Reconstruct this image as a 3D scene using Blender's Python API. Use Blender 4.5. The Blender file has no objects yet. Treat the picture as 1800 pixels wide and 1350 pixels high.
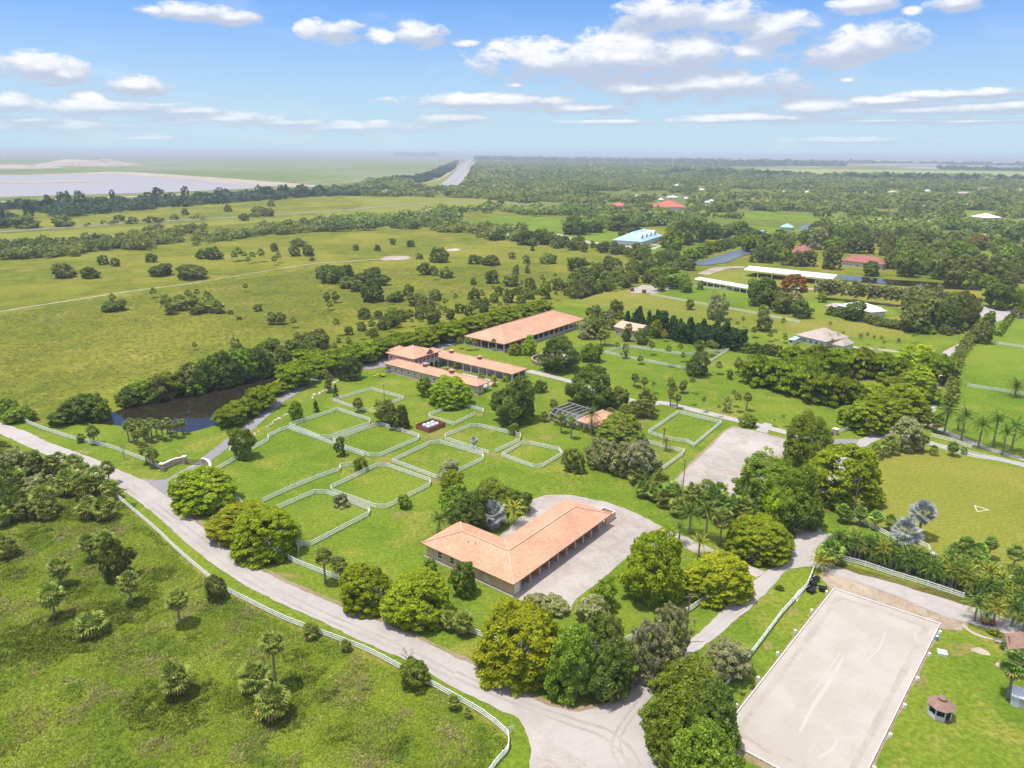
import bpy, math, random
import numpy as np
from mathutils import Vector, Matrix, noise as mnoise
from mathutils.geometry import tessellate_polygon

# ---------------------------------------------------------------- camera
SC = bpy.context.scene
COL = SC.collection
IMW, IMH, FPX, CAMH = 1800.0, 1350.0, 1265.0, 90.0
HL, HR = 263.0, 274.5
ROLL = math.atan2(HR - HL, IMW)
PITCH = math.atan2((IMH / 2 - (HL + HR) / 2) * math.cos(ROLL), FPX)
CR, SR, CP, SP = math.cos(ROLL), math.sin(ROLL), math.cos(PITCH), math.sin(PITCH)

cam = bpy.data.cameras.new("camera")
camo = bpy.data.objects.new("camera", cam)
COL.objects.link(camo)
cam.sensor_fit = 'HORIZONTAL'
cam.sensor_width = 36.0
cam.lens = 36.0 * FPX / IMW
cam.clip_start = 1.0
cam.clip_end = 120000.0
_r0, _u0 = Vector((1, 0, 0)), Vector((0, SP, CP))
_X = CR * _r0 + SR * _u0
_Y = -SR * _r0 + CR * _u0
_Z = _X.cross(_Y)
camo.matrix_world = Matrix(((_X.x, _Y.x, _Z.x, 0), (_X.y, _Y.y, _Z.y, 0), (_X.z, _Y.z, _Z.z, CAMH), (0, 0, 0, 1)))
SC.camera = camo

SC.view_settings.view_transform = 'Standard'
SC.view_settings.look = 'None'
SC.view_settings.gamma = 1.0
SC.view_settings.exposure = 0.41


def ray(x, y):
    """direction (world) of a photograph pixel"""
    u, v = x - IMW / 2, IMH / 2 - y
    u2, v2 = u * CR - v * SR, u * SR + v * CR
    return Vector((u2, FPX * CP + v2 * SP, -FPX * SP + v2 * CP))


def P(x, y, z=0.0):
    """the point of the level z that the photograph shows at (x, y)"""
    d = ray(x, y)
    t = (z - CAMH) / d.z
    return Vector((d.x * t, d.y * t, z))


def proj(p):
    dx, dy, dz = p[0], p[1], p[2] - CAMH
    f = dy * CP - dz * SP
    v2 = dy * SP + dz * CP
    u2 = dx
    u2, v2 = u2 * FPX / f, v2 * FPX / f
    u, v = u2 * CR + v2 * SR, -u2 * SR + v2 * CR
    return IMW / 2 + u, IMH / 2 - v, f


def azel(x, y):
    d = ray(x, y).normalized()
    return math.atan2(d.x, d.y), math.asin(d.z)


# ---------------------------------------------------------------- sky and sun
SUN_EL, SUN_AZ = math.radians(75), math.radians(-97)      # azimuth from +Y towards +X
sdir = Vector((math.sin(SUN_AZ) * math.cos(SUN_EL), math.cos(SUN_AZ) * math.cos(SUN_EL), math.sin(SUN_EL)))
sl = bpy.data.lights.new("sun", 'SUN')
sl.energy = 3.7
sl.angle = math.radians(0.53)
sl.color = (1.0, 0.95, 0.87)
slo = bpy.data.objects.new("sun", sl)
slo.rotation_euler = (-sdir).to_track_quat('-Z', 'Y').to_euler()
COL.objects.link(slo)

W = bpy.data.worlds.new("World")
SC.world = W
W.use_nodes = True


class NT:
    """small helper that writes node trees"""

    def __init__(s, nt):
        s.nt = nt

    def n(s, t, **k):
        nd = s.nt.nodes.new(t)
        for a, b in k.items():
            setattr(nd, a, b)
        return nd

    def put(s, sock, v):
        if isinstance(v, bpy.types.NodeSocket):
            s.nt.links.new(v, sock)
        elif v is not None:
            sock.default_value = v

    def math(s, op, a, b=None, c=None, clamp=False):
        nd = s.n('ShaderNodeMath', operation=op)
        nd.use_clamp = clamp
        for i, v in enumerate((a, b, c)):
            s.put(nd.inputs[i], v)
        return nd.outputs[0]

    def vmath(s, op, a, b=None, c=None):
        nd = s.n('ShaderNodeVectorMath', operation=op)
        for i, v in enumerate((a, b, c)):
            if v is not None:
                s.put(nd.inputs[i], v)
        return nd

    def mix(s, f, a, b, mode='MIX'):
        nd = s.n('ShaderNodeMix', data_type='RGBA', blend_type=mode)
        s.put(nd.inputs[0], f)
        for i, v in ((6, a), (7, b)):
            s.put(nd.inputs[i], v if isinstance(v, bpy.types.NodeSocket) else (v[0], v[1], v[2], 1))
        return nd.outputs[2]

    def noise(s, vec, scale, detail=3, rough=0.5, dist=0.0):
        nd = s.n('ShaderNodeTexNoise')
        s.put(nd.inputs['Vector'], vec)
        nd.inputs['Scale'].default_value = scale
        nd.inputs['Detail'].default_value = detail
        nd.inputs['Roughness'].default_value = rough
        nd.inputs['Distortion'].default_value = dist
        return nd.outputs[0]

    def ramp(s, f, stops):
        nd = s.n('ShaderNodeValToRGB')
        e = nd.color_ramp.elements
        while len(e) < len(stops):
            e.new(0.5)
        for i, (p, c) in enumerate(stops):
            e[i].position = p
            e[i].color = (c, c, c, 1) if not hasattr(c, '__len__') else (c[0], c[1], c[2], 1)
        s.put(nd.inputs[0], f)
        return nd.outputs[0]

    def maprange(s, v, a, b, c=0.0, d=1.0, smooth=True):
        nd = s.n('ShaderNodeMapRange')
        nd.interpolation_type = 'SMOOTHSTEP' if smooth else 'LINEAR'
        s.put(nd.inputs[0], v)
        for i, q in enumerate((a, b, c, d)):
            nd.inputs[1 + i].default_value = q
        return nd.outputs[0]


CLOUDS = [(70, 118, 66, 22), (110, 130, 36, 14), (12, 180, 38, 18), (160, 172, 30, 12), (235, 150, 52, 14), (340, 22, 70, 13),
          (405, 31, 42, 11), (265, 17, 28, 8), (582, 54, 46, 17), (737, 60, 38, 18), (670, 62, 26, 11), (820, 75, 20, 6),
          (985, 105, 125, 30), (1110, 98, 130, 38), (1215, 92, 90, 26), (1310, 95, 40, 16), (1220, 150, 180, 24), (1130, 155, 90, 18),
          (1170, 24, 72, 24), (1270, 30, 70, 24), (1355, 52, 62, 28), (1480, 88, 80, 24), (1545, 72, 62, 28), (1515, 8, 50, 13), (1604, 20, 16, 7),
          (1680, 7, 46, 12), (870, 179, 135, 12), (1025, 191, 85, 9), (800, 210, 52, 10), (200, 190, 130, 13), (400, 209, 110, 11),
          (600, 224, 130, 10), (100, 221, 130, 12), (1450, 190, 100, 15), (1700, 166, 130, 8), (1340, 208, 150, 9), (1630, 195, 160, 11),
          (1785, 186, 40, 12), (1710, 213, 100, 5), (260, 243, 60, 6), (1500, 248, 120, 5), (905, 150, 16, 4), (1490, 140, 14, 4), (50, 212, 60, 7), (330, 196, 60, 8), (500, 216, 90, 7), (1560, 178, 90, 8), (1250, 212, 90, 6), (1560, 212, 120, 5), (1075, 215, 80, 5)]


def build_world():
    g = bpy.data.node_groups.new("cloud_cover", 'ShaderNodeTree')
    g.interface.new_socket("Vector", in_out='INPUT', socket_type='NodeSocketVector')
    g.interface.new_socket("Cover", in_out='OUTPUT', socket_type='NodeSocketFloat')
    g.interface.new_socket("Base", in_out='OUTPUT', socket_type='NodeSocketFloat')
    t = NT(g)
    gi = t.n('NodeGroupInput').outputs[0]
    go = t.n('NodeGroupOutput')
    acc = acc2 = None
    for cx, cy, rx, ry in CLOUDS:
        a0, e0 = azel(cx, cy)
        a1, e1 = azel(cx + rx * 1.40, cy)
        a2, e2 = azel(cx, cy - ry * 1.45)
        sa, se = 1 / max(1e-4, abs(a1 - a0)), 1 / max(1e-4, abs(e2 - e0))
        v = t.vmath('MULTIPLY_ADD', gi, (sa, se, 0), (-a0 * sa, -e0 * se, 0)).outputs[0]
        ln = t.vmath('LENGTH', v).outputs['Value']
        acc = ln if acc is None else t.math('MINIMUM', acc, ln)
        if rx > 30:
            l2 = t.vmath('LENGTH', t.vmath('ADD', v, (-.15, .60, 0)).outputs[0]).outputs['Value']
            acc2 = l2 if acc2 is None else t.math('MINIMUM', acc2, l2)
    st = t.vmath('MULTIPLY', gi, (1.0, 2.2, 1.0)).outputs[0]
    n1 = t.noise(st, 24.0, 8, 0.60, 0.30)
    n2 = t.noise(st, 9.0, 3, 0.5, 0.0)
    d = t.math('SUBTRACT', 1.24, acc)
    d = t.math('ADD', t.math('MULTIPLY', d, 1.15), t.math('MULTIPLY', t.math('SUBTRACT', n1, 0.5), 3.3))
    d = t.math('ADD', d, t.math('MULTIPLY', t.math('SUBTRACT', n2, 0.5), 0.6))
    d = t.math('SUBTRACT', d, t.math('MULTIPLY', t.math('MAXIMUM', t.math('SUBTRACT', acc, 1.0), 0.0), 3.0))
    g.links.new(d, go.inputs[0])
    low = t.math('ADD', t.math('SUBTRACT', acc, acc2), t.math('MULTIPLY', t.math('SUBTRACT', n1, 0.5), -1.6))
    g.links.new(low, go.inputs[1])

    nt = W.node_tree
    nt.nodes.clear()
    t = NT(nt)
    tc = t.n('ShaderNodeTexCoord').outputs['Generated']
    nrm = t.vmath('NORMALIZE', tc).outputs[0]
    sep = t.n('ShaderNodeSeparateXYZ')
    nt.links.new(nrm, sep.inputs[0])
    az = t.math('ARCTAN2', sep.outputs[0], sep.outputs[1])
    el = t.math('ARCSINE', sep.outputs[2])
    cmb = t.n('ShaderNodeCombineXYZ')
    nt.links.new(az, cmb.inputs[0])
    nt.links.new(el, cmb.inputs[1])
    uv = cmb.outputs[0]
    sky = t.n('ShaderNodeTexSky')
    sky.sky_type = 'NISHITA'
    sky.sun_disc = False
    sky.sun_elevation = SUN_EL
    sky.sun_rotation = SUN_AZ
    sky.air_density = 1.0
    sky.dust_density = 0.6
    sky.ozone_density = 1.6
    # humid air whitens the lowest degrees of the sky
    base = t.mix(1.0, sky.outputs[0], (0.20, 0.45, 0.86), 'MULTIPLY')
    hz = t.maprange(el, 0.0, 0.34, 1.0, 0.0)
    hz = t.math('POWER', hz, 2.0)
    base = t.mix(t.math('MULTIPLY', hz, 0.88), base, (3.1, 4.05, 4.6))
    g1 = t.n('ShaderNodeGroup')
    g1.node_tree = g
    nt.links.new(uv, g1.inputs[0])
    cov = t.maprange(g1.outputs[0], 0.05, 0.85)
    shade = t.maprange(g1.outputs[1], -0.85, 0.10)
    fade = t.maprange(el, 0.005, 0.07, 0.30, 0.94)
    ccol = t.mix(t.math('MULTIPLY', shade, 0.9), (5.4, 5.4, 5.5), (2.5, 2.9, 3.7))
    colr = t.mix(t.math('MULTIPLY', cov, fade), base, ccol)
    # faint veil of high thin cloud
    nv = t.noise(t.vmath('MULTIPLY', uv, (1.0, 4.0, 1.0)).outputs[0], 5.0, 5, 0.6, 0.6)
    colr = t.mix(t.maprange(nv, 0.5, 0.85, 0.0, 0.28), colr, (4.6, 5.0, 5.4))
    # unseen bright cloud overhead, added to lift the fill in the shadows
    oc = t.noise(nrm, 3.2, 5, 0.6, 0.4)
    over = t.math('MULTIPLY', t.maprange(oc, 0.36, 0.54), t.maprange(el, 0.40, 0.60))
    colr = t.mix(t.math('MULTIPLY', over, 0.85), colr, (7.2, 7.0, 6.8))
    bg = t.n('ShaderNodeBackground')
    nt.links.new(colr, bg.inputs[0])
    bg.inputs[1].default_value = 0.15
    out = t.n('ShaderNodeOutputWorld')
    nt.links.new(bg.outputs[0], out.inputs[0])


build_world()
try:
    W.cycles.sampling_method = 'MANUAL'
    W.cycles.sample_map_resolution = 512
except Exception:
    pass
SC.cycles.max_bounces = 7
SC.cycles.diffuse_bounces = 4
SC.cycles.glossy_bounces = 2
SC.cycles.transmission_bounces = 3
SC.cycles.transparent_max_bounces = 6
SC.cycles.volume_bounces = 0

# ---------------------------------------------------------------- helpers
RN = random.Random(7)


def tag(o, label=None, cat=None, group=None, kind=None):
    if label:
        o['label'] = label
    if cat:
        o['category'] = cat
    if group:
        o['group'] = group
    if kind:
        o['kind'] = kind
    return o


def empty(name, loc=(0, 0, 0), rz=0.0):
    o = bpy.data.objects.new(name, None)
    o.empty_display_size = 0.5
    o.location = loc
    o.rotation_euler = (0, 0, rz)
    COL.objects.link(o)
    return o


def link(name, me, parent=None, loc=(0, 0, 0), rz=0.0, scale=None):
    o = bpy.data.objects.new(name, me)
    COL.objects.link(o)
    o.location = loc
    o.rotation_euler = (0, 0, rz)
    if scale is not None:
        o.scale = scale
    if parent is not None:
        o.parent = parent
    return o


def np_mesh(name, V, F, mats=None, mi=None, uv=None, smooth=False):
    """V (n,3), F (m,k) one face size"""
    V = np.asarray(V, dtype=np.float32)
    F = np.asarray(F, dtype=np.int32)
    me = bpy.data.meshes.new(name)
    m, k = F.shape
    me.vertices.add(len(V))
    me.vertices.foreach_set('co', V.ravel())
    me.loops.add(m * k)
    me.loops.foreach_set('vertex_index', F.ravel())
    me.polygons.add(m)
    me.polygons.foreach_set('loop_start', np.arange(0, m * k, k, dtype=np.int32))
    me.polygons.foreach_set('loop_total', np.full(m, k, dtype=np.int32))
    if mi is not None:
        me.polygons.foreach_set('material_index', np.asarray(mi, dtype=np.int32))
    if smooth:
        me.polygons.foreach_set('use_smooth', np.ones(m, dtype=bool))
    me.update(calc_edges=True)
    for mt in (mats or []):
        me.materials.append(mt)
    return me


class MB:
    """collects faces; build() links them as one mesh object"""

    def __init__(s):
        s.v, s.f, s.uv = [], [], []

    def face(s, pts, uvs=None):
        i = len(s.v)
        s.v += [tuple(p) for p in pts]
        s.f.append(list(range(i, i + len(pts))))
        s.uv.append(uvs)

    def box(s, x0, y0, z0, x1, y1, z1):
        a = [(x0, y0, z0), (x1, y0, z0), (x1, y1, z0), (x0, y1, z0), (x0, y0, z1), (x1, y0, z1), (x1, y1, z1), (x0, y1, z1)]
        i = len(s.v)
        s.v += a
        for q in ((0, 3, 2, 1), (4, 5, 6, 7), (0, 1, 5, 4), (1, 2, 6, 5), (2, 3, 7, 6), (3, 0, 4, 7)):
            s.f.append([i + k for k in q])
            s.uv.append(None)
        return s

    def bar(s, a, b, w, h):
        """box section bar from a to b"""
        a, b = Vector(a), Vector(b)
        d = (b - a).normalized()
        sd = d.cross(Vector((0, 0, 1)))
        if sd.length < 1e-3:
            sd = Vector((1, 0, 0))
        sd.normalize()
        up = sd.cross(d)
        sd, up = sd * w / 2, up * h / 2
        i = len(s.v)
        for p in (a, b):
            for q in (-sd - up, sd - up, sd + up, -sd + up):
                s.v.append(tuple(p + q))
        for q in ((0, 1, 2, 3), (7, 6, 5, 4), (0, 4, 5, 1), (1, 5, 6, 2), (2, 6, 7, 3), (3, 7, 4, 0)):
            s.f.append([i + k for k in q])
            s.uv.append(None)
        return s

    def tube(s, pts, rad, n=6):
        i0 = len(s.v)
        m = len(pts)
        for j, p in enumerate(pts):
            p = Vector(p)
            d = (Vector(pts[min(j + 1, m - 1)]) - Vector(pts[max(j - 1, 0)])).normalized()
            a = d.cross(Vector((0.31, 0.95, 0.05))).normalized()
            b = d.cross(a)
            r = rad[j] if hasattr(rad, '__len__') else rad
            for k in range(n):
                t = 2 * math.pi * k / n
                s.v.append(tuple(p + a * math.cos(t) * r + b * math.sin(t) * r))
        for j in range(m - 1):
            for k in range(n):
                q = [i0 + j * n + k, i0 + j * n + (k + 1) % n, i0 + (j + 1) * n + (k + 1) % n, i0 + (j + 1) * n + k]
                s.f.append(q)
                s.uv.append(None)
        s.f.append([i0 + (m - 1) * n + k for k in range(n)])
        s.uv.append(None)
        return s

    def mesh(s, name, mat=None):
        me = bpy.data.meshes.new(name)
        me.from_pydata(s.v, [], s.f)
        if any(s.uv):
            ul = me.uv_layers.new(name='UVMap')
            li = 0
            for f, u in zip(s.f, s.uv):
                for k in range(len(f)):
                    ul.data[li].uv = u[k] if u else (0, 0)
                    li += 1
        if mat:
            me.materials.append(mat)
        return me

    def build(s, name, mat, parent=None, loc=(0, 0, 0), rz=0.0):
        return link(name, s.mesh(name, mat), parent, loc, rz)


# ---------------------------------------------------------------- materials
def new_mat(name):
    m = bpy.data.materials.new(name)
    m.use_nodes = True
    m.node_tree.nodes.clear()
    return m, NT(m.node_tree)


def finish(m, t, col, rough=0.8, bump=None, bstr=0.3, bdist=0.1, spec=0.3, alpha=None, metal=0.0):
    b = t.n('ShaderNodeBsdfPrincipled')
    t.put(b.inputs['Base Color'], col if isinstance(col, bpy.types.NodeSocket) else (col[0], col[1], col[2], 1))
    t.put(b.inputs['Roughness'], rough)
    t.put(b.inputs['Metallic'], metal)
    b.inputs['Specular IOR Level'].default_value = spec
    if alpha is not None:
        t.put(b.inputs['Alpha'], alpha)
    if bump is not None:
        bn = t.n('ShaderNodeBump')
        bn.inputs['Strength'].default_value = bstr
        bn.inputs['Distance'].default_value = bdist
        t.put(bn.inputs['Height'], bump)
        m.node_tree.links.new(bn.outputs[0], b.inputs['Normal'])
    o = t.n('ShaderNodeOutputMaterial')
    m.node_tree.links.new(b.outputs[0], o.inputs[0])
    return m


def plain(name, c, rough=0.7, var=0.15, scale=3.0, spec=0.3, metal=0.0):
    m, t = new_mat(name)
    oc = t.n('ShaderNodeTexCoord').outputs['Object']
    n = t.noise(oc, scale, 5, 0.6)
    k = t.maprange(n, 0.3, 0.7, 1 - var, 1 + var)
    col = t.vmath('SCALE', (c[0], c[1], c[2]))
    t.put(col.inputs['Scale'], k)
    return finish(m, t, col.outputs[0], rough, n, 0.15, 0.02, spec, metal=metal)


def ground_mat(name, cols, s1=0.02, s2=0.15, s3=1.2, bump=0.5, stripes=None, patch=None, rough=0.95, fine=(0.72, 1.25)):
    """natural ground: cols = [dark, mid, light, dry]"""
    cols = [(q[0], q[1], q[2] * (.64 if q[2] < .45 * q[1] else 1)) for q in cols]
    m, t = new_mat(name)
    pos = t.n('ShaderNodeNewGeometry').outputs['Position']
    a = t.noise(pos, s1, 4, 0.55, 0.4)
    b = t.noise(pos, s2, 5, 0.65, 0.6)
    c = t.noise(pos, s3, 4, 0.7)
    col = t.mix(t.maprange(b, 0.36, 0.64), cols[0], cols[1])
    col = t.mix(t.maprange(a, 0.42, 0.66), col, cols[2])
    dry = t.math('MULTIPLY', t.maprange(t.noise(pos, s1 * 2.7, 6, 0.72, 0.8), 0.50, 0.66), t.maprange(c, 0.3, 0.6, 0.4, 1.0))
    col = t.mix(t.math('MULTIPLY', dry, 0.75), col, cols[3])
    if patch:
        pf = t.maprange(t.noise(pos, patch[1], 4, 0.6, 0.3), patch[2], patch[2] + 0.05)
        col = t.mix(pf, col, patch[0])
    fine = t.maprange(c, 0.25, 0.75, *fine)
    cc = t.vmath('SCALE', col)
    t.put(cc.inputs['Scale'], fine)
    col = cc.outputs[0]
    if stripes:
        ang, sc, amt = stripes
        mp = t.n('ShaderNodeMapping')
        mp.inputs['Rotation'].default_value = (0, 0, math.radians(ang))
        t.put(mp.inputs['Vector'], pos)
        wv = t.n('ShaderNodeTexWave')
        wv.inputs['Scale'].default_value = sc
        wv.inputs['Distortion'].default_value = 2.5
        wv.inputs['Detail'].default_value = 3
        wv.inputs['Detail Scale'].default_value = 0.6
        t.put(wv.inputs['Vector'], mp.outputs[0])
        k = t.maprange(wv.outputs[1], 0.1, 0.9, 1 - amt, 1 + amt)
        c2 = t.vmath('SCALE', col)
        t.put(c2.inputs['Scale'], k)
        col = c2.outputs[0]
    return finish(m, t, col, rough, c, bump, 0.3, 0.04)


def leaf_mat(name, c1, c2, c3=None, scale=2.2, trans=0.42, gain=1.75):
    """foliage: every leaf its own tone, clumps drift between two colours"""
    c1, c2 = [(q[0], q[1], q[2] * (.7 if q[2] < .4 * q[1] else 1)) for q in (c1, c2)]
    m, t = new_mat(name)
    geo = t.n('ShaderNodeNewGeometry')
    oc = t.n('ShaderNodeTexCoord').outputs['Object']
    oi = t.n('ShaderNodeObjectInfo')
    off = t.vmath('ADD', oc, oi.outputs['Location']).outputs[0]
    n = t.noise(off, scale, 3, 0.6, 0.3)
    col = t.mix(t.maprange(n, 0.38, 0.62), c1, c2)
    if c3:
        rr = t.maprange(geo.outputs['Random Per Island'], 0.80, 0.90)
        n2 = t.maprange(t.noise(off, scale * 1.6, 2, 0.5), 0.5, 0.62)
        col = t.mix(t.math('MULTIPLY', rr, n2), col, c3)
    ri = t.maprange(geo.outputs['Random Per Island'], 0, 1, 0.62, 1.35, False)
    ro = t.maprange(oi.outputs['Random'], 0, 1, 0.78, 1.2, False)
    k = t.math('MULTIPLY', t.math('MULTIPLY', ri, ro), gain)
    cc = t.vmath('SCALE', col)
    t.put(cc.inputs['Scale'], k)
    col = cc.outputs[0]
    hs = t.n('ShaderNodeHueSaturation')
    t.put(hs.inputs['Hue'], t.maprange(oi.outputs['Random'], 0, 1, 0.490, 0.510, False))
    t.put(hs.inputs['Color'], col)
    col = hs.outputs[0]
    d = t.n('ShaderNodeBsdfPrincipled')
    t.put(d.inputs['Base Color'], col)
    d.inputs['Roughness'].default_value = 0.62
    d.inputs['Specular IOR Level'].default_value = 0.14
    tr = t.n('ShaderNodeBsdfTranslucent')
    t.put(tr.inputs[0], t.mix(0.5, col, (0.5, 0.65, 0.08), 'MULTIPLY') if False else col)
    mx = t.n('ShaderNodeMixShader')
    mx.inputs[0].default_value = trans
    o = t.n('ShaderNodeOutputMaterial')
    m.node_tree.links.new(d.outputs[0], mx.inputs[1])
    m.node_tree.links.new(tr.outputs[0], mx.inputs[2])
    m.node_tree.links.new(mx.outputs[0], o.inputs[0])
    return m


M = {}
M['pasture'] = ground_mat('rough_pasture', [(0.105, 0.132, 0.022), (0.160, 0.178, 0.030), (0.205, 0.208, 0.042), (0.275, 0.222, 0.078)],
                          0.010, 0.07, 0.5, 0.8, fine=(0.74, 1.22))
M['marsh'] = ground_mat('open_marsh', [(0.13, 0.17, 0.075), (0.16, 0.20, 0.085), (0.20, 0.22, 0.11), (0.24, 0.23, 0.14)], 0.0006, 0.003, 0.02, 0.0,
                        stripes=(8, 0.0035, 0.14))
M['palemarsh'] = ground_mat('pale_marsh', [(0.22, 0.26, 0.10), (0.26, 0.30, 0.12), (0.30, 0.32, 0.14), (0.34, 0.32, 0.18)], 0.001, 0.004, 0.02, 0.0)
M['paleplain'] = ground_mat('pale_plain', [(0.21, 0.205, 0.14), (0.26, 0.245, 0.17), (0.29, 0.27, 0.20), (0.17, 0.19, 0.10)], 0.0005, 0.002, 0.01, 0.0)
M['lawn'] = ground_mat('mown_lawn', [(0.105, 0.168, 0.022), (0.138, 0.200, 0.028), (0.170, 0.218, 0.036), (0.255, 0.235, 0.075)],
                       0.022, 0.12, 1.1, 0.6, fine=(0.66, 1.28))
M['meadow'] = ground_mat('wild_meadow', [(0.122, 0.170, 0.022), (0.160, 0.208, 0.030), (0.195, 0.228, 0.040), (0.215, 0.195, 0.065)],
                         0.03, 0.25, 1.5, 1.0)
M['hayfield'] = ground_mat('dry_mown_field', [(0.165, 0.190, 0.040), (0.190, 0.208, 0.046), (0.215, 0.218, 0.056), (0.255, 0.220, 0.080)],
                           0.014, 0.09, 1.2, 0.3, stripes=(82, 0.28, 0.05))
M['backfield'] = ground_mat('back_field', [(0.145, 0.175, 0.035), (0.175, 0.198, 0.043), (0.215, 0.212, 0.058), (0.27, 0.225, 0.085)],
                            0.012, 0.07, 0.7, 0.3)
M['greenfield'] = ground_mat('green_field', [(0.100, 0.168, 0.022), (0.130, 0.200, 0.028), (0.165, 0.220, 0.036), (0.21, 0.225, 0.055)],
                             0.014, 0.07, 0.9, 0.3, stripes=(70, 0.20, 0.10))
M['forest_floor'] = ground_mat('forest_floor', [(0.10, 0.130, 0.035), (0.14, 0.165, 0.045), (0.18, 0.195, 0.06), (0.24, 0.22, 0.10)],
                               0.002, 0.015, 0.1, 0.3)
M['road'] = ground_mat('pale_road', [(0.355, 0.325, 0.303), (0.398, 0.366, 0.342), (0.420, 0.386, 0.360), (0.335, 0.296, 0.262)], 0.03, 0.35, 2.0, 0.05, fine=(0.94, 1.05))
M['asphalt'] = ground_mat('grey_asphalt', [(0.22, 0.21, 0.222), (0.255, 0.243, 0.252), (0.285, 0.27, 0.275), (0.255, 0.235, 0.225)], 0.05, 0.5, 4.0, 0.05, fine=(0.94, 1.05))
M['gravel'] = ground_mat('gravel_yard', [(0.325, 0.290, 0.260), (0.395, 0.355, 0.322), (0.445, 0.403, 0.366), (0.31, 0.26, 0.21)], 0.05, 0.30, 2.2, 0.15, fine=(0.86, 1.10))
M['dirt'] = ground_mat('bare_dirt', [(0.27, 0.195, 0.125), (0.33, 0.255, 0.175), (0.25, 0.22, 0.11), (0.15, 0.165, 0.045)], 0.15, 0.6, 3.0, 0.5)
M['sand'] = ground_mat('pale_sand', [(0.435, 0.378, 0.318), (0.480, 0.425, 0.365), (0.465, 0.405, 0.335), (0.40, 0.325, 0.255)], 0.05, 0.25, 4.0, 0.06, fine=(0.96, 1.04),
                       )
def arena_sand():
    m, t = new_mat('dragged_sand')
    pos = t.n('ShaderNodeNewGeometry').outputs['Position']
    c = P(1480, 1180)
    rel = t.vmath('SUBTRACT', pos, (c.x, c.y, 0)).outputs[0]
    mp = t.n('ShaderNodeMapping')
    mp.inputs['Rotation'].default_value = (0, 0, math.radians(-50))
    mp.inputs['Scale'].default_value = (1.0, .42, 1)
    t.put(mp.inputs['Vector'], rel)
    wv = t.n('ShaderNodeTexWave', wave_type='RINGS', rings_direction='Z')
    wv.inputs['Scale'].default_value = .30
    wv.inputs['Distortion'].default_value = 3.0
    wv.inputs['Detail'].default_value = 4
    wv.inputs['Detail Scale'].default_value = .5
    t.put(wv.inputs['Vector'], mp.outputs[0])
    n = t.noise(pos, .09, 5, .6, .5)
    n2 = t.noise(pos, 3.0, 5, .7)
    col = t.mix(t.maprange(n, .38, .64), (0.385, 0.345, 0.297), (0.428, 0.390, 0.343))
    k = t.math('MULTIPLY', t.maprange(wv.outputs[1], 0, 1, .993, 1.006), t.maprange(n2, .25, .75, .96, 1.04))
    cc = t.vmath('SCALE', col)
    t.put(cc.inputs['Scale'], k)
    return finish(m, t, cc.outputs[0], .95, n2, .2, .05, .1)


M['sand'] = arena_sand()
M['trail'] = ground_mat('sandy_trail', [(0.33, 0.31, 0.23), (0.39, 0.36, 0.28), (0.43, 0.39, 0.31), (0.22, 0.23, 0.09)], 0.05, 0.2, 1.0, 0.1)
M['soil'] = ground_mat('tan_soil', [(0.30, 0.225, 0.16), (0.38, 0.30, 0.22), (0.42, 0.345, 0.265), (0.27, 0.205, 0.12)], 0.1, 0.6, 3.0, 0.4)
M['shore'] = ground_mat('pale_shore', [(0.36, 0.30, 0.245), (0.41, 0.345, 0.285), (0.45, 0.38, 0.32), (0.28, 0.245, 0.18)], 0.002, 0.01, 0.06, 0.1)
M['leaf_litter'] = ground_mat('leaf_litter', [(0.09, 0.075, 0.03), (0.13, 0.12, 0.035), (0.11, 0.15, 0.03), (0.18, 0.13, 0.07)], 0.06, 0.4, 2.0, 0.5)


M['tyre'] = ground_mat('tyre_marks', [(0.315, 0.288, 0.268), (0.35, 0.32, 0.297), (0.38, 0.348, 0.323), (0.32, 0.285, 0.255)], 0.1, 0.5, 2.0, 0.05, fine=(0.94, 1.05))
M['sandworn'] = ground_mat('trodden_sand', [(0.345, 0.305, 0.258), (0.39, 0.35, 0.30), (0.41, 0.37, 0.32), (0.35, 0.30, 0.25)], 0.2, 0.9, 5.0, 0.3, fine=(0.92, 1.07))
M['sandpale'] = ground_mat('pale_dragged_sand', [(0.440, 0.402, 0.357), (0.455, 0.415, 0.370), (0.445, 0.405, 0.357), (0.42, 0.378, 0.33)], 0.1, 0.5, 4.0, 0.05, fine=(0.96, 1.04))


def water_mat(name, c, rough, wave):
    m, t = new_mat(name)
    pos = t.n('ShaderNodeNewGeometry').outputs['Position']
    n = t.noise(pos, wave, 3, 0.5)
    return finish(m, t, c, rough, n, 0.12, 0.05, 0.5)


M['pond'] = water_mat('pond_water', (0.022, 0.018, 0.011), 0.04, 0.8)
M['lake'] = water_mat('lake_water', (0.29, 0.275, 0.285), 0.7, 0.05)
M['canal'] = water_mat('canal_water', (0.12, 0.14, 0.15), 0.3, 0.1)
M['poolwater'] = water_mat('pool_water', (0.10, 0.42, 0.50), 0.05, 1.0)

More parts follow.
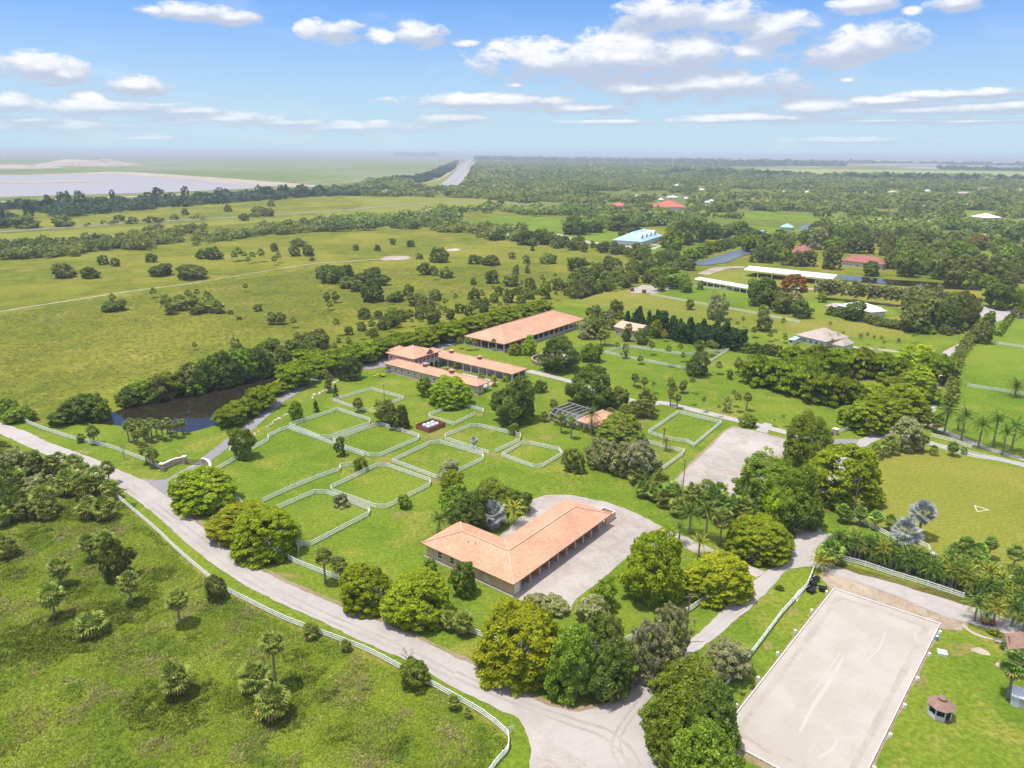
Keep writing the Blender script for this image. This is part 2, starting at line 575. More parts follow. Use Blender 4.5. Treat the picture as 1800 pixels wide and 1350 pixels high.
# foliage
L = {}
L['lime'] = leaf_mat('lime_leaves', (0.145, 0.200, 0.008), (0.212, 0.260, 0.010), (0.27, 0.29, 0.016), 3.0)
L['gold'] = leaf_mat('golden_leaves', (0.180, 0.218, 0.007), (0.250, 0.272, 0.009), (0.30, 0.29, 0.016), 3.0)
L['yellow'] = leaf_mat('yellow_green_leaves', (0.20, 0.27, 0.010), (0.28, 0.32, 0.012), None, 2.5)
L['mid'] = leaf_mat('green_leaves', (0.100, 0.150, 0.016), (0.170, 0.220, 0.024), (0.25, 0.28, 0.05), 2.6)
L['dark'] = leaf_mat('dark_green_leaves', (0.065, 0.098, 0.018), (0.110, 0.145, 0.028), (0.18, 0.19, 0.06), 2.6)
L['deep'] = leaf_mat('deep_green_leaves', (0.028, 0.060, 0.020), (0.050, 0.095, 0.028), None, 2.6)
L['olive'] = leaf_mat('olive_leaves', (0.165, 0.180, 0.065), (0.250, 0.250, 0.110), (0.31, 0.28, 0.16), 2.6)
L['grey'] = leaf_mat('greyish_leaves', (0.17, 0.175, 0.080), (0.240, 0.240, 0.115), (0.30, 0.27, 0.16), 2.6)
L['flat'] = leaf_mat('feathery_leaves', (0.115, 0.165, 0.010), (0.185, 0.225, 0.012), (0.24, 0.21, 0.02), 3.0)
L['scrub'] = leaf_mat('scrub_leaves', (0.095, 0.120, 0.030), (0.155, 0.175, 0.048), (0.23, 0.21, 0.09), 2.6)
L['red'] = leaf_mat('red_blossom_leaves', (0.13, 0.15, 0.03), (0.58, 0.19, 0.03), (0.62, 0.20, 0.03), 3.0, gain=1.2)
L['fewred'] = leaf_mat('green_leaves_with_red_flowers', (0.045, 0.105, 0.014), (0.10, 0.18, 0.02), (0.55, 0.08, 0.02), 4.0)
L['far'] = leaf_mat('distant_leaves', (0.085, 0.118, 0.032), (0.165, 0.188, 0.052), (0.22, 0.21, 0.085), 0.008)
L['fardark'] = leaf_mat('distant_dark_leaves', (0.032, 0.058, 0.028), (0.052, 0.085, 0.035), None, 0.02)
L['palm'] = leaf_mat('palm_leaves', (0.085, 0.118, 0.024), (0.155, 0.185, 0.042), (0.27, 0.25, 0.09), 1.4, 0.30)
L['palmgreen'] = leaf_mat('green_palm_leaves', (0.070, 0.130, 0.022), (0.130, 0.195, 0.035), (0.24, 0.26, 0.07), 0.8, 0.2)
L['palmyellow'] = leaf_mat('yellowing_palm_leaves', (0.19, 0.24, 0.03), (0.33, 0.33, 0.06), (0.45, 0.32, 0.06), 0.8, 0.2)
L['dead'] = leaf_mat('dry_palm_leaves', (0.25, 0.18, 0.06), (0.36, 0.265, 0.10), (0.34, 0.20, 0.07), 0.8, 0.2)
L['silver'] = leaf_mat('silver_palm_leaves', (0.22, 0.25, 0.235), (0.33, 0.35, 0.33), (0.36, 0.32, 0.28), 0.8, 0.15, gain=1.1)
L['tuft'] = leaf_mat('meadow_blades', (0.120, 0.168, 0.016), (0.168, 0.214, 0.024), (0.22, 0.20, 0.07), 0.08, 0.40)
L['straw'] = leaf_mat('straw_blades', (0.22, 0.21, 0.07), (0.30, 0.27, 0.11), None, 0.1, 0.35, gain=1.1)
L['vine'] = leaf_mat('vine_leaves', (0.080, 0.118, 0.012), (0.120, 0.155, 0.016), (0.16, 0.19, 0.04), 0.12, 0.35, gain=1.45)
L['ptuft'] = leaf_mat('pasture_blades', (0.145, 0.175, 0.030), (0.19, 0.205, 0.042), (0.24, 0.215, 0.08), 0.03, 0.4)

M['bark'] = plain('bark', (0.17, 0.135, 0.105), 0.9, 0.3, 6)
M['palmbark'] = plain('palm_bark', (0.26, 0.225, 0.18), 0.9, 0.25, 8)
M['bare'] = plain('bare_branches', (0.33, 0.28, 0.24), 0.9, 0.2, 8)
M['white'] = plain('white_paint', (0.84, 0.83, 0.80), 0.5, 0.05, 1.0)
M['stucco'] = plain('tan_stucco', (0.64, 0.44, 0.31), 0.85, 0.08, 0.8)
M['stuccopale'] = plain('pale_stucco', (0.66, 0.58, 0.48), 0.85, 0.08, 0.8)
M['pinkwall'] = plain('pink_stucco', (0.66, 0.42, 0.31), 0.85, 0.08, 0.8)
M['greywall'] = plain('grey_white_wall', (0.62, 0.63, 0.62), 0.8, 0.06, 0.8)
M['trim'] = plain('pale_trim', (0.70, 0.62, 0.54), 0.7, 0.05, 1.0)
M['dark'] = plain('dark_interior', (0.035, 0.032, 0.032), 0.9, 0.2, 1.0)
M['stalldoor'] = plain('stall_front', (0.42, 0.38, 0.37), 0.7, 0.25, 1.5)
M['concrete'] = plain('concrete', (0.38, 0.355, 0.33), 0.85, 0.12, 0.7)
M['brick'] = plain('red_brick', (0.30, 0.095, 0.055), 0.9, 0.25, 2.0)
M['stone'] = plain('rough_stone', (0.50, 0.36, 0.26), 0.9, 0.4, 1.8)
M['rock'] = plain('limestone_rock', (0.52, 0.44, 0.34), 0.9, 0.35, 2.5)
M['metalroof'] = plain('white_metal_roof', (0.72, 0.72, 0.74), 0.45, 0.05, 0.3)
M['blueroof'] = plain('blue_metal_roof', (0.36, 0.53, 0.66), 0.4, 0.05, 0.2)
M['redroof'] = plain('red_roof', (0.50, 0.13, 0.095), 0.7, 0.1, 0.4)
M['peachroof'] = plain('pale_peach_roof', (0.55, 0.37, 0.27), 0.8, 0.12, 0.8)
M['cageframe'] = plain('cage_metal', (0.50, 0.50, 0.50), 0.5, 0.05)
M['worn'] = ground_mat('worn_grass', [(0.16, 0.175, 0.05), (0.20, 0.195, 0.07), (0.235, 0.205, 0.09), (0.28, 0.22, 0.12)], 0.15, 0.5, 1.5, 0.4)
M['maroonroof'] = plain('dull_red_roof', (0.32, 0.12, 0.095), 0.75, 0.12, 0.4)
M['greyroof'] = plain('taupe_shingles', (0.42, 0.345, 0.30), 0.85, 0.12, 0.8)
M['brownroof'] = plain('brown_shingles', (0.27, 0.165, 0.125), 0.85, 0.15, 1.2)
M['glass'] = plain('window_glass', (0.03, 0.04, 0.05), 0.08, 0.1, 1.0, 0.6)
M['black'] = plain('black_plastic', (0.012, 0.013, 0.017), 0.35, 0.2, 3.0, 0.5)
M['tank'] = plain('white_tank', (0.62, 0.66, 0.72), 0.4, 0.1, 1.0)
M['steel'] = plain('painted_steel', (0.10, 0.10, 0.10), 0.5, 0.1, 2.0)
M['pole'] = plain('wood_pole', (0.22, 0.17, 0.13), 0.9, 0.2, 3.0)
M['redpaint'] = plain('red_paint', (0.55, 0.05, 0.05), 0.4, 0.1, 2.0)
M['bluepaint'] = plain('blue_paint', (0.12, 0.30, 0.48), 0.5, 0.1, 2.0)


def tile_mat(name, c, c2, flat=False):
    m, t = new_mat(name)
    uv = t.n('ShaderNodeTexCoord').outputs['UV']
    pos = t.n('ShaderNodeNewGeometry').outputs['Position']
    br = t.n('ShaderNodeTexBrick')
    br.offset = 0.5
    t.put(br.inputs['Vector'], uv)
    br.inputs['Color1'].default_value = (*c, 1)
    br.inputs['Color2'].default_value = (*c2, 1)
    br.inputs['Mortar'].default_value = (c[0] * 0.70, c[1] * 0.64, c[2] * 0.60, 1)
    br.inputs['Scale'].default_value = 1.0
    br.inputs['Mortar Size'].default_value = 0.045
    br.inputs['Mortar Smooth'].default_value = 0.4
    br.inputs['Bias'].default_value = -0.1
    br.inputs['Brick Width'].default_value = 0.42
    br.inputs['Row Height'].default_value = 0.50
    n = t.noise(pos, 0.12, 4, 0.6, 0.3)
    n2 = t.noise(pos, 1.3, 3, 0.7)
    k = t.math('MULTIPLY', t.maprange(n, 0.3, 0.7, 0.86, 1.08), t.maprange(n2, 0.3, 0.7, 0.90, 1.10))
    cc = t.vmath('SCALE', br.outputs[0])
    t.put(cc.inputs['Scale'], k)
    st = t.maprange(t.noise(pos, 0.085, 5, 0.7, 0.6), 0.58, 0.70)
    fin = t.mix(t.math('MULTIPLY', st, 0.55), cc.outputs[0], (c[0] * 0.92, c[1] * 0.72, c[2] * 0.72))
    return finish(m, t, fin, 0.75, br.outputs['Fac'], -0.6, 0.06, 0.25)


M['tile'] = tile_mat('terracotta_tiles', (0.575, 0.318, 0.196), (0.645, 0.382, 0.250))
M['tile2'] = tile_mat('peach_tiles', (0.575, 0.322, 0.205), (0.625, 0.366, 0.245))
M['ridge'] = plain('ridge_tiles', (0.62, 0.37, 0.27), 0.75, 0.2, 2.0)


def screen_mat():
    m, t = new_mat('insect_screen')
    return finish(m, t, (0.02, 0.02, 0.022), 0.6, alpha=0.55)


M['screen'] = screen_mat()

# ================================================================ THE SETTING
def outline(pts, step, amp, seed, closed=True):
    """resample a world outline and roughen it"""
    out = []
    n = len(pts)
    for i in range(n if closed else n - 1):
        a, b = pts[i], pts[(i + 1) % n]
        ln = (b - a).length
        k = max(1, min(60, int(ln / step)))
        d = (b - a).normalized() if ln > 0 else Vector((1, 0, 0))
        nr = Vector((-d.y, d.x, 0))
        for j in range(k):
            p = a.lerp(b, j / k)
            w = amp * (mnoise.noise(Vector((p.x / (step * 3), p.y / (step * 3), seed))) * 1.4 +
                       mnoise.noise(Vector((p.x / step, p.y / step, seed + 5))) * 0.8)
            out.append(p + nr * w * min(1.0, 2 * min(j, k - j) / k + 0.35))
    if not closed:
        out.append(pts[-1])
    return out


def smooth_pts(pts, n=6, closed=False):
    """Catmull-Rom through the points"""
    out = []
    m = len(pts)
    rng = range(m if closed else m - 1)
    g = (lambda i: pts[i % m]) if closed else (lambda i: pts[max(0, min(m - 1, i))])
    for i in rng:
        p0, p1, p2, p3 = g(i - 1), g(i), g(i + 1), g(i + 2)
        for k in range(n):
            t = k / n
            out.append(0.5 * ((2 * p1) + (p2 - p0) * t + (2 * p0 - 5 * p1 + 4 * p2 - p3) * t * t + (3 * p1 - p0 - 3 * p2 + p3) * t ** 3))
    if not closed:
        out.append(pts[-1])
    return out


def sheet(name, px, z, mat, step=2.0, amp=0.25, seed=1.0, sm=0, kind='structure', world=None):
    w = world if world else [P(x, y, 0) for x, y in px]
    if sm:
        w = smooth_pts(w, sm, True)
    o = outline(w, step, amp, seed) if amp else w
    o = [Vector((p.x, p.y, z)) for p in o]
    tr = tessellate_polygon([o])
    me = bpy.data.meshes.new(name)
    me.from_pydata([tuple(p) for p in o], [], [list(t) for t in tr])
    # all faces up
    import bmesh
    bm = bmesh.new()
    bm.from_mesh(me)
    for f in bm.faces:
        f.normal_update()
        if f.normal.z < 0:
            f.normal_flip()
    bm.to_mesh(me)
    bm.free()
    me.materials.append(mat)
    ob = link(name, me)
    return tag(ob, kind=kind)


def band(px_w, name, z, mat, amp=0.15, seed=2.0, edge=True):
    """strip along photograph pixels; every point carries its width in metres"""
    c = smooth_pts([P(x, y) for x, y, w in px_w], 5)
    ws = []
    for i in range(len(px_w) - 1):
        for k in range(5):
            ws.append(px_w[i][2] * (1 - k / 5) + px_w[i + 1][2] * k / 5)
    ws.append(px_w[-1][2])
    lft, rgt = [], []
    for i, p in enumerate(c):
        d = (c[min(i + 1, len(c) - 1)] - c[max(i - 1, 0)]).normalized()
        nr = Vector((-d.y, d.x, 0))
        lft.append(p + nr * ws[i] / 2)
        rgt.append(p - nr * ws[i] / 2)
    V, F = [], []
    for i in range(len(c)):
        a = amp * mnoise.noise(Vector((lft[i].x * .3, lft[i].y * .3, seed)))
        b = amp * mnoise.noise(Vector((rgt[i].x * .3, rgt[i].y * .3, seed + 3)))
        V += [(lft[i].x + a, lft[i].y + a, z), (rgt[i].x + b, rgt[i].y + b, z)]
        if i:
            F.append((2 * i - 2, 2 * i - 1, 2 * i + 1, 2 * i))
    me = np_mesh(name, V, F, [mat])
    return tag(link(name, me), kind='structure')


# base ground out to the horizon (one sheet)
def base_ground():
    rings = [0, 60, 120, 250, 500, 900, 1500, 2500, 4500, 8000, 16000, 30000, 45000]
    n = 48
    V, F = [(0, 0, 0)], []
    for r in rings[1:]:
        for k in range(n):
            t = 2 * math.pi * k / n
            V.append((r * math.cos(t), r * math.sin(t), 0))
    me = bpy.data.meshes.new('ground')
    for k in range(n):
        F.append((0, 1 + k, 1 + (k + 1) % n))
    for j in range(len(rings) - 2):
        a, b = 1 + j * n, 1 + (j + 1) * n
        for k in range(n):
            F.append((a + k, b + k, b + (k + 1) % n, a + (k + 1) % n))
    me.from_pydata(V, [], F)
    me.materials.append(M['pasture'])
    tag(link('ground', me), kind='structure')


base_ground()
# far country
sheet('marsh', [(-700, 345), (-700, 268.5), (300, 268.5), (760, 271.5), (835, 272.2), (800, 297), (770, 318), (735, 326), (640, 322), (556, 328), (450, 334), (150, 345), (0, 352)],
      0.35, M['marsh'], 50, 0)
sheet('forest_floor', [(835, 272.3), (2600, 283), (2600, 520), (1800, 440), (1560, 432), (1400, 400), (1230, 392), (1100, 378), (960, 362),
                       (850, 350), (700, 345), (690, 335), (745, 332), (815, 318)], 0.3, M['forest_floor'], 50, 0)
sheet('distant_marsh_strip', [(1330, 296), (1560, 299), (1860, 303), (2300, 309), (2300, 322), (1860, 315), (1600, 310), (1330, 304)], 0.75, M['palemarsh'], 50, 0)
sheet('distant_plain', [(1000, 276.5), (1400, 279.5), (1900, 284), (2600, 292), (2600, 302), (1900, 296), (1500, 291), (1200, 285), (1000, 280.5)], 0.6, M['paleplain'], 50, 0)
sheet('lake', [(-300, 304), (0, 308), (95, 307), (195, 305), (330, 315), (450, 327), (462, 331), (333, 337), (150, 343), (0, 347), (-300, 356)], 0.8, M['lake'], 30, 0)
sheet('lake_sandbar', [(-60, 321), (0, 319.5), (100, 317.8), (193, 318.5), (195, 320.2), (120, 321.2), (0, 323.3), (-60, 324)], 1.3, M['shore'], 30, 0)
sheet('lake_shore', [(-100, 309), (60, 307.5), (130, 305.0), (197, 302), (240, 303.3), (400, 314), (553, 326.0), (556, 329.5), (450, 328.2), (330, 316.5),
                     (200, 306.4), (120, 308), (0, 309.5)], 1.2, M['shore'], 30, 0)
sheet('levee_strip', [(-60, 357), (0, 354.8), (150, 349), (330, 341.5), (330, 343), (150, 351), (0, 357), (-60, 359)], 0.9, M['trail'], 30, 0)
sheet('lake_bank', [(-60, 352), (0, 349), (150, 344), (333, 338), (462, 332), (560, 329), (640, 327), (640, 333), (450, 341), (150, 359), (0, 366), (-60, 370)], 0.5,
      M['forest_floor'], 30, 0)
sheet('canal', [(768, 328.5), (797, 328.5), (806, 321), (813, 313), (820, 298), (833, 279), (829, 279), (812, 290), (800, 302), (783, 318)], 0.9, M['lake'], 30, 0)
band([(727, 325.5, 9), (752, 321, 9), (770, 316, 9), (786, 307, 10), (802, 296, 12), (823, 280, 16)], 'levee_road', 0.9, M['shore'], 0)
sheet('levee_grass', [(735, 327), (768, 328), (783, 318), (800, 301), (812, 290), (827, 279), (823, 279.4), (802, 297), (786, 308), (770, 318)], 0.7, M['hayfield'], 30, 0)
band([(798, 328, 14), (815, 312, 16), (824, 297, 18), (838, 279, 26)], 'canal_bank', 0.75, M['shore'], 2)
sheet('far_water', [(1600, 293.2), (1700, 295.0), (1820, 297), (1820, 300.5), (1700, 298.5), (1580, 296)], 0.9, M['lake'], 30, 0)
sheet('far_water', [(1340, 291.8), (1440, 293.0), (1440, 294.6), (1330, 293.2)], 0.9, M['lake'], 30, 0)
# highway, trails
band([(-30, 411, 10), (0, 408, 10), (140, 398, 10), (270, 390, 10), (430, 381, 10), (600, 370, 10), (700, 360.5, 10), (760, 357, 10), (860, 356.5, 10), (950, 360, 9)],
     'highway', 0.25, M['asphalt'], 0)
band([(-20, 551, 2.4), (120, 529, 2.4), (230, 512, 2.4), (330, 499, 2.0), (400, 488, 1.2), (470, 476, 1.8), (555, 463, 2.6), (610, 460, 2.6), (670, 455, 3)],
     'sandy_trail', 0.10, M['trail'], 0.9)
sheet('sand_pad', [(668, 455), (682, 450), (716, 450), (722, 453), (712, 457), (672, 458)], 0.12, M['shore'], 6, 0.8)
sheet('sand_pad', [(783, 439), (800, 436.5), (812, 438.5), (805, 441), (788, 442)], 0.12, M['shore'], 6, 0.8)
# estate lawn
sheet('lawn', [(-60, 726), (0, 739), (60, 745), (160, 742), (215, 749), (325, 760), (400, 735), (480, 674), (510, 652), (560, 636), (700, 600), (860, 560), (1000, 532),
               (1120, 545), (1300, 575), (1450, 585), (1560, 560), (1700, 540), (1850, 545), (2050, 900), (2300, 1600), (700, 1600), (800, 1440), (858, 1352),
               (897, 1322), (896, 1293), (855, 1256), (790, 1219), (710, 1176), (602, 1126), (503, 1088), (435, 1055), (402, 1038), (362, 1008), (312, 964),
               (279, 932), (242, 900), (209, 872), (150, 835), (66, 808), (0, 778), (-60, 750)], 0.02, M['lawn'], 2.0, 0.35)
sheet('back_field', [(1000, 532), (1040, 515), (1120, 508), (1215, 500), (1330, 497), (1480, 520), (1600, 560), (1590, 600), (1450, 588), (1300, 578), (1120, 548)],
      0.03, M['backfield'], 4, 0.5)
sheet('green_field', [(1150, 512), (1215, 497), (1310, 512), (1440, 525), (1560, 540), (1590, 556), (1500, 560), (1400, 556), (1230, 532)], 0.05, M['greenfield'], 4, 0.4)
sheet('dry_field', [(1235, 480), (1310, 470), (1480, 495), (1640, 505), (1740, 525), (1730, 545), (1600, 530), (1480, 512), (1320, 500), (1240, 492)], 0.05,
      M['hayfield'], 4, 0.5)
sheet('right_green_field', [(1765, 558), (1850, 556), (2050, 800), (2100, 830), (1800, 800), (1700, 780), (1625, 745), (1690, 650), (1700, 610)], 0.04,
      M['greenfield'], 3, 0.3)
sheet('mown_field', [(1505, 818), (1540, 800), (1590, 793), (1660, 798), (1800, 826), (1950, 850), (2100, 1100), (1900, 1040), (1800, 1004), (1700, 988), (1628, 972),
                     (1560, 938), (1508, 908), (1478, 892), (1520, 860)], 0.04, M['hayfield'], 2, 0.3)
sheet('forest_field', [(780, 392), (880, 380), (985, 383), (990, 400), (970, 410), (880, 400)], 0.1, M['greenfield'], 10, 2)
sheet('forest_field', [(965, 411), (1060, 404), (1090, 412), (1080, 425), (1150, 432), (1240, 440), (1190, 452), (1120, 447), (1010, 430), (940, 425)], 0.1,
      M['greenfield'], 8, 1.5)
sheet('forest_field', [(1235, 373), (1330, 372), (1450, 382), (1450, 390), (1330, 386), (1240, 382)], 0.35, M['greenfield'], 10, 2)
sheet('forest_field', [(1560, 382), (1640, 384), (1860, 390), (1860, 410), (1780, 404), (1700, 396), (1600, 389)], 0.35, M['backfield'], 10, 2)
sheet('forest_field', [(1660, 370), (1790, 374), (1790, 382), (1660, 380)], 0.35, M['greenfield'], 10, 2)
sheet('forest_field', [(1230, 392), (1320, 398), (1400, 400), (1410, 412), (1320, 425), (1240, 415)], 0.4, M['greenfield'], 10, 2)
sheet('forest_field', [(1660, 436), (1740, 438), (1810, 446), (1810, 458), (1700, 452)], 0.4, M['greenfield'], 10, 2)
sheet('forest_field', [(1430, 396), (1500, 398), (1560, 402), (1500, 406)], 0.4, M['backfield'], 10, 2)
sheet('tree_enclosure_grass', [(1452, 655), (1560, 650), (1600, 675), (1540, 690), (1480, 678)], 0.05, M['backfield'], 3, 0.4)
sheet('dry_strip', [(600, 345), (700, 337), (850, 348), (960, 360), (1000, 372), (860, 370), (700, 372), (560, 385), (300, 402), (0, 428), (-40, 425), (-40, 414),
                    (270, 396), (430, 387), (600, 376), (640, 360)], 0.15, M['hayfield'], 10, 2)
sheet('cream_track', [(960, 417), (972, 411), (1000, 412), (995, 416), (1010, 420), (1080, 430), (1145, 436), (1156, 433), (1130, 429), (1135, 427), (1165, 432),
                      (1150, 439), (1080, 434), (1000, 423)], 0.2, M['trail'], 8, 0.6)
# water
sheet('pond', [(158, 743), (187, 729), (235, 713), (333, 688), (430, 664), (487, 645), (512, 649), (482, 670), (446, 700), (405, 735), (362, 752), (325, 760),
               (290, 755), (215, 749), (180, 746)], 0.05, M['pond'], 2, 0.5, sm=3)
sheet('ditch_water', [(1195, 464), (1243, 457), (1290, 441), (1350, 429), (1380, 431), (1340, 443), (1300, 452), (1278, 462), (1240, 467)], 0.45,
      M['canal'], 6, 0.8)
sheet('ditch_water', [(1400, 408), (1412, 396), (1440, 394), (1455, 400), (1440, 408), (1425, 404)], 0.5, M['canal'], 6, 0.8)
sheet('ditch_water', [(1478, 484), (1560, 492), (1640, 497), (1725, 503), (1725, 511), (1640, 507), (1560, 501), (1478, 493)], 0.45, M['pond'], 5, 0.6)
sheet('ditch_water', [(1010, 520), (1060, 508), (1060, 514), (1020, 527)], 0.1, M['pond'], 5, 0.4)

# dirt edges, then roads
main_top = [(-60, 722), (0, 743), (50, 760), (83, 777), (167, 807), (215, 829), (250, 843), (262, 846), (292, 844), (320, 828), (347, 813)]
drive_l = [(347, 813), (400, 770), (440, 742), (500, 691), (562, 658)]
drive_r = [(569, 664), (500, 706), (449, 752), (412, 779), (372, 810), (340, 826), (322, 846), (308, 866), (306, 882)]
main_top2 = [(333, 907), (377, 947), (433, 990), (500, 1024), (600, 1067), (687, 1100), (750, 1131), (833, 1170), (900, 1210), (967, 1243), (1017, 1252), (1060, 1241),
             (1100, 1213), (1120, 1193), (1167, 1160), (1200, 1137), (1243, 1100), (1283, 1060), (1313, 1030)]
low_back = [(867, 1243), (800, 1210), (717, 1163), (633, 1127), (567, 1093), (500, 1064), (433, 1031), (383, 998), (333, 960), (283, 914), (233, 874), (200, 853),
            (133, 823), (67, 794), (0, 763), (-60, 742)]
sheet('road', main_top + [(306, 882)] + main_top2[:] + [(1350, 1002), (1390, 985), (1396, 950), (1402, 920), (1418, 900), (1432, 880), (1470, 800), (1478, 787),
      (1533, 763), (1577, 748), (1632, 715), (1640, 690), (1648, 650), (1658, 618), (1722, 586), (1732, 562), (1712, 546), (1712, 538), (1760, 541), (1800, 548), (1860, 552), (1860, 560),
      (1775, 558), (1752, 566), (1735, 586), (1672, 622), (1660, 650), (1652, 690), (1645, 722), (1590, 757), (1533, 778), (1508, 794), (1470, 850), (1436, 895),
      (1436, 925), (1452, 940), (1434, 966), (1431, 988), (1465, 993), (1533, 1010), (1600, 1030), (1683, 1055), (1800, 1085), (1990, 1140), (1990, 1185), (1800, 1122),
      (1760, 1112), (1700, 1095), (1667, 1087), (1567, 1044), (1470, 1012), (1453, 1004), (1432, 998), (1413, 997), (1387, 1000), (1367, 1020), (1327, 1062), (1267, 1114), (1200, 1162),
      (1173, 1181), (1147, 1207), (1133, 1240), (1130, 1275), (1136, 1310), (1160, 1355), (1190, 1450), (930, 1450), (932, 1350), (934, 1317), (924, 1284), (912, 1264)] + low_back,
      0.09, M['road'], 1.0, 0.26, sm=0)
sheet('dirt_edge', [(x - 3 if i > 4 else x, y + 3) for i, (x, y) in enumerate([(300, 884), (333, 909), (377, 949), (433, 992), (500, 1026), (600, 1069), (687, 1102), (750, 1133),
      (833, 1172), (900, 1212), (967, 1245), (1017, 1254), (1060, 1243)])] + [(1062, 1236), (1015, 1244), (967, 1234), (905, 1203), (835, 1163), (750, 1124), (690, 1093), (602, 1060), (503, 1018), (437, 984),
      (382, 942), (340, 903), (306, 876)], 0.05, M['dirt'], 0.8, 0.5)
sheet('west_drive', [(347, 812)] + drive_l[1:] + [(596, 646), (633, 636), (655, 631), (691, 624), (720, 618), (773, 606), (802, 596), (830, 583), (900, 562), (905, 566), (832, 592),
      (806, 603), (780, 613), (750, 640), (676, 645), (655, 649), (633, 650), (596, 654)] + drive_r, 0.10, M['asphalt'], 1.5, 0.12)
sheet('gate_apron', [(250, 842), (270, 845), (292, 843), (322, 826), (342, 820), (342, 830), (322, 846), (308, 866), (306, 882), (283, 866)], 0.115, M['asphalt'], 1.5, 0.05)
band([(928, 652, 4.5), (961, 660, 4.0), (1003, 671, 3.6), (1060, 690, 3.5), (1110, 704, 3.5), (1135, 712, 4), (1161, 708, 4), (1200, 716, 4), (1250, 728, 4), (1300, 740, 4), (1350, 752, 4),
      (1400, 765, 4), (1465, 780, 5)], 'garden_path', 0.085, M['concrete'], 0.1)
sheet('east_apron', [(1459, 772), (1510, 773), (1507, 780), (1490, 786), (1478, 790), (1466, 782)], 0.115, M['asphalt'], 1.5, 0.1)
sheet('gravel_yard', [(925, 900), (930, 880), (963, 870), (1003, 870), (1067, 883), (1120, 903), (1167, 927), (1200, 941), (1250, 964), (1317, 995), (1345, 1005), (1330, 1015),
      (1300, 1003), (1250, 985), (1200, 962), (1165, 958), (1130, 962), (1093, 987), (1060, 1017), (1013, 1053), (1000, 1076), (975, 1082), (940, 1070), (903, 1050), (880, 1040), (870, 950)],
      0.06, M['gravel'], 1.2, 0.35)
sheet('sand_court', [(1180, 850), (1218, 814), (1250, 784), (1275, 758), (1287, 751), (1330, 758), (1380, 773), (1383, 790), (1340, 840), (1297, 880), (1240, 868)], 0.06, M['gravel'],
      1.2, 0.3)
sheet('sand_court_ramp', [(1328, 757), (1343, 743), (1357, 746), (1348, 762)], 0.10, M['concrete'], 1.2, 0.1)
sheet('sand_court_edge', [(1176, 852), (1215, 811), (1247, 781), (1272, 756), (1288, 748), (1386, 771), (1388, 792), (1298, 886), (1240, 873)], 0.05, M['dirt'], 0.8, 0.35)
# branch lane towards the lower right, second lane, palm lane
band([(1440, 945, 6), (1485, 951, 4), (1560, 970, 4), (1627, 990, 4), (1727, 1004, 4.5), (1800, 1020, 5), (1950, 1060, 5)], 'lane', 0.07, M['gravel'], 0.3)
band([(1590, 765, 4), (1640, 781, 4), (1700, 798, 3.5), (1760, 809, 3.5), (1830, 824, 3.5)], 'palm_lane', 0.07, M['concrete'], 0.2)
band([(1628, 746, 3), (1660, 758, 3), (1700, 775, 3), (1750, 793, 3), (1795, 806, 3), (1850, 824, 3)], 'palm_lane', 0.075, M['concrete'], 0.1)
band([(1500, 610, 4), (1530, 613, 4), (1580, 618, 4), (1640, 622, 4)], 'house_drive', 0.07, M['trail'], 0.2)
band([(1545, 532, 3), (1600, 545, 3), (1650, 558, 3), (1700, 566, 3)], 'house_drive', 0.07, M['trail'], 0.2)
band([(1380, 505, 5), (1500, 514, 6), (1620, 530, 5), (1720, 545, 5)], 'sandy_lane', 0.08, M['trail'], 0.5)
band([(1235, 483, 9), (1268, 472, 12), (1310, 470, 8)], 'sandy_lane', 0.3, M['shore'], 0.5)
band([(1580, 383, 6), (1700, 389, 6), (1800, 391, 6), (1900, 396, 6)], 'country_road', 0.6, M['trail'], 0)
band([(1180, 362, 8), (1230, 366, 8), (1260, 367, 8)], 'country_road', 0.6, M['shore'], 0)
sheet('court', [(1105, 510), (1130, 501), (1165, 503), (1180, 508), (1150, 516), (1110, 515)], 0.08, M['gravel'], 3, 0.4)
sheet('round_pen_sand', [(940, 628), (952, 622), (980, 620), (1010, 628), (1015, 640), (985, 648), (955, 642)], 0.06, M['sand'], 2, 0.2)
sheet('bottom_driveway', [(922, 1283), (934, 1284), (960, 1300), (1000, 1322), (1030, 1345), (1000, 1360), (932, 1360), (934, 1317)], 0.10, M['gravel'], 1.2, 0.3)
sheet('dirt_patch', [(1446, 1004), (1500, 1018), (1560, 1036), (1665, 1078), (1705, 1092), (1692, 1110), (1655, 1106), (1560, 1072), (1470, 1042), (1455, 1030), (1440, 1012)], 0.0625, M['soil'], 0.8, 0.35)
for q in ([(1706, 1139), (1722, 1138), (1738, 1146), (1741, 1153), (1725, 1151), (1708, 1145)], [(1748, 1168), (1755, 1163), (1762, 1168), (1756, 1175)]):
    sheet('clay_patch', q, 0.05, M['shore'], 0.8, 0.1)
sheet('garden_bed', [(1700, 1095), (1735, 1092), (1800, 1106), (1800, 1122), (1760, 1122), (1735, 1112), (1712, 1103)], 0.055, M['leaf_litter'], 0.8, 0.3)
band([(1692, 1098, .6), (1705, 1110, .7), (1725, 1119, .7), (1745, 1124, .6)], 'garden_edging', 0.07, M['sand'], 0.1)
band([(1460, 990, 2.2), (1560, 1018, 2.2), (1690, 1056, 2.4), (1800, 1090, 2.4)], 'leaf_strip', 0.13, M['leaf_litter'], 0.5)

# litter under the big roadside trees
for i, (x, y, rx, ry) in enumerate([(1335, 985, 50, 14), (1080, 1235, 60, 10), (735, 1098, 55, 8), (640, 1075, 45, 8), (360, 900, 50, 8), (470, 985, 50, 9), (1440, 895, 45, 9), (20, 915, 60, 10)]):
    sheet('leaf_litter', [(x + rx * math.cos(t * .785), y + ry * math.sin(t * .785)) for t in range(8)], 0.032 + .001 * i, M['leaf_litter'], 0.8, 0.6)

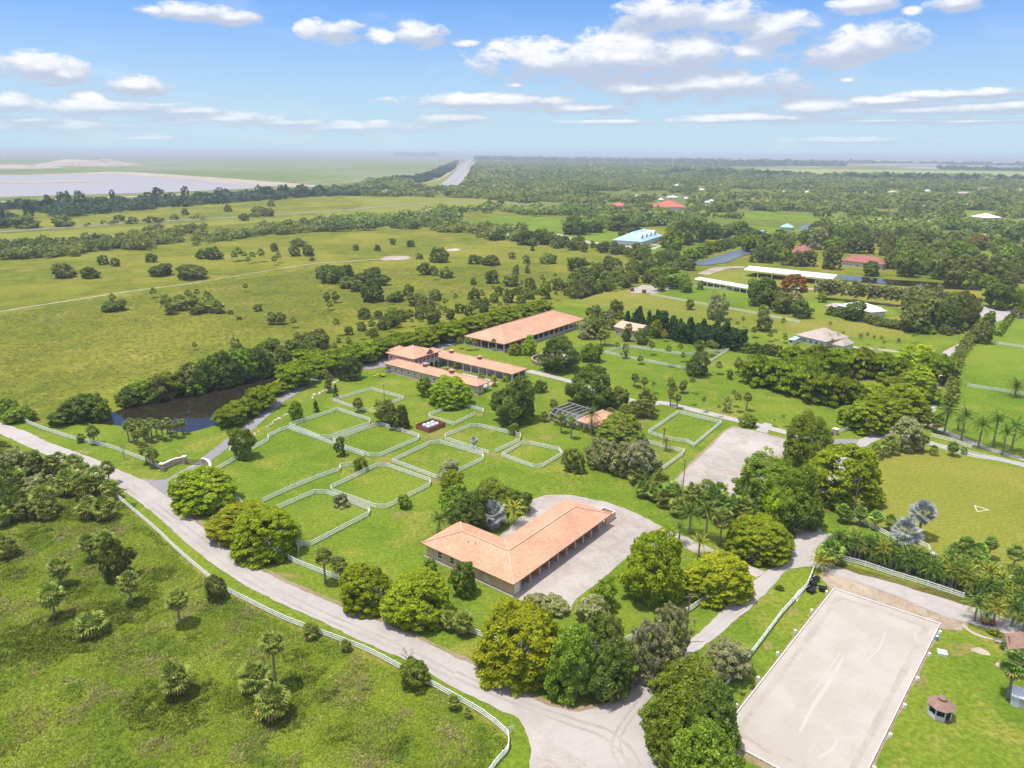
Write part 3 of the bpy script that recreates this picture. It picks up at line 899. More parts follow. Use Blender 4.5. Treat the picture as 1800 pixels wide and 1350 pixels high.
# lake-side spoil heaps
def mound(name, px0, px1, yb, h, dep, seed):
    a, b = P(px0, yb), P(px1, yb)
    nx, ny = 60, 14
    V, F = [], []
    for j in range(ny + 1):
        for i in range(nx + 1):
            u, v = i / nx, j / ny
            p = a.lerp(b, u)
            e = min(1, 6 * u, 3.5 * (1 - u)) * math.sin(math.pi * v) ** .5
            z = h * e * (.75 + .45 * mnoise.noise(Vector((u * 6, v * 2, seed))))
            V.append((p.x + (v - .5) * 30 * mnoise.noise(Vector((u * 9, seed, 0))), p.y + v * dep, max(-.5, z)))
    for j in range(ny):
        for i in range(nx):
            k = j * (nx + 1) + i
            F.append((k, k + 1, k + nx + 2, k + nx + 1))
    return tag(link(name, np_mesh(name, V, F, [M['shore']], smooth=True)), kind='structure')


mound('sand_mound', 44, 186, 292.5, 44, 500, 3.1)
mound('sand_mound', -60, 60, 297, 22, 300, 5.1)
sheet('sand_flat', [(-60, 299), (0, 296), (60, 293), (180, 292), (190, 294), (90, 298), (0, 302), (-60, 304)], 0.9, M['marsh'], 60, 20)

# tyre marks and pale wear on the roads
for i, (pts, w_) in enumerate([([(1090, 1350), (1075, 1310), (1100, 1260), (1150, 1200), (1190, 1160)], .5), ([(1104, 1345), (1090, 1306), (1112, 1262), (1160, 1206), (1196, 1166)], .5),
                               ([(1130, 1345), (1080, 1290), (1000, 1262), (900, 1225), (800, 1180)], .55), ([(1110, 1345), (1060, 1296), (985, 1268), (890, 1232), (795, 1190)], .55),
                               ([(800, 1184), (690, 1128), (560, 1072), (440, 1010), (340, 935), (230, 850)], .6), ([(795, 1194), (684, 1137), (553, 1081), (430, 1018), (330, 942), (220, 856)], .6)]):
    band([(x, y, w_) for x, y in pts], 'tyre_mark', 0.094 + .001 * i, M['tyre'], .25, i)

# the riding arena
AR_TL, AR_TR, AR_BL = P(1466, 1036), P(1652, 1098), P(1262, 1297)
uA = (AR_TR - AR_TL)
wA = uA.length
uA.normalize()
vA = Vector((uA.y, -uA.x, 0))
lA = (AR_BL - AR_TL).dot(vA)
# the corner angle of the photograph lies within a degree or two of square
arc = [AR_TL, AR_TL + uA * wA, AR_TL + uA * wA + vA * lA * 1.02, AR_TL + vA * lA]
if True:
    br = P(1530, 1345)
    d = (br - AR_TR).normalized()
    dl = (AR_BL - AR_TL).normalized()
    arc = [AR_TL, AR_TR, AR_TR + d * (lA * 1.02), AR_BL]
sheet('riding_arena_sand', None, 0.07, M['sand'], 2, 0.0, world=arc)
def inset(f, g):
    a, b, c, d = arc
    return a + (b - a) * f + (d - a) * g


rim = [inset(.09, .045), inset(.91, .045), inset(.91, .955), inset(.09, .955)]
for k_ in range(4):
    q0, q1 = rim[k_], rim[(k_ + 1) % 4]
    px_ = [proj(q0.lerp(q1, t_ / 6))[:2] for t_ in range(7)]
    band([(x_, y_, 1.0 + .5 * math.sin(3 * i_ + k_)) for i_, (x_, y_) in enumerate(px_)], 'hoof_track', 0.0725 + .0005 * k_, M['sandworn'], .5, k_)
for i_, (x_, y_, rx_, ry_) in enumerate([(865, 799, 12, 4), (842, 729, 8, 3), (757, 766, 26, 5), (678, 809, 22, 5), (772, 846, 24, 5), (640, 808, 14, 4), (663, 748, 9, 3), (1130, 738, 14, 4), (700, 905, 20, 5), (960, 770, 14, 4),
                                         (1150, 800, 10, 3), (500, 1012, 30, 5), (1080, 955, 26, 6), (1165, 945, 30, 5), (60, 768, 22, 3), (140, 795, 24, 3), (1250, 1150, 16, 6), (1395, 1075, 10, 9), (1350, 1135, 9, 9),
                                         (1690, 1140, 30, 12), (1620, 1200, 10, 14)]):
    sheet('worn_patch', [(x_ + rx_ * math.cos(t_ * .524) * (1 + .25 * math.sin(t_ * 2.1 + i_)), y_ + ry_ * math.sin(t_ * .524) * (1 + .3 * math.cos(t_ * 1.7 + i_))) for t_ in range(12)], 0.036 + .0004 * i_, M['worn'], 0.6, 0.45, i_ + 3)
band([(1482, 1156, .5), (1462, 1192, .7), (1432, 1238, .7), (1405, 1288, .4)], 'drag_mark', 0.075, M['sandpale'], .1)
band([(1556, 1112, .3), (1545, 1140, .4), (1520, 1165, .3)], 'drag_mark', 0.076, M['sandpale'], .1)
band([(1590, 1100, .3), (1606, 1110, .4), (1610, 1125, .3)], 'drag_mark', 0.077, M['sandpale'], .1)
band([(1473, 1300, .3), (1462, 1318, .5), (1440, 1332, .4)], 'drag_mark', 0.078, M['sandpale'], .1)
band([(1475, 1150, .2), (1455, 1180, .3), (1425, 1220, .2)], 'drag_mark', 0.079, M['sandpale'], .1)


# ================================================================ BUILDINGS
def frame(px_o, px_u, z, sgn=1):
    """local frame at an eave corner: returns origin (ground), angle of u"""
    a, b = P(*px_o, z), P(*px_u, z)
    d = b - a
    return Vector((a.x, a.y, 0)), math.atan2(d.y, d.x), Vector((d.x, d.y)).length


def local(o, ang, x, y, z):
    p = P(x, y, z) - o
    c, s = math.cos(-ang), math.sin(-ang)
    return p.x * c - p.y * s, p.x * s + p.y * c


def quv(pts):
    """uv in metres: u along the eave (first edge), v up the slope"""
    a, b = Vector(pts[0]), Vector(pts[1])
    e = (b - a).normalized()
    nrm = e.cross(Vector(pts[2]) - a).normalized()
    up = nrm.cross(e)
    return [((Vector(p) - a).dot(e), (Vector(p) - a).dot(up)) for p in pts]


def hip_roof(u0, v0, L_, W_, z, rise, mat, parent, over=0.0, th=0.28, gable=False, ridge=True, name='roof'):
    m = MB()
    u0, v0, L_, W_ = u0 - over, v0 - over, L_ + 2 * over, W_ + 2 * over
    h = min(L_, W_) / 2
    A, B, C_, D = (u0, v0, z), (u0 + L_, v0, z), (u0 + L_, v0 + W_, z), (u0, v0 + W_, z)
    if L_ >= W_:
        e = 0 if gable else h
        R1, R2 = (u0 + e, v0 + W_ / 2, z + rise), (u0 + L_ - e, v0 + W_ / 2, z + rise)
        fs = [(A, B, R2, R1), (B, C_, R2), (C_, D, R1, R2), (D, A, R1)]
    else:
        e = 0 if gable else h
        R1, R2 = (u0 + L_ / 2, v0 + e, z + rise), (u0 + L_ / 2, v0 + W_ - e, z + rise)
        fs = [(A, B, R1), (B, C_, R2, R1), (C_, D, R2), (D, A, R1, R2)]
    for f in fs:
        m.face(f, quv(f))
    low = [(p[0], p[1], z - th) for p in (A, B, C_, D)]
    top = [A, B, C_, D]
    for i in range(4):
        j = (i + 1) % 4
        m.face((low[i], low[j], top[j], top[i]), [(0, 0)] * 4)
    m.face((low[3], low[2], low[1], low[0]), [(0, 0)] * 4)
    r = m.build(name, mat, parent)
    if ridge and not gable:
        k = MB()
        for a, b in ((R1, R2), (A, R1), (D, R1) if L_ >= W_ else (B, R1), (B, R2) if L_ >= W_ else (D, R2), (C_, R2)):
            a2, b2 = Vector(a) + Vector((0, 0, .05)), Vector(b) + Vector((0, 0, .05))
            if (a2 - b2).length > 0.3:
                k.bar(a2, b2, 0.3, 0.16)
        link('ridge', k.mesh('ridge', M['ridge'] if mat.name.startswith(('terra', 'peach')) else mat), r)
    return r


def window(parent, x, y, z, w, h, ax, out):
    """ax 'u' or 'v': the wall runs along this axis; out: sign of the outside along the other one"""
    f, g = MB(), MB()
    if ax == 'u':
        f.box(x - w / 2 - .14, y - .05, z - .14, x + w / 2 + .14, y + .05, z).box(x - w / 2 - .14, y - .05, z + h, x + w / 2 + .14, y + .05, z + h + .14)
        f.box(x - w / 2 - .14, y - .05, z, x - w / 2, y + .05, z + h).box(x + w / 2, y - .05, z, x + w / 2 + .14, y + .05, z + h)
        f.box(x - .04, y - .045, z, x + .04, y + .045, z + h)
        g.box(x - w / 2, y - .03, z, x + w / 2, y + .03, z + h)
    else:
        f.box(x - .05, y - w / 2 - .14, z - .14, x + .05, y + w / 2 + .14, z).box(x - .05, y - w / 2 - .14, z + h, x + .05, y + w / 2 + .14, z + h + .14)
        f.box(x - .05, y - w / 2 - .14, z, x + .05, y - w / 2, z + h).box(x - .05, y + w / 2, z, x + .05, y + w / 2 + .14, z + h)
        f.box(x - .045, y - w / 2, z + h / 2 - .04, x + .045, y + w / 2, z + h / 2 + .04)
        g.box(x - .03, y - w / 2, z, x + .03, y + w / 2, z + h)
    wn = f.build('window', M['white'], parent)
    link('pane', g.mesh('pane', M['glass']), wn)


# ---- the L-shaped stable in front
def l_stable():
    Z = 3.5
    o, ang, Lu = frame((903, 1028), (1075.5, 903), Z)
    _, Lv = local(o, ang, 737, 955.6, Z)
    _, wm = local(o, ang, 984, 878, Z)
    W_ = 0.5 * (wm + local(o, ang, 864.5, 943, Z)[0])
    r = tag(empty('stable', o, ang), 'L-shaped tan stable with peach tiled roof and open stall bays beside the gravel yard', 'stable')
    rise, h = W_ * 0.5 * 0.36, W_ / 2
    F_, R_, R2, I_, A2, A_ = (0, 0, Z), (Lu, 0, Z), (Lu, W_, Z), (W_, W_, Z), (W_, Lv, Z), (0, Lv, Z)
    Kc, Kr, Ka = (h, h, Z + rise), (Lu - h, h, Z + rise), (h, Lv - h, Z + rise)
    m = MB()
    for f in ((F_, R_, Kr, Kc), (R_, R2, Kr), (R2, I_, Kc, Kr), (I_, A2, Ka, Kc), (A2, A_, Ka), (A_, F_, Kc, Ka)):
        m.face(f, quv(f))
    top = [F_, R_, R2, I_, A2, A_]
    low = [(p[0], p[1], p[2] - .3) for p in top]
    for i in range(6):
        j = (i + 1) % 6
        m.face((low[i], low[j], top[j], top[i]), [(0, 0)] * 4)
    m.face((low[0], low[3], low[2], low[1]), [(0, 0)] * 4)
    m.face((low[0], low[5], low[4], low[3]), [(0, 0)] * 4)
    roof = m.build('roof', M['tile'], r)
    k = MB()
    for a, b in ((Kc, Kr), (Kc, Ka), (F_, Kc), (R_, Kr), (R2, Kr), (A_, Ka), (A2, Ka), (I_, Kc)):
        k.bar(Vector(a) + Vector((0, 0, .06)), Vector(b) + Vector((0, 0, .06)), .32, .14)
    link('ridge', k.mesh('ridge', M['ridge']), roof)
    for (a, b) in ((h * .7, Lv * .62), (h * .75, Lv * .55)):
        link('vent_pipe', MB().tube([(a, b, Z + a * .36), (a, b, Z + a * .36 + .5)], .09, 6).mesh('vent_pipe', M['dark']), roof)
    ov = 0.9
    zt = Z - .3
    w = MB()
    w.box(ov, ov, 0, ov + .25, Lv - ov, zt)                       # long west wall
    w.box(ov + .25, Lv - ov - .25, 0, W_ - ov - .25, Lv - ov, zt)     # wing end
    w.box(W_ - ov - .25, W_ - ov + .002, 0, W_ - ov, Lv - ov, zt)
    w.box(W_ - ov - .25, W_ - ov - .25, 0, Lu - ov, W_ - ov, zt)
    w.box(Lu - ov - .25, ov + 3.4, 0, Lu - ov, W_ - ov - .25, zt)
    w.box(ov + .25, ov, 0, ov + 2.6, ov + .25, zt)
    w.box(ov + .25, 4.4, 0, Lu - ov - .25, 4.6, zt)
    w.build('wall', M['stucco'], r)
    MB().box(-0.1 + ov - .5, ov - .5, 0, ov, Lv - ov + .4, .16).build('footing', M['concrete'], r)
    MB().box(ov + .25, ov + .25, 0, Lu - ov - .25, 4.4, .12).build('floor', M['concrete'], r)
    n = 10
    x0, x1 = ov + 2.6, Lu - ov
    dx = (x1 - x0) / n
    for i in range(n + 1):
        MB().box(x0 + i * dx - .2, ov - .02, 0, x0 + i * dx + .2, ov + .38, zt).build('pillar', M['pinkwall'], r)
    for i in range(n):
        MB().box(x0 + i * dx + .5, 4.3, .12, x0 + (i + 1) * dx - .5, 4.39, 2.4).build('stall_door', M['stalldoor'], r)
        if i:
            MB().box(x0 + i * dx - .06, ov + .38, .12, x0 + i * dx + .06, 4.3, 1.5).build('partition', M['pinkwall'], r)
    MB().box(x0, ov + .02, zt - .38, x1 - .2, ov + .3, zt - .003).build('beam', M['trim'], r)
    dr = MB().box(ov + .45, ov - .05, .05, ov + 2.2, ov - .003, 2.5).build('door', M['white'], r)
    window(r, ov - .03, Lv - 5.2, 1.05, 1.2, 1.5, 'v', -1)
    window(r, ov - .03, Lv - 9.0, 1.05, 1.2, 1.5, 'v', -1)
    d = MB().box(ov - .06, 7.6, .5, ov - .003, 8.9, 2.3).build('hatch', M['trim'], r)
    MB().box(ov - .04, Lv - 12.6, 0, ov - .003, Lv - 12.45, zt).build('downpipe', M['trim'], r)
    ac = tag(empty('air_conditioner', (0, 0, 0)), 'small dark air conditioning unit on the ground against the tan stable wall', 'air conditioner')
    c, s = math.cos(ang), math.sin(ang)
    q = Vector((ov - .75, Lv - 11.2, .17))
    ac.location = o + Vector((q.x * c - q.y * s, q.x * s + q.y * c, .0))
    ac.rotation_euler = (0, 0, ang)
    MB().box(-.4, -.4, .17, .4, .4, .95).build('casing', M['stalldoor'], ac)
    MB().tube([(0, 0, .95), (0, 0, 1.0)], .32, 12).build('fan_grille', M['dark'], ac)
    # bin enclosure of low walls
    b = tag(empty('walled_enclosure', (0, 0, 0), ang), 'small roofless pink block enclosure at the end of the L-shaped stable', 'enclosure')
    q = Vector((Lu - .2, W_ * .10, 0))
    b.location = o + Vector((q.x * c - q.y * s, q.x * s + q.y * c, 0))
    e1, e2, hh = 4.6, 3.4, 1.9
    MB().box(0, 0, 0, e1, .25, hh).box(e1 - .25, .25, 0, e1, e2, hh).box(0, e2, 0, e1, e2 + .25, hh).build('wall', M['pinkwall'], b)
    MB().box(-.03, -.03, hh, e1 + .03, .28, hh + .08).box(e1 - .28, .281, hh, e1 + .03, e2 - .03, hh + .08).box(-.03, e2 - .028, hh, e1 + .03, e2 + .28, hh + .08).build('coping', M['trim'], b)
    MB().box(.02, .26, .1, e1 - .27, e2 - .01, .17).build('floor', M['concrete'], b)


l_stable()


# ---- the U-shaped stable with the two-storey block
def cupola(r, u, v, z, s=1.5):
    b = MB().box(u - s / 2, v - s / 2, z - .8, u + s / 2, v + s / 2, z + .75).build('cupola', M['brownroof'], r)
    m = MB()
    e = s / 2 + .45
    A, B, C_, D, T = (u - e, v - e, z + .75), (u + e, v - e, z + .75), (u + e, v + e, z + .75), (u - e, v + e, z + .75), (u, v, z + 1.45)
    for f in ((A, B, T), (B, C_, T), (C_, D, T), (D, A, T)):
        m.face(f, quv(f))
    m.face((D, C_, B, A), [(0, 0)] * 4)
    link('cap', m.mesh('cap', M['tile2']), b)


def arcade(r, u0, u1, v, n, zt, ax='u', col='pillar'):
    """pillars and arched openings along u at v"""
    du = (u1 - u0) / n
    for i in range(n + 1):
        x = u0 + i * du
        if ax == 'u':
            MB().box(x - .25, v - .2, 0, x + .25, v + .2, zt).build(col, M['stuccopale'], r)
        else:
            MB().box(v - .2, x - .25, 0, v + .2, x + .25, zt).build(col, M['stuccopale'], r)
    m = MB()
    for i in range(n):
        a, b = u0 + i * du + .25, u0 + (i + 1) * du - .25
        K = 8
        for k in range(K):
            t0, t1 = k / K, (k + 1) / K
            xa, xb = a + (b - a) * t0, a + (b - a) * t1
            za, zb = [zt - .15 - (1 - math.sin(math.pi * t) ** .6) * 1.0 for t in (t0, t1)]
            for s in (-.14, .14):
                q = [(xa, v + s, za), (xb, v + s, zb), (xb, v + s, zt), (xa, v + s, zt)]
                if ax != 'u':
                    q = [(y, x, z) for x, y, z in q]
                m.face(q)
            q = [(xa, v - .14, za), (xa, v + .14, za), (xb, v + .14, zb), (xb, v - .14, zb)]
            if ax != 'u':
                q = [(y, x, z) for x, y, z in q]
            m.face(q)
    m.build('arches', M['stuccopale'], r)


def u_stable():
    Z = 3.7
    o, ang, Ls = frame((673.2, 638.3), (838.9, 679.5), Z)
    _, Ws = local(o, ang, 863.7, 671.8, Z)
    Ws = max(Ws, 8.6)
    r = tag(empty('stable', o, ang), 'U-shaped horse stable with two-storey block, peach tiled wings and four cupolas', 'stable')
    un, vn = local(o, ang, 901, 657.8, Z)
    un2, vn2 = local(o, ang, 928.3, 647.7, Z)
    ui, vi = local(o, ang, 775.9, 626.7, Z)
    Wn = max(8.6, vn2 - vn)
    # south wing
    hip_roof(0, 0, Ls, Ws, Z, 1.75, M['tile2'], r, name='roof')
    hip_roof(ui - 14, vn, un - ui + 14, Wn, Z, 1.85, M['tile2'], r, name='roof')
    for u in (Ls * .40, Ls * .68):
        cupola(r, u, Ws / 2, Z + 1.9)
    for u in (ui + 3.0, ui + (un - ui) * .47):
        cupola(r, u, vn + Wn / 2, Z + 1.95)
    w = MB()
    w.box(.8, .8, 0, Ls - 6.5, 1.05, Z - .28).box(.8, 1.05, 0, 1.05, Ws - 1.05, Z - .28).box(.8, Ws - 1.05, 0, Ls - 6.5, Ws - .8, Z - .28)
    w.box(Ls - 6.75, 1.052, 0, Ls - 6.5, Ws - 1.052, Z - .28)
    w.box(Ls - 6.499, .8, 0, Ls - .8, 1.05, Z - .28)
    w.box(Ls - 1.05, 1.051, 0, Ls - .8, Ws * .55, Z - .28)
    w.box(ui - 13, vn + 3.2, 0, un - 2, vn + 3.45, Z - .28).box(ui - 13, vn + Wn - 1.05, 0, un - .8, vn + Wn - .8, Z - .28)
    w.build('wall', M['stuccopale'], r)
    MB().box(.74, .74, 0, Ls - .74, .799, 1.0).box(Ls - .799, .8, 0, Ls - .74, Ws * .55, 1.0).build('wainscot', M['pinkwall'], r)
    MB().box(.3, .25, 0, Ls - .2, .739, .12).build('footing', M['concrete'], r)
    n = 13
    for i in range(n):
        window(r, 3.2 + i * (Ls - 8) / (n - 1), .77, 1.45, 1.0, 1.05, 'u', -1)
    for x in (Ls - .9, Ls - 4):
        MB().box(x - .15, Ws - 1.0, 0, x + .15, Ws - .7, Z - .28).build('pillar', M['stuccopale'], r)
    window(r, Ls - .77, 2.6, 1.3, 1.1, 1.3, 'v', 1)
    # arcade of the north wing
    arcade(r, ui + .5, un - .8, vn + .7, 9, Z - .28)
    arcade(r, vn + .7, vn + Wn - .9, un - .8, 2, Z - .28, 'v')
    for i in range(9):
        a = ui + .5 + i * (un - ui - 1.3) / 9
        MB().box(a + .9, vn + 3.1, .1, a + 3.1, vn + 3.19, 2.3).build('stall_door', M['stalldoor'], r)
    MB().box(ui, vn + .5, 0, un - .6, vn + 3.2, .1).build('floor', M['concrete'], r)
    # two-storey block
    ZB = 6.9
    a = local(o, ang, 686.4, 617.3, ZB)
    b = local(o, ang, 726.9, 631.5, ZB)
    c = local(o, ang, 778, 617.5, ZB)
    L2, W2 = b[0] - a[0], c[1] - b[1]
    u0, v0 = b[0] - L2, b[1]
    hip_roof(u0, v0, L2, W2 * .98, ZB, 2.9, M['tile2'], r, name='roof')
    hip_roof(u0 - 3.0, v0 + W2 * .25, 7, W2 * .42, ZB - .25, 1.9, M['tile2'], r, name='roof')
    # gablet on the courtyard side
    g = MB()
    gu, gv = u0 + L2, v0 + W2 * .62
    tri = [(gu - .5, gv - 2.6, ZB + .35), (gu - .5, gv + 2.6, ZB + .35), (gu - .5, gv, ZB + 2.3)]
    bk = (gu - 5.6, gv, ZB + 2.3)
    g.face((tri[0], tri[2], bk), [(0, 0), (3, 2), (0, 2)])
    g.face((tri[1], bk, tri[2]), [(0, 0), (3, 2), (0, 2)])
    g.build('gablet_roof', M['tile2'], r)
    g = MB()
    g.face([(p[0] - .12, p[1], p[2] - (.15 if i == 2 else 0)) for i, p in enumerate(tri)])
    g.build('gablet', M['brownroof'], r)
    w = MB()
    x0, x1, y0, y1 = u0 + .8, u0 + L2 - .8, v0 + .8, v0 + W2 - .8
    w.box(x0, y0, 0, x1, y0 + .25, ZB - .28).box(x0, y0 + .25, 0, x0 + .25, y1 - .25, ZB - .28).box(x0, y1 - .25, 0, x1, y1, ZB - .28)
    w.box(x1 - 2.75, y0 + .25, 3.4, x1 - 2.5, y1 - .25, ZB - .28)
    w.build('upper_wall', M['pinkwall'], r)
    MB().box(x1 - 2.499, y0 + .26, 3.2, x1 + .3, y1 - .26, 3.4).build('balcony_floor', M['concrete'], r)
    rl = MB()
    rl.box(x1 + .18, y0, 4.35, x1 + .26, y1, 4.45).box(x1 + .18, y0, 3.5, x1 + .24, y1, 3.56)
    for i in range(60):
        y = y0 + (y1 - y0) * i / 59
        rl.box(x1 + .19, y - .02, 3.56, x1 + .23, y + .02, 4.35)
    rl.build('balcony_railing', M['white'], r)
    for i in range(7):
        y = y0 + .3 + (y1 - y0 - .6) * i / 6
        MB().box(x1 - .12, y - .14, 3.4, x1 + .14, y + .14, ZB - .28).build('balcony_post', M['stuccopale'], r)
    arcade(r, y0 + .2, y1 - .2, x1, 5, 3.2, 'v')
    for i in range(3):
        window(r, x0 + 2 + i * 3.2, y0 - .03, 4.6, 1.2, 1.1, 'u', -1)
    # courtyard paving
    cy = tag(MB().box(Ls * .55, Ws + .2, 0, un - 5, vn - 2.2, .09).build('courtyard_path', M['concrete'], None), kind='structure')
    cy.location, cy.rotation_euler = o, (0, 0, ang)


u_stable()


# ---- the covered riding arena
def covered_arena():
    Z = 4.3
    o, ang, L_ = frame((886.7, 605.1), (1028.3, 560.3), Z)
    _, W_ = local(o, ang, 823, 588.5, Z)
    r = tag(empty('covered_arena', o, ang), 'long open-sided riding hall with huge peach hip roof on pale columns', 'covered arena')
    hip_roof(0, 0, L_, W_, Z, W_ * .5 * .40, M['tile2'], r, th=.45)
    n, k = 15, 5
    for i in range(n + 1):
        x = .9 + (L_ - 1.8) * i / n
        for y in (.9, W_ - .9):
            MB().box(x - .22, y - .22, 0, x + .22, y + .22, Z - .45).build('column', M['stuccopale'], r)
    for j in range(1, k):
        y = .9 + (W_ - 1.8) * j / k
        for x in (.9, L_ - .9):
            MB().box(x - .22, y - .22, 0, x + .22, y + .22, Z - .45).build('column', M['stuccopale'], r)
    MB().box(.95, .86, .1, L_ - .95, .94, 1.25).box(.95, W_ - .94, .1, L_ - .95, W_ - .86, 1.25).box(.86, .95, .1, .94, W_ * .35, 1.25).build('kickboard', M['stalldoor'], r)
    MB().box(.5, .5, 0, L_ - .5, W_ - .5, .09).build('arena_floor', M['stalldoor'], r)


covered_arena()


def simple_house(label, cat, name, px_o, px_u, px_v, Z, rise, roof, wall, n=4, over=0.7, gable=False, pillars=0, winh=1.2, W_=None, group=None):
    o, ang, L_ = frame(px_o, px_u, Z)
    W_ = W_ if W_ else max(4.0, local(o, ang, px_v[0], px_v[1], Z)[1])
    r = tag(empty(name, o, ang), label, cat, group)
    hip_roof(0, 0, L_, W_, Z, rise, roof, r, gable=gable, ridge=False)
    if wall is not None:
        w = MB()
        x0, x1, y0, y1, t = over, L_ - over, over, W_ - over, .25
        w.box(x0, y0, 0, x1, y0 + t, Z - .28).box(x0, y1 - t, 0, x1, y1, Z - .28).box(x0, y0 + t, 0, x0 + t, y1 - t, Z - .28).box(x1 - t, y0 + t, 0, x1, y1 - t, Z - .28)
        w.build('wall', wall, r)
        for i in range(n):
            window(r, x0 + (x1 - x0) * (i + .5) / n, y0 - .03, .9, 1.4, winh, 'u', -1)
        window(r, x0 - .03, (y0 + y1) / 2, .9, 1.4, winh, 'v', -1)
        MB().box(x0 + (x1 - x0) / n * 1.0 - .5, y0 - .05, .05, x0 + (x1 - x0) / n + .5, y0 - .003, 2.2).build('door', M['stalldoor'], r)
    if gable:
        g = MB()
        for x in (.3, L_ - .3):
            if L_ >= W_:
                g.face([(x, .3, Z), (x, W_ - .3, Z), (x, W_ / 2, Z + rise - .15)])
        g.build('gable', wall or M['metalroof'], r)
    for i in range(pillars):
        x = .6 + (L_ - 1.2) * i / (pillars - 1)
        for y in (.5, W_ - .5):
            MB().box(x - .18, y - .18, 0, x + .18, y + .18, Z - .28).build('post', M['white'], r)
    return r, o, ang, L_, W_


# ---- the estate house and its pool cage
def estate_house():
    Z = 3.3
    o, ang, L_ = frame((1011, 738), (1047.5, 750), Z)
    _, W_ = local(o, ang, 1028, 708.5, Z)
    W_ = min(W_, 34)
    r = tag(empty('house', o, ang), 'low house with orange-pink tiled V-shaped roof beside the screened pool', 'house')
    ww = 11.5
    hip_roof(0, 0, L_, W_ * .93, Z, L_ * .5 * .42, M['tile'], r)
    u2, v2 = local(o, ang, 1070, 716, Z)
    hip_roof(L_ - 2.0, W_ * .22, 13.5, W_ * .50, Z - .02, 2.6, M['tile'], r)
    w = MB()
    w.box(.8, .8, 0, L_ - .8, 1.05, Z - .3).box(.8, 1.05, 0, 1.05, W_ * .93 - .8, Z - .3).box(L_ - 1.05, 1.05, 0, L_ - .8, W_ * .93 - .8, Z - .3)
    w.box(L_ - .799, W_ * .22 + .8, 0, L_ + 10.7, W_ * .22 + 1.05, Z - .3).box(L_ + 10.45, W_ * .22 + 1.051, 0, L_ + 10.7, W_ * .72 - .8, Z - .3)
    w.box(1.051, W_ * .93 - 1.05, 0, L_ - 1.051, W_ * .93 - .8, Z - .3)
    w.build('wall', M['stuccopale'], r)
    for i in range(3):
        window(r, 2.4 + i * (L_ - 4.8) / 2, .77, .8, 1.1, 1.5, 'u', -1)
    # pool cage
    e = tag(empty('pool_enclosure', o, ang), 'dark screened pool enclosure with white frame beside the tiled house', 'pool enclosure')
    a = local(o, ang, 966.5, 740, 0)
    b = local(o, ang, 1006, 704, 3.4)
    x0, x1, y0, y1, h = a[0], -.2, max(-.5, a[1]), min(b[1], W_ * .8), 2.9
    fr = MB()
    nx, ny = 5, 6
    for i in range(nx + 1):
        x = x0 + (x1 - x0) * i / nx
        hh = h + 1.3 * math.sin(math.pi * min(1, (i / nx) * 1.0))
        fr.bar((x, y0, 0), (x, y0, h), .14, .14).bar((x, y1, 0), (x, y1, h), .14, .14)
        fr.bar((x, y0, h), (x, y0 + 2.4, h + 1.4), .14, .14).bar((x, y1, h), (x, y1 - 2.4, h + 1.4), .14, .14).bar((x, y0 + 2.4, h + 1.4), (x, y1 - 2.4, h + 1.4), .14, .14)
    for y, z in ((y0, h), (y1, h), (y0 + 2.4, h + 1.4), (y1 - 2.4, h + 1.4), (y0, .1), (y0, 1.2)):
        fr.bar((x0, y, z), (x1, y, z), .14, .14)
    for j in range(1, ny):
        y = y0 + (y1 - y0) * j / ny
        fr.bar((x0, y, 0), (x0, y, h), .12, .12)
    fr.bar((x0, y0, h), (x0, y1, h), .12, .12)
    fr.build('cage_frame', M['cageframe'], e)
    s = MB()
    p = [(y0, h), (y0 + 2.4, h + 1.4), (y1 - 2.4, h + 1.4), (y1, h)]
    for i in range(3):
        (ya, za), (yb, zb) = p[i], p[i + 1]
        s.face([(x0, ya, za - .02), (x1, ya, za - .02), (x1, yb, zb - .02), (x0, yb, zb - .02)])
    s.face([(x0, y0, 0), (x1, y0, 0), (x1, y0, h), (x0, y0, h)])
    s.face([(x0, y0, 0), (x0, y0, h), (x0, y0 + 2.4, h + 1.4), (x0, y1 - 2.4, h + 1.4), (x0, y1, h), (x0, y1, 0)])
    s.face([(x0, y1, 0), (x1, y1, 0), (x1, y1, h), (x0, y1, h)])
    s.build('screen', M['screen'], e)
    MB().box(x0, y0, 0, x1, y1, .1).build('patio', M['concrete'], e)
    m = MB()
    cx, cy, rx, ry = (x0 + x1) / 2, (y0 + y1) / 2, (x1 - x0) * .3, (y1 - y0) * .28
    m.face([(cx + rx * math.cos(t * .3927) * (1 + .15 * math.cos(t * .785)), cy + ry * math.sin(t * .3927), .13) for t in range(16)])
    m.build('pool', M['poolwater'], e)
    # clipped hedge along the front
    return


estate_house()

# tan flat-ended shed among palms, houses to the east
simple_house('long tan-walled building with pale gabled roof behind palms in front of the dark conifer hedge', 'outbuilding', 'outbuilding', (1078, 574), (1122, 583), (1088, 566),
             4.2, 2.2, M['peachroof'], M['stucco'], 4, .5, True, W_=14)
simple_house('grey-roofed white house with a small pool annex between palm drive and flat-topped trees', 'house', 'house', (1398, 588), (1452, 601), (1441, 573), 3.4, 4.2, M['greyroof'],
             M['greywall'], 5, .7, W_=19)
simple_house('small grey-roofed wing standing right of the larger grey-roofed white house', 'house wing', 'house_wing', (1462, 604.5), (1484, 609), (1485, 598), 3.2, 2.4,
             M['greyroof'], M['greywall'], 2, .6, W_=11)
pe, *_ = simple_house('small white pool cabin with pale blue roof left of the grey-roofed house', 'pool cabin', 'pool_cabin', (1385, 596), (1396, 598), (1397, 590), 2.6, 0.9,
                      plain('pale_blue_roof', (0.50, 0.66, 0.72), 0.4), M['greywall'], 1, .3, W_=7)
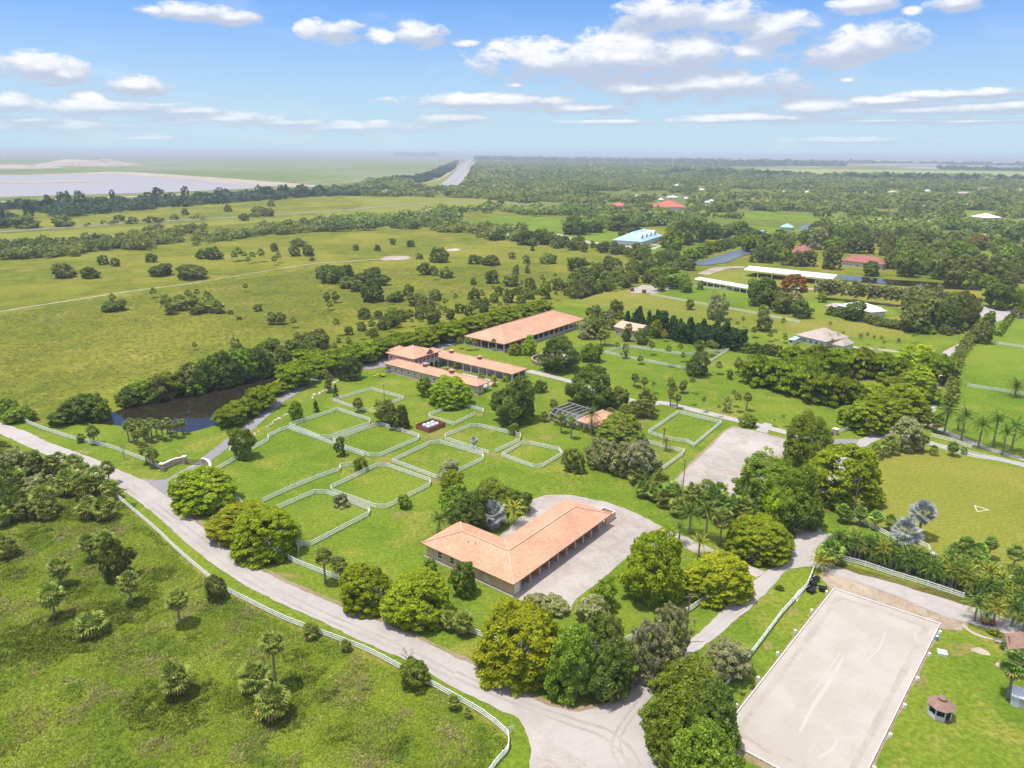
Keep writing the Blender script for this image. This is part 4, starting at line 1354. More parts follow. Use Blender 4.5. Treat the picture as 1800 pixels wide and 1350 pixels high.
# white-roofed house, several hips
simple_house('bright white hipped roof house behind a round tree, largest of its white roofs', 'house', 'house', (1471, 536), (1518, 546), (1482, 524), 3.4, 3.2,
             M['metalroof'], M['greywall'], 4, .7, W_=17)
simple_house('white hipped roof wing at the right end of the white-roofed house', 'house wing', 'house_wing', (1512, 544), (1531, 549), (1530, 534), 3.2, 2.6,
             M['metalroof'], M['greywall'], 2, .7, W_=12)
simple_house('low grey screened pool patio left of the white-roofed house', 'patio', 'screened_patio', (1449, 537), (1468, 540), (1462, 528), 2.8, .8,
             M['greyroof'], None, 0, .5, pillars=4, W_=14)
# long open barns
simple_house('very long open-sided barn with bright white metal roof beyond the dry field', 'barn', 'barn', (1307, 474), (1463.5, 490.6), (1317, 466), 5.0, 1.9, M['metalroof'], None, 0,
             .5, True, pillars=7, W_=22)
simple_house('narrow low shed row with white metal roof left of the long white barn', 'shed row', 'shed_row', (1220, 490.5), (1314, 507), (1226, 486), 3.6, 1.1, M['metalroof'],
             None, 0, .5, True, pillars=9, W_=11)


def blue_barn():
    Z = 5.0
    r, o, ang, L_, W_ = simple_house('large pale-walled barn with blue metal roof and four dark triangular dormers', 'barn', 'barn', (1130, 425), (1166, 414), (1078, 421), Z, 8.0,
                                     M['blueroof'], M['greywall'], 5, .8)
    for i in range(4):
        u = L_ * (.18 + .2 * i)
        m = MB()
        v = W_ * .20
        z0 = Z + 8.0 * (v / (W_ / 2))
        m.face([(u - 3.0, v - 1.5, z0), (u + 3.0, v - 1.5, z0), (u, v - 1.5, z0 + 3.2)])
        d = m.build('dormer', M['dark'], r)
        k = MB()
        k.face([(u - 3.5, v - 2.0, z0 - .2), (u, v - 2.0, z0 + 3.6), (u, v + 8, z0 + 3.6), (u - 3.5, v + 2, z0 + .2)])
        k.face([(u + 3.5, v - 2.0, z0 - .2), (u + 3.5, v + 2, z0 + .2), (u, v + 8, z0 + 3.6), (u, v - 2.0, z0 + 3.6)])
        link('dormer_roof', k.mesh('dormer_roof', M['blueroof']), d)


blue_barn()
simple_house('wide bright red roofed building standing alone among the distant woods', 'house', 'house', (1148, 363.5), (1203, 364.5), (1158, 356), 5, 10, M['redroof'], M['greywall'], 5,
             .8, W_=50)
simple_house('small red roofed house half hidden by trees left of the wide red roof', 'house', 'house', (1074, 361), (1095, 362), (1078, 358), 4, 5, M['redroof'], M['greywall'], 3, .8, W_=22)
simple_house('dull red pyramid-roofed house among trees left of the longer red roof', 'house', 'house', (1392, 444), (1431, 446), (1400, 436), 5, 6.0, M['maroonroof'], M['greywall'], 4,
             .8, W_=26)
simple_house('long dull red roofed house with pale walls in the trees above the white barn', 'house', 'house', (1476, 457), (1552, 465), (1480, 450), 4.5, 4.5, M['maroonroof'],
             M['stuccopale'], 6, .8, W_=18)
simple_house('small brown roofed cottage in palms right of the long dull red roof', 'house', 'house', (1601, 464.5), (1613, 466), (1602, 461), 4, 2.5, M['maroonroof'], M['stuccopale'],
             2, .6, W_=10)
simple_house('small blue roofed house beside the ditch beyond the blue barn', 'house', 'house', (1371, 399), (1394, 400), (1374, 395), 4, 4.0, M['blueroof'], M['greywall'], 3, .8, W_=20)
simple_house('tiny pale blue roof among dark trees right of the blue barn', 'house', 'house', (1329, 409), (1340, 410), (1331, 405), 3.5, 3, M['blueroof'], M['greywall'], 2, .6, W_=12)
simple_house('pale grey roofed villa at the far right woods with open lawn around', 'house', 'house', (1703, 380), (1734, 383), (1706, 375), 4, 5.5, M['metalroof'], M['greywall'],
             4, .8, W_=30)
simple_house('white roofed house at the edge of the woods left of the canal', 'house', 'house', (668, 339), (689, 339), (672, 335), 4.5, 7.0, M['metalroof'], M['greywall'], 3, .8, W_=36)
far = [(1245, 356, 9, 'stuccopale'), (1252, 353.5, 8, 'metalroof'), (1377, 338, 8, 'metalroof'), (1120, 345, 6, 'metalroof'), (1184, 347, 18, 'metalroof'), (1163, 351, 9, 'metalroof'),
       (1234, 334, 10, 'stuccopale'), (1207, 349, 7, 'metalroof'), (1572, 338, 15, 'stucco'), (1700, 340, 24, 'greyroof'), (1730, 333, 12, 'metalroof'), (1794, 335, 10, 'stuccopale'),
       (1632, 336, 9, 'metalroof'), (1420, 338, 8, 'metalroof'), (1506, 353, 6, 'metalroof'), (893, 415, 8, 'blueroof'), (1516, 424, 8, 'stuccopale'), (1190, 326, 7, 'metalroof')]
far.sort()
wd = ['leftmost', 'second', 'third', 'fourth', 'fifth', 'sixth', 'seventh', 'eighth', 'ninth', 'tenth', 'eleventh', 'twelfth', 'thirteenth', 'fourteenth', 'fifteenth', 'sixteenth',
      'seventeenth', 'eighteenth', 'nineteenth']
for i, (x, y, w, mt) in enumerate(far):
    simple_house('%s of the tiny pale roofs scattered through the distant woods' % (wd[i] if i == 0 else wd[i] + ' from the left'), 'house', 'house',
                 (x - w / 2, y), (x + w / 2, y), (x, y - 3), 4, 3.5, M[mt], M['greywall'], 2, .6, W_=min(25, max(8, w * 1.0)), group='tiny roofs in the distant woods')


house_holes = [[(x - w * 1.1, y + 7), (x + w * 1.1, y + 7), (x + w * .8, y - 5), (x - w * .8, y - 5)] for x, y, w, _ in far] + \
    [[(1140, 378), (1212, 379), (1206, 352), (1150, 352)], [(1070, 370), (1098, 371), (1096, 356), (1072, 356)], [(1685, 396), (1750, 398), (1745, 370), (1695, 370)],
     [(1062, 441), (1184, 439), (1184, 398), (1095, 402)], [(1385, 462), (1436, 464), (1434, 432), (1390, 432)], [(1470, 480), (1560, 484), (1558, 450), (1472, 446)],
     [(1362, 413), (1400, 413), (1398, 392), (1366, 392)], [(660, 342), (694, 342), (694, 333), (662, 333)], [(1596, 474), (1616, 474), (1616, 458), (1598, 458)],
     [(1300, 505), (1470, 512), (1485, 478), (1310, 460)], [(1215, 512), (1318, 518), (1318, 500), (1222, 480)]]


# ---- gazebo
def gazebo():
    o = P(1650, 1257)
    r = tag(empty('gazebo', o, .3), 'small octagonal grey-white gazebo with brown shingle roof on the grass', 'gazebo')
    n, R, h = 8, 1.75, 2.35
    pt = lambda k, rr, z: (rr * math.cos(math.pi / 8 + k * math.pi / 4), rr * math.sin(math.pi / 8 + k * math.pi / 4), z)
    m = MB()
    for k in range(n):
        m.face([pt(k, R + .45, h), pt(k + 1, R + .45, h), pt(k + 1, .55, h + .95), pt(k, .55, h + .95)])
    m.face([pt(k, R + .45, h) for k in range(7, -1, -1)])
    rf = m.build('roof', M['brownroof'], r)
    for i in range(0):
        pass
    m = MB()
    for k in range(n):
        m.face([pt(k, .5, h + .9), pt(k + 1, .5, h + .9), pt(k + 1, .5, h + 1.25), pt(k, .5, h + 1.25)])
        m.face([pt(k, .72, h + 1.25), pt(k + 1, .72, h + 1.25), (0, 0, h + 1.7)])
    link('cupola', m.mesh('cupola', M['brownroof']), rf)
    for k in range(n):
        x, y, _ = pt(k, R, 0)
        MB().box(x - .07, y - .07, .1, x + .07, y + .07, h).build('post', M['greywall'], r)
    pn = MB()
    for k in range(n):
        a, b = Vector(pt(k, R, 0)), Vector(pt(k + 1, R, 0))
        a, b = a.lerp(b, .06), a.lerp(b, .94)
        if k in (5,):
            continue
        pn.bar((a.x, a.y, .55), (b.x, b.y, .55), .06, .85)
        pn.bar((a.x, a.y, h - .2), (b.x, b.y, h - .2), .06, .35)
    pn.build('side_panel', M['greywall'], r)
    pn = MB()
    for k in range(n):
        a, b = Vector(pt(k, R * .985, 0)), Vector(pt(k + 1, R * .985, 0))
        a, b = a.lerp(b, .06), a.lerp(b, .94)
        pn.bar((a.x, a.y, 1.5), (b.x, b.y, 1.5), .02, 1.0)
    pn.build('window_screen', M['screen'], r)
    m = MB()
    m.face([pt(k, R + .1, .1) for k in range(8)])
    for k in range(8):
        m.face([pt(k, R + .1, 0), pt(k + 1, R + .1, 0), pt(k + 1, R + .1, .1), pt(k, R + .1, .1)])
    m.build('floor', M['brownroof'], r)


gazebo()


def small_structs():
    # brown cabin at the right edge
    o, ang, L_ = frame((1772, 1142), (1830, 1157), 3.0)
    r = tag(empty('cabin', o, ang), 'brown shingle gable-roofed cabin cut off by the right edge', 'cabin')
    hip_roof(0, 0, L_, 5.4, 3.0, 1.3, M['brownroof'], r, gable=True, ridge=False)
    MB().box(.4, .4, 0, L_ - .4, .6, 2.72).box(.4, .6, 0, .6, 4.8, 2.72).box(.4, 4.8, 0, L_ - .4, 5.0, 2.72).build('wall', M['stucco'], r)
    window(r, 3.0, .38, .9, 1.1, 1.1, 'u', -1)
    m = MB()
    m.face([(.35, .3, 2.9), (.35, 5.1, 2.9), (.35, 2.7, 4.15)])
    m.build('gable', M['brownroof'], r)
    # white shed lower right
    o, ang, L_ = frame((1779, 1222), (1830, 1238), 2.2)
    r = tag(empty('shed', o, ang), 'small white-grey garden shed behind a cabbage palm at the right edge', 'shed')
    hip_roof(0, 0, L_, 3.2, 2.2, .7, M['metalroof'], r, gable=True, ridge=False)
    MB().box(.15, .15, 0, L_ - .15, .3, 1.95).box(.15, .3, 0, .3, 2.9, 1.95).build('wall', M['greywall'], r)
    MB().box(1.2, .1, .05, 2.1, .149, 1.8).build('door', M['stalldoor'], r)
    # white crate and blue barrel near the arena
    r = tag(empty('crate', P(1656, 1150), -.35), 'square white lidded box on the grass right of the sand arena', 'box')
    MB().box(-.75, -.7, 0, .75, .7, .5).build('body', M['white'], r)
    MB().box(-.8, -.75, .5, .8, .75, .58).build('lid', M['metalroof'], r)
    r = tag(empty('barrel', P(1646, 1125)), 'blue plastic barrel on the grass at the arena corner', 'barrel')
    MB().tube([(0, 0, 0), (0, 0, .08), (0, 0, .45), (0, 0, .85), (0, 0, .9)], [.28, .31, .34, .31, .28], 14).build('body', M['bluepaint'], r)
    MB().tube([(0, 0, .9), (0, 0, .94)], .24, 14).build('lid', M['white'], r)
    # garden bench set at the cabin
    r = tag(empty('garden_bench', P(1757, 1131), -.4), 'grey slatted garden bench on the path beside the brown cabin', 'bench')
    for k in range(4):
        MB().box(-.9, -.3 + k * .16, .42, .9, -.18 + k * .16, .46).build('seat_slat', M['stalldoor'], r)
    MB().box(-.9, .36, .5, .9, .41, .95).build('backrest', M['stalldoor'], r)
    for x in (-.8, .8):
        for y in (-.25, .33):
            MB().box(x - .04, y - .04, 0, x + .04, y + .04, .42).build('leg', M['stalldoor'], r)
    # red utility cart
    r = tag(empty('utility_cart', P(1736, 1097), -.3), 'red garden utility cart parked beneath palms beside the lane', 'cart')
    MB().box(-1.2, -.65, .45, 1.2, .65, .6).build('chassis', M['steel'], r)
    MB().box(-1.2, -.62, .6, -.1, .62, 1.0).build('cargo_box', M['redpaint'], r)
    MB().box(.5, -.6, .6, 1.2, .6, .95).build('bonnet', M['redpaint'], r)
    MB().box(-.05, -.55, .6, .4, .55, .85).build('seat', M['black'], r)
    for x in (-.8, .8):
        for y in (-.68, .68):
            w = MB().tube([(x, y - .1, .32), (x, y + .1, .32)], .32, 12).build('wheel', M['black'], r)
            link('rim', MB().tube([(x, y - .11, .32), (x, y + .11, .32)], .16, 8).mesh('rim', M['metalroof']), w)
    # dark wheeled bins
    lab = ['black wheeled bin nearest the palm, farthest of the cluster by the arena fence', 'black bin second from the back, in the left file by the fence',
           'large black bin in front of the left file, nearest the camera', 'black bin standing apart on the right side of the cluster']
    for i, (x, y, s, ro) in enumerate([(1434, 1022, 1.0, .5), (1429, 1029, 1.15, .5), (1425, 1041, 1.35, .6), (1445, 1039, 1.2, -.3)]):
        r = tag(empty('bin', P(x, y), ro), lab[i], 'bin', 'black bins by the arena fence')
        m = MB()
        a = [(-.7 * s, -.5 * s), (.7 * s, -.5 * s), (.7 * s, .5 * s), (-.7 * s, .5 * s)]
        lo = [(p[0] * .8, p[1] * .8, .12) for p in a]
        hi = [(p[0], p[1], 1.05) for p in a]
        for k in range(4):
            m.face([lo[k], lo[(k + 1) % 4], hi[(k + 1) % 4], hi[k]])
        m.face(lo[::-1])
        m.build('body', M['black'], r)
        MB().bar((-.74 * s, .1, 1.08), (.74 * s, .1, 1.16), .1, .05).box(-.74 * s, -.54 * s, 1.06, .74 * s, .06, 1.11).build('lid', M['black'], r)
        MB().bar((-.5 * s, .56 * s, 1.0), (.5 * s, .56 * s, 1.0), .05, .05).build('handle', M['tank'], r)
        for y2 in (-.6 * s, .6 * s):
            MB().tube([(y2, .35 * s, .14), (y2 + .08, .35 * s, .14)], .14, 10).build('wheel', M['steel'], r)
    # stacked poles by the fence
    r = tag(empty('plank_pile', P(1405, 1045), math.radians(52)), 'pile of white and tan planks lying against the arena road fence', 'planks')
    for k in range(5):
        MB().box(-3 + k * .3, -.4 + k * .2, 0, 3 - k * .4, -.26 + k * .2, .12 + .04 * k).build('plank', M['white'] if k % 2 else M['trim'], r)
    # round horizontal bars in the field
    r = tag(empty('jump_poles', P(1722, 893), 0), 'triangle of white poles lying on the mown field', 'poles')
    pts = [P(1713, 889) - P(1722, 893), P(1738, 897) - P(1722, 893), P(1718, 900) - P(1722, 893)]
    for k in range(3):
        MB().bar(pts[k] + Vector((0, 0, .08)), pts[(k + 1) % 3] + Vector((0, 0, .08)), .14, .12).build('pole', M['white'], r)
    # wooden tank enclosure
    c = P(757, 752)
    ang = math.radians(50)
    r = tag(empty('tank_enclosure', c, ang), 'dark red board enclosure standing open-topped on the lawn among the paddocks', 'enclosure')
    a, b, h = 3.9, 3.1, 1.7
    MB().box(-a, -b, 0, a, -b + .12, h).box(-a, b - .12, 0, a, b, h).box(-a, -b + .12, 0, -a + .12, b - .12, h).box(a - .12, -b + .12, 0, a, b - .12, h).build('wall', M['brick'], r)
    for x in (-a, 0, a):
        for y in (-b, b):
            MB().box(x - .1, y - .1, 0, x + .1, y + .1, h + .12).build('post', M['brownroof'], r)
    for i in range(3):
        for j in range(2):
            t = tag(empty('water_tank', c + Vector((math.cos(ang) * (i - 1) * 1.9 - math.sin(ang) * (j - .5) * 2.0, math.sin(ang) * (i - 1) * 1.9 + math.cos(ang) * (j - .5) * 2.0, 0))),
                    'white-blue cylindrical tank inside the red enclosure, %s of the %s row' % (['left', 'middle', 'right'][i], ['near', 'far'][j]), 'tank', 'tanks in the red enclosure')
            MB().tube([(0, 0, .05), (0, 0, .2), (0, 0, 1.45), (0, 0, 1.75)], [.75, .78, .78, .5], 14).build('body', M['tank'], t)
            MB().tube([(0, 0, 1.75), (0, 0, 1.85)], .3, 10).build('cap', M['white'], t)
    # brick round pen
    o = P(972, 636)
    r = tag(empty('round_pen', o), 'curved low brown wall of the sandy round pen beneath a dark tree', 'pen wall')
    m = MB()
    for k in range(22):
        t0, t1 = math.radians(95 + k * 9), math.radians(95 + (k + 1) * 9)
        R = 9.5
        m.bar((R * math.cos(t0), R * math.sin(t0), .8), (R * math.cos(t1), R * math.sin(t1), .8), .15, 1.6)
    m.build('wall', M['brownroof'], r)
    m = MB()
    for k in range(22):
        t0, t1 = math.radians(95 + k * 9), math.radians(95 + (k + 1) * 9)
        m.bar((9.5 * math.cos(t0), 9.5 * math.sin(t0), 1.64), (9.5 * math.cos(t1), 9.5 * math.sin(t1), 1.64), .25, .08)
    m.build('coping', M['trim'], r)
    # hay boxes by far court
    for i, (x, y) in enumerate([(1111, 512), (1132, 515)]):
        r = tag(empty('jump_box', P(x, y)), 'dark brown box at the %s front corner of the distant sand court' % ['left', 'right'][i], 'box', 'boxes by the distant sand court')
        MB().box(-1.2, -1, 0, 1.2, 1, 2.2).build('body', M['brick'], r)
        MB().box(-1.3, -1.1, 2.2, 1.3, 1.1, 2.32).build('lid', M['brownroof'], r)
    # golf cart and trailer at the U stable
    r = tag(empty('golf_cart', P(684, 654), math.radians(-40)), 'dark blue cart parked at the end wall of the U-shaped stable', 'cart')
    MB().box(-1.3, -.6, .35, 1.3, .6, .75).build('body', M['bluepaint'], r)
    MB().box(-1.0, -.62, 1.85, .9, .62, 1.93).build('canopy', M['black'], r)
    for x in (-.9, .8):
        for y in (-.55, .55):
            MB().box(x - .03, y - .03, .75, x + .03, y + .03, 1.85).build('post', M['steel'], r)
            MB().tube([(x, y - .09, .26), (x, y + .09, .26)], .26, 10).build('wheel', M['black'], r)
    MB().box(-.4, -.5, .75, .2, .5, 1.0).build('seat', M['trim'], r)
    # light pole, utility poles
    for (x, y, h, lb) in ((676, 709, 7.5, 'slim dark light pole rising behind the palm in the paddocks'), (1200, 862, 9.5, 'bare brown utility pole at the near left corner of the gravel court')):
        r = tag(empty('utility_pole', P(x, y)), lb, 'pole')
        MB().tube([(0, 0, 0), (0, 0, h)], [.15, .09], 8).build('shaft', M['pole'], r)
        MB().box(-.5, -.05, h - .6, .5, .05, h - .5).build('crossarm', M['pole'], r)
    for i, (x, y) in enumerate([(1042, 1222), (1205, 1130)]):
        r = tag(empty('utility_pole', P(x, y)), ['grey utility pole standing in the dark trees at the road bend', 'utility pole behind the olive trees beside the rising road'][i], 'pole')
        MB().tube([(0, 0, 0), (0, 0, 11)], [.17, .11], 8).build('shaft', M['pole'], r)
        MB().box(-.9, -.06, 10.2, .9, .06, 10.35).build('crossarm', M['pole'], r)
    # wires
    a, b, c2 = P(1042, 1222), P(1205, 1130), P(1500, 905)
    w = MB()
    for p, q in ((a, b), (b, c2)):
        for s in (-.8, .8):
            pts = []
            for k in range(13):
                t = k / 12
                pp = p.lerp(q, t)
                pts.append((pp.x + s, pp.y, 10.4 - 1.2 * 4 * t * (1 - t)))
            w.tube(pts, .018, 4)
    tag(w.build('power_line', M['steel'], None), 'thin overhead wires crossing the trees at the road bend', 'power line')
    r = tag(empty('utility_pole', c2), 'utility pole beside the mown field fence and palms', 'pole')
    MB().tube([(0, 0, 0), (0, 0, 11)], [.16, .11], 8).build('shaft', M['pole'], r)
    MB().box(-.9, -.06, 10.2, .9, .06, 10.35).build('crossarm', M['pole'], r)
    # little white sign at the corner
    r = tag(empty('sign_board', P(898, 1290), math.radians(20)), 'small blank white board on a post at the lower fence corner', 'sign')
    MB().box(-.05, -.05, 0, .05, .05, 1.5).build('post', M['white'], r)
    MB().box(-.5, -.08, 1.1, .5, -.051, 1.6).build('board', M['white'], r)
    # limestone rocks along the west drive
    rk = []
    for i in range(46):
        t = i / 45
        x = 610 - t * 205 + RN.uniform(-3, 3)
        y = 662 + t * 128 + RN.uniform(-2, 2)
        if abs(t - .35) < .06 or abs(t - .72) < .03:
            continue
        rk.append((x, y))
    rk.sort()
    for i, (x, y) in enumerate(rk):
        m = rock_mesh(i % 6)
        s = RN.uniform(.45, 1.0)
        o = link('rock', m, None, P(x, y), RN.uniform(0, 6), (s, s * RN.uniform(.6, 1), s * .8))
        tag(o, '%s of the tan limestone rocks lining the west drive' % ordl(i), 'rock', 'limestone rocks lining the west drive')


def ordl(i):
    """spoken place in a row counted from the left"""
    if i == 0:
        return 'leftmost'
    n = i + 1
    one = ['', 'first', 'second', 'third', 'fourth', 'fifth', 'sixth', 'seventh', 'eighth', 'ninth', 'tenth', 'eleventh', 'twelfth', 'thirteenth', 'fourteenth', 'fifteenth',
           'sixteenth', 'seventeenth', 'eighteenth', 'nineteenth']
    tens = ['', '', 'twenty', 'thirty', 'forty', 'fifty', 'sixty', 'seventy', 'eighty', 'ninety']
    if n < 20:
        w = one[n]
    else:
        pre = ''
        if n >= 100:
            pre = 'hundred-and-' if n % 100 else 'hundredth'
            n = n % 100
        if n == 0:
            w = pre
        elif n < 20:
            w = pre + one[n]
        elif n % 10 == 0:
            w = pre + tens[n // 10][:-1] + 'ieth'
        else:
            w = pre + tens[n // 10] + '-' + one[n % 10]
    return w + ' from the left'


_rk = {}


def rock_mesh(i):
    if i in _rk:
        return _rk[i]
    V, F = [], []
    n, m = 9, 6
    for j in range(m + 1):
        ph = math.pi * j / m
        for k in range(n):
            t = 2 * math.pi * k / n
            d = Vector((math.sin(ph) * math.cos(t), math.sin(ph) * math.sin(t), math.cos(ph)))
            r = 1 + .35 * mnoise.noise(d * 1.6 + Vector((i * 7.1, 0, 0)))
            V.append(tuple(d * r))
    for j in range(m):
        for k in range(n):
            F.append((j * n + k, (j + 1) * n + k, (j + 1) * n + (k + 1) % n, j * n + (k + 1) % n))
    _rk[i] = np_mesh('rock', V, F, [M['rock']])
    return _rk[i]


small_structs()


# ---- west gate
def curved_wall(px, h, th, r, o, mat, cap):
    pts = [P(x, y) - o for x, y in px]
    pts = smooth_pts(pts, 5)
    m, k = MB(), MB()
    for a, b in zip(pts, pts[1:]):
        m.bar(a + Vector((0, 0, h / 2)), b + Vector((0, 0, h / 2)), th, h)
        k.bar(a + Vector((0, 0, h + .05)), b + Vector((0, 0, h + .05)), th + .16, .12)
    w = m.build('wall', mat, r)
    link('coping', k.mesh('coping', cap), w)
    return pts


def west_gate():
    o = P(304, 822)
    r = tag(empty('gate_wall', o), 'curved entrance wall of brown stone with white coping left of the west gate', 'wall')
    curved_wall([(286, 828), (292, 824), (302, 819), (313, 815.5), (324, 814.5)], 1.9, .5, r, o, M['stone'], M['white'])
    m = MB()
    for x, y in ((286, 828), (325, 815)):
        p = P(x, y) - o
        m.box(p.x - .5, p.y - .5, 0, p.x + .5, p.y + .5, 2.3)
    m.build('pier', M['stone'], r)
    m = MB()
    for x, y in ((286, 828), (325, 815)):
        p = P(x, y) - o
        m.box(p.x - .65, p.y - .65, 2.3, p.x + .65, p.y + .65, 2.5)
    m.build('pier_cap', M['white'], r)
    o = P(365, 820)
    r = tag(empty('gate_wall', o), 'white-capped curved wall end right of the west gate behind the tree', 'wall')
    curved_wall([(356, 816), (364, 818), (370, 824), (370, 831)], 1.9, .5, r, o, M['stone'], M['white'])
    a, b = P(327, 817), P(354, 818)
    r = tag(empty('gate', a), 'black iron double gate across the west drive', 'gate')
    d = b - a
    mid = d * .5
    for p, q in ((Vector((0, 0, 0)), mid * .99), (mid * 1.01, d)):
        m = MB()
        for z in (.2, 1.0, 1.8):
            m.bar(p + Vector((0, 0, z)), q + Vector((0, 0, z)), .07, .07)
        for k in range(15):
            c = p.lerp(q, k / 14)
            m.bar(c + Vector((0, 0, .1)), c + Vector((0, 0, 1.9)), .05, .05)
        m.build('gate_leaf', M['steel'], r)
    # east gate piers
    o = P(1468, 764)
    r = tag(empty('gate_pier', o, .5), 'grey stone gate pier with white cap beside the east drive', 'gate pier')
    MB().box(-.7, -.7, 0, .7, .7, 2.0).build('shaft', M['stone'], r)
    MB().box(-.85, -.85, 2.0, .85, .85, 2.2).build('cap', M['white'], r)
    o = P(1638, 988)
    r = tag(empty('gate_pier', o, .3), 'pink brick pier with white cap at the end of the mown field fence', 'gate pier')
    MB().box(-.45, -.45, 0, .45, .45, 2.1).build('shaft', M['pinkwall'], r)
    MB().box(-.58, -.58, 2.1, .58, .58, 2.3).build('cap', M['white'], r)


west_gate()

# ================================================================ FENCES
_post = {}


def post_mesh(h):
    if h not in _post:
        _post[h] = MB().box(-.07, -.07, 0, .07, .07, h).box(-.09, -.09, h, .09, .09, h + .05).mesh('post', M['white'])
    return _post[h]


def fence(label, px, closed=False, rails=3, h=1.4, space=2.6, gaps=(), curved=False, group='white rail paddock fences', small=False, name='rail_fence', cat='fence'):
    w = [P(x, y) for x, y in px]
    if curved:
        w = smooth_pts(w, 4, closed)
    if closed:
        w = w + [w[0]]
    o = w[0].copy()
    r = tag(empty(name, o), label, cat, group)
    w = [p - o for p in w]
    # posts
    pts = []
    carry = 0.0
    for i in range(len(w) - 1):
        a, b = w[i], w[i + 1]
        ln = (b - a).length
        if curved:
            s = carry
            while s < ln:
                pts.append((a.lerp(b, s / ln), math.atan2(b.y - a.y, b.x - a.x)))
                s += space
            carry = s - ln
        else:
            n = max(1, round(ln / space))
            for k in range(n):
                pts.append((a.lerp(b, k / n), math.atan2(b.y - a.y, b.x - a.x)))
    if not closed:
        pts.append((w[-1], 0))
    pm = post_mesh(h)
    if small:
        m = MB()
        for p, t in pts:
            m.box(p.x - .08, p.y - .08, 0, p.x + .08, p.y + .08, h)
        tag(m.build('post', M['white'], r), kind='stuff') if len(pts) > 100 else m.build('post', M['white'], r)
    else:
        pts.sort(key=lambda q: (q[0] + o).length)
        for p, t in pts[:100]:
            link('post', pm, r, p, t)
        if len(pts) > 100:
            m = MB()
            for p, t in pts[100:]:
                m.box(p.x - .07, p.y - .07, 0, p.x + .07, p.y + .07, h)
            tag(m.build('post', M['white'], r), kind='stuff')
    for k in range(rails):
        z = .3 + (h - .42) * k / (rails - 1)
        m = MB()
        for a, b in zip(w, w[1:]):
            d = (b - a)
            if d.length < .01:
                continue
            m.bar(a + Vector((0, 0, z)), b + Vector((0, 0, z)), .08, .19)
        m.build('rail', M['white'], r)
    return r


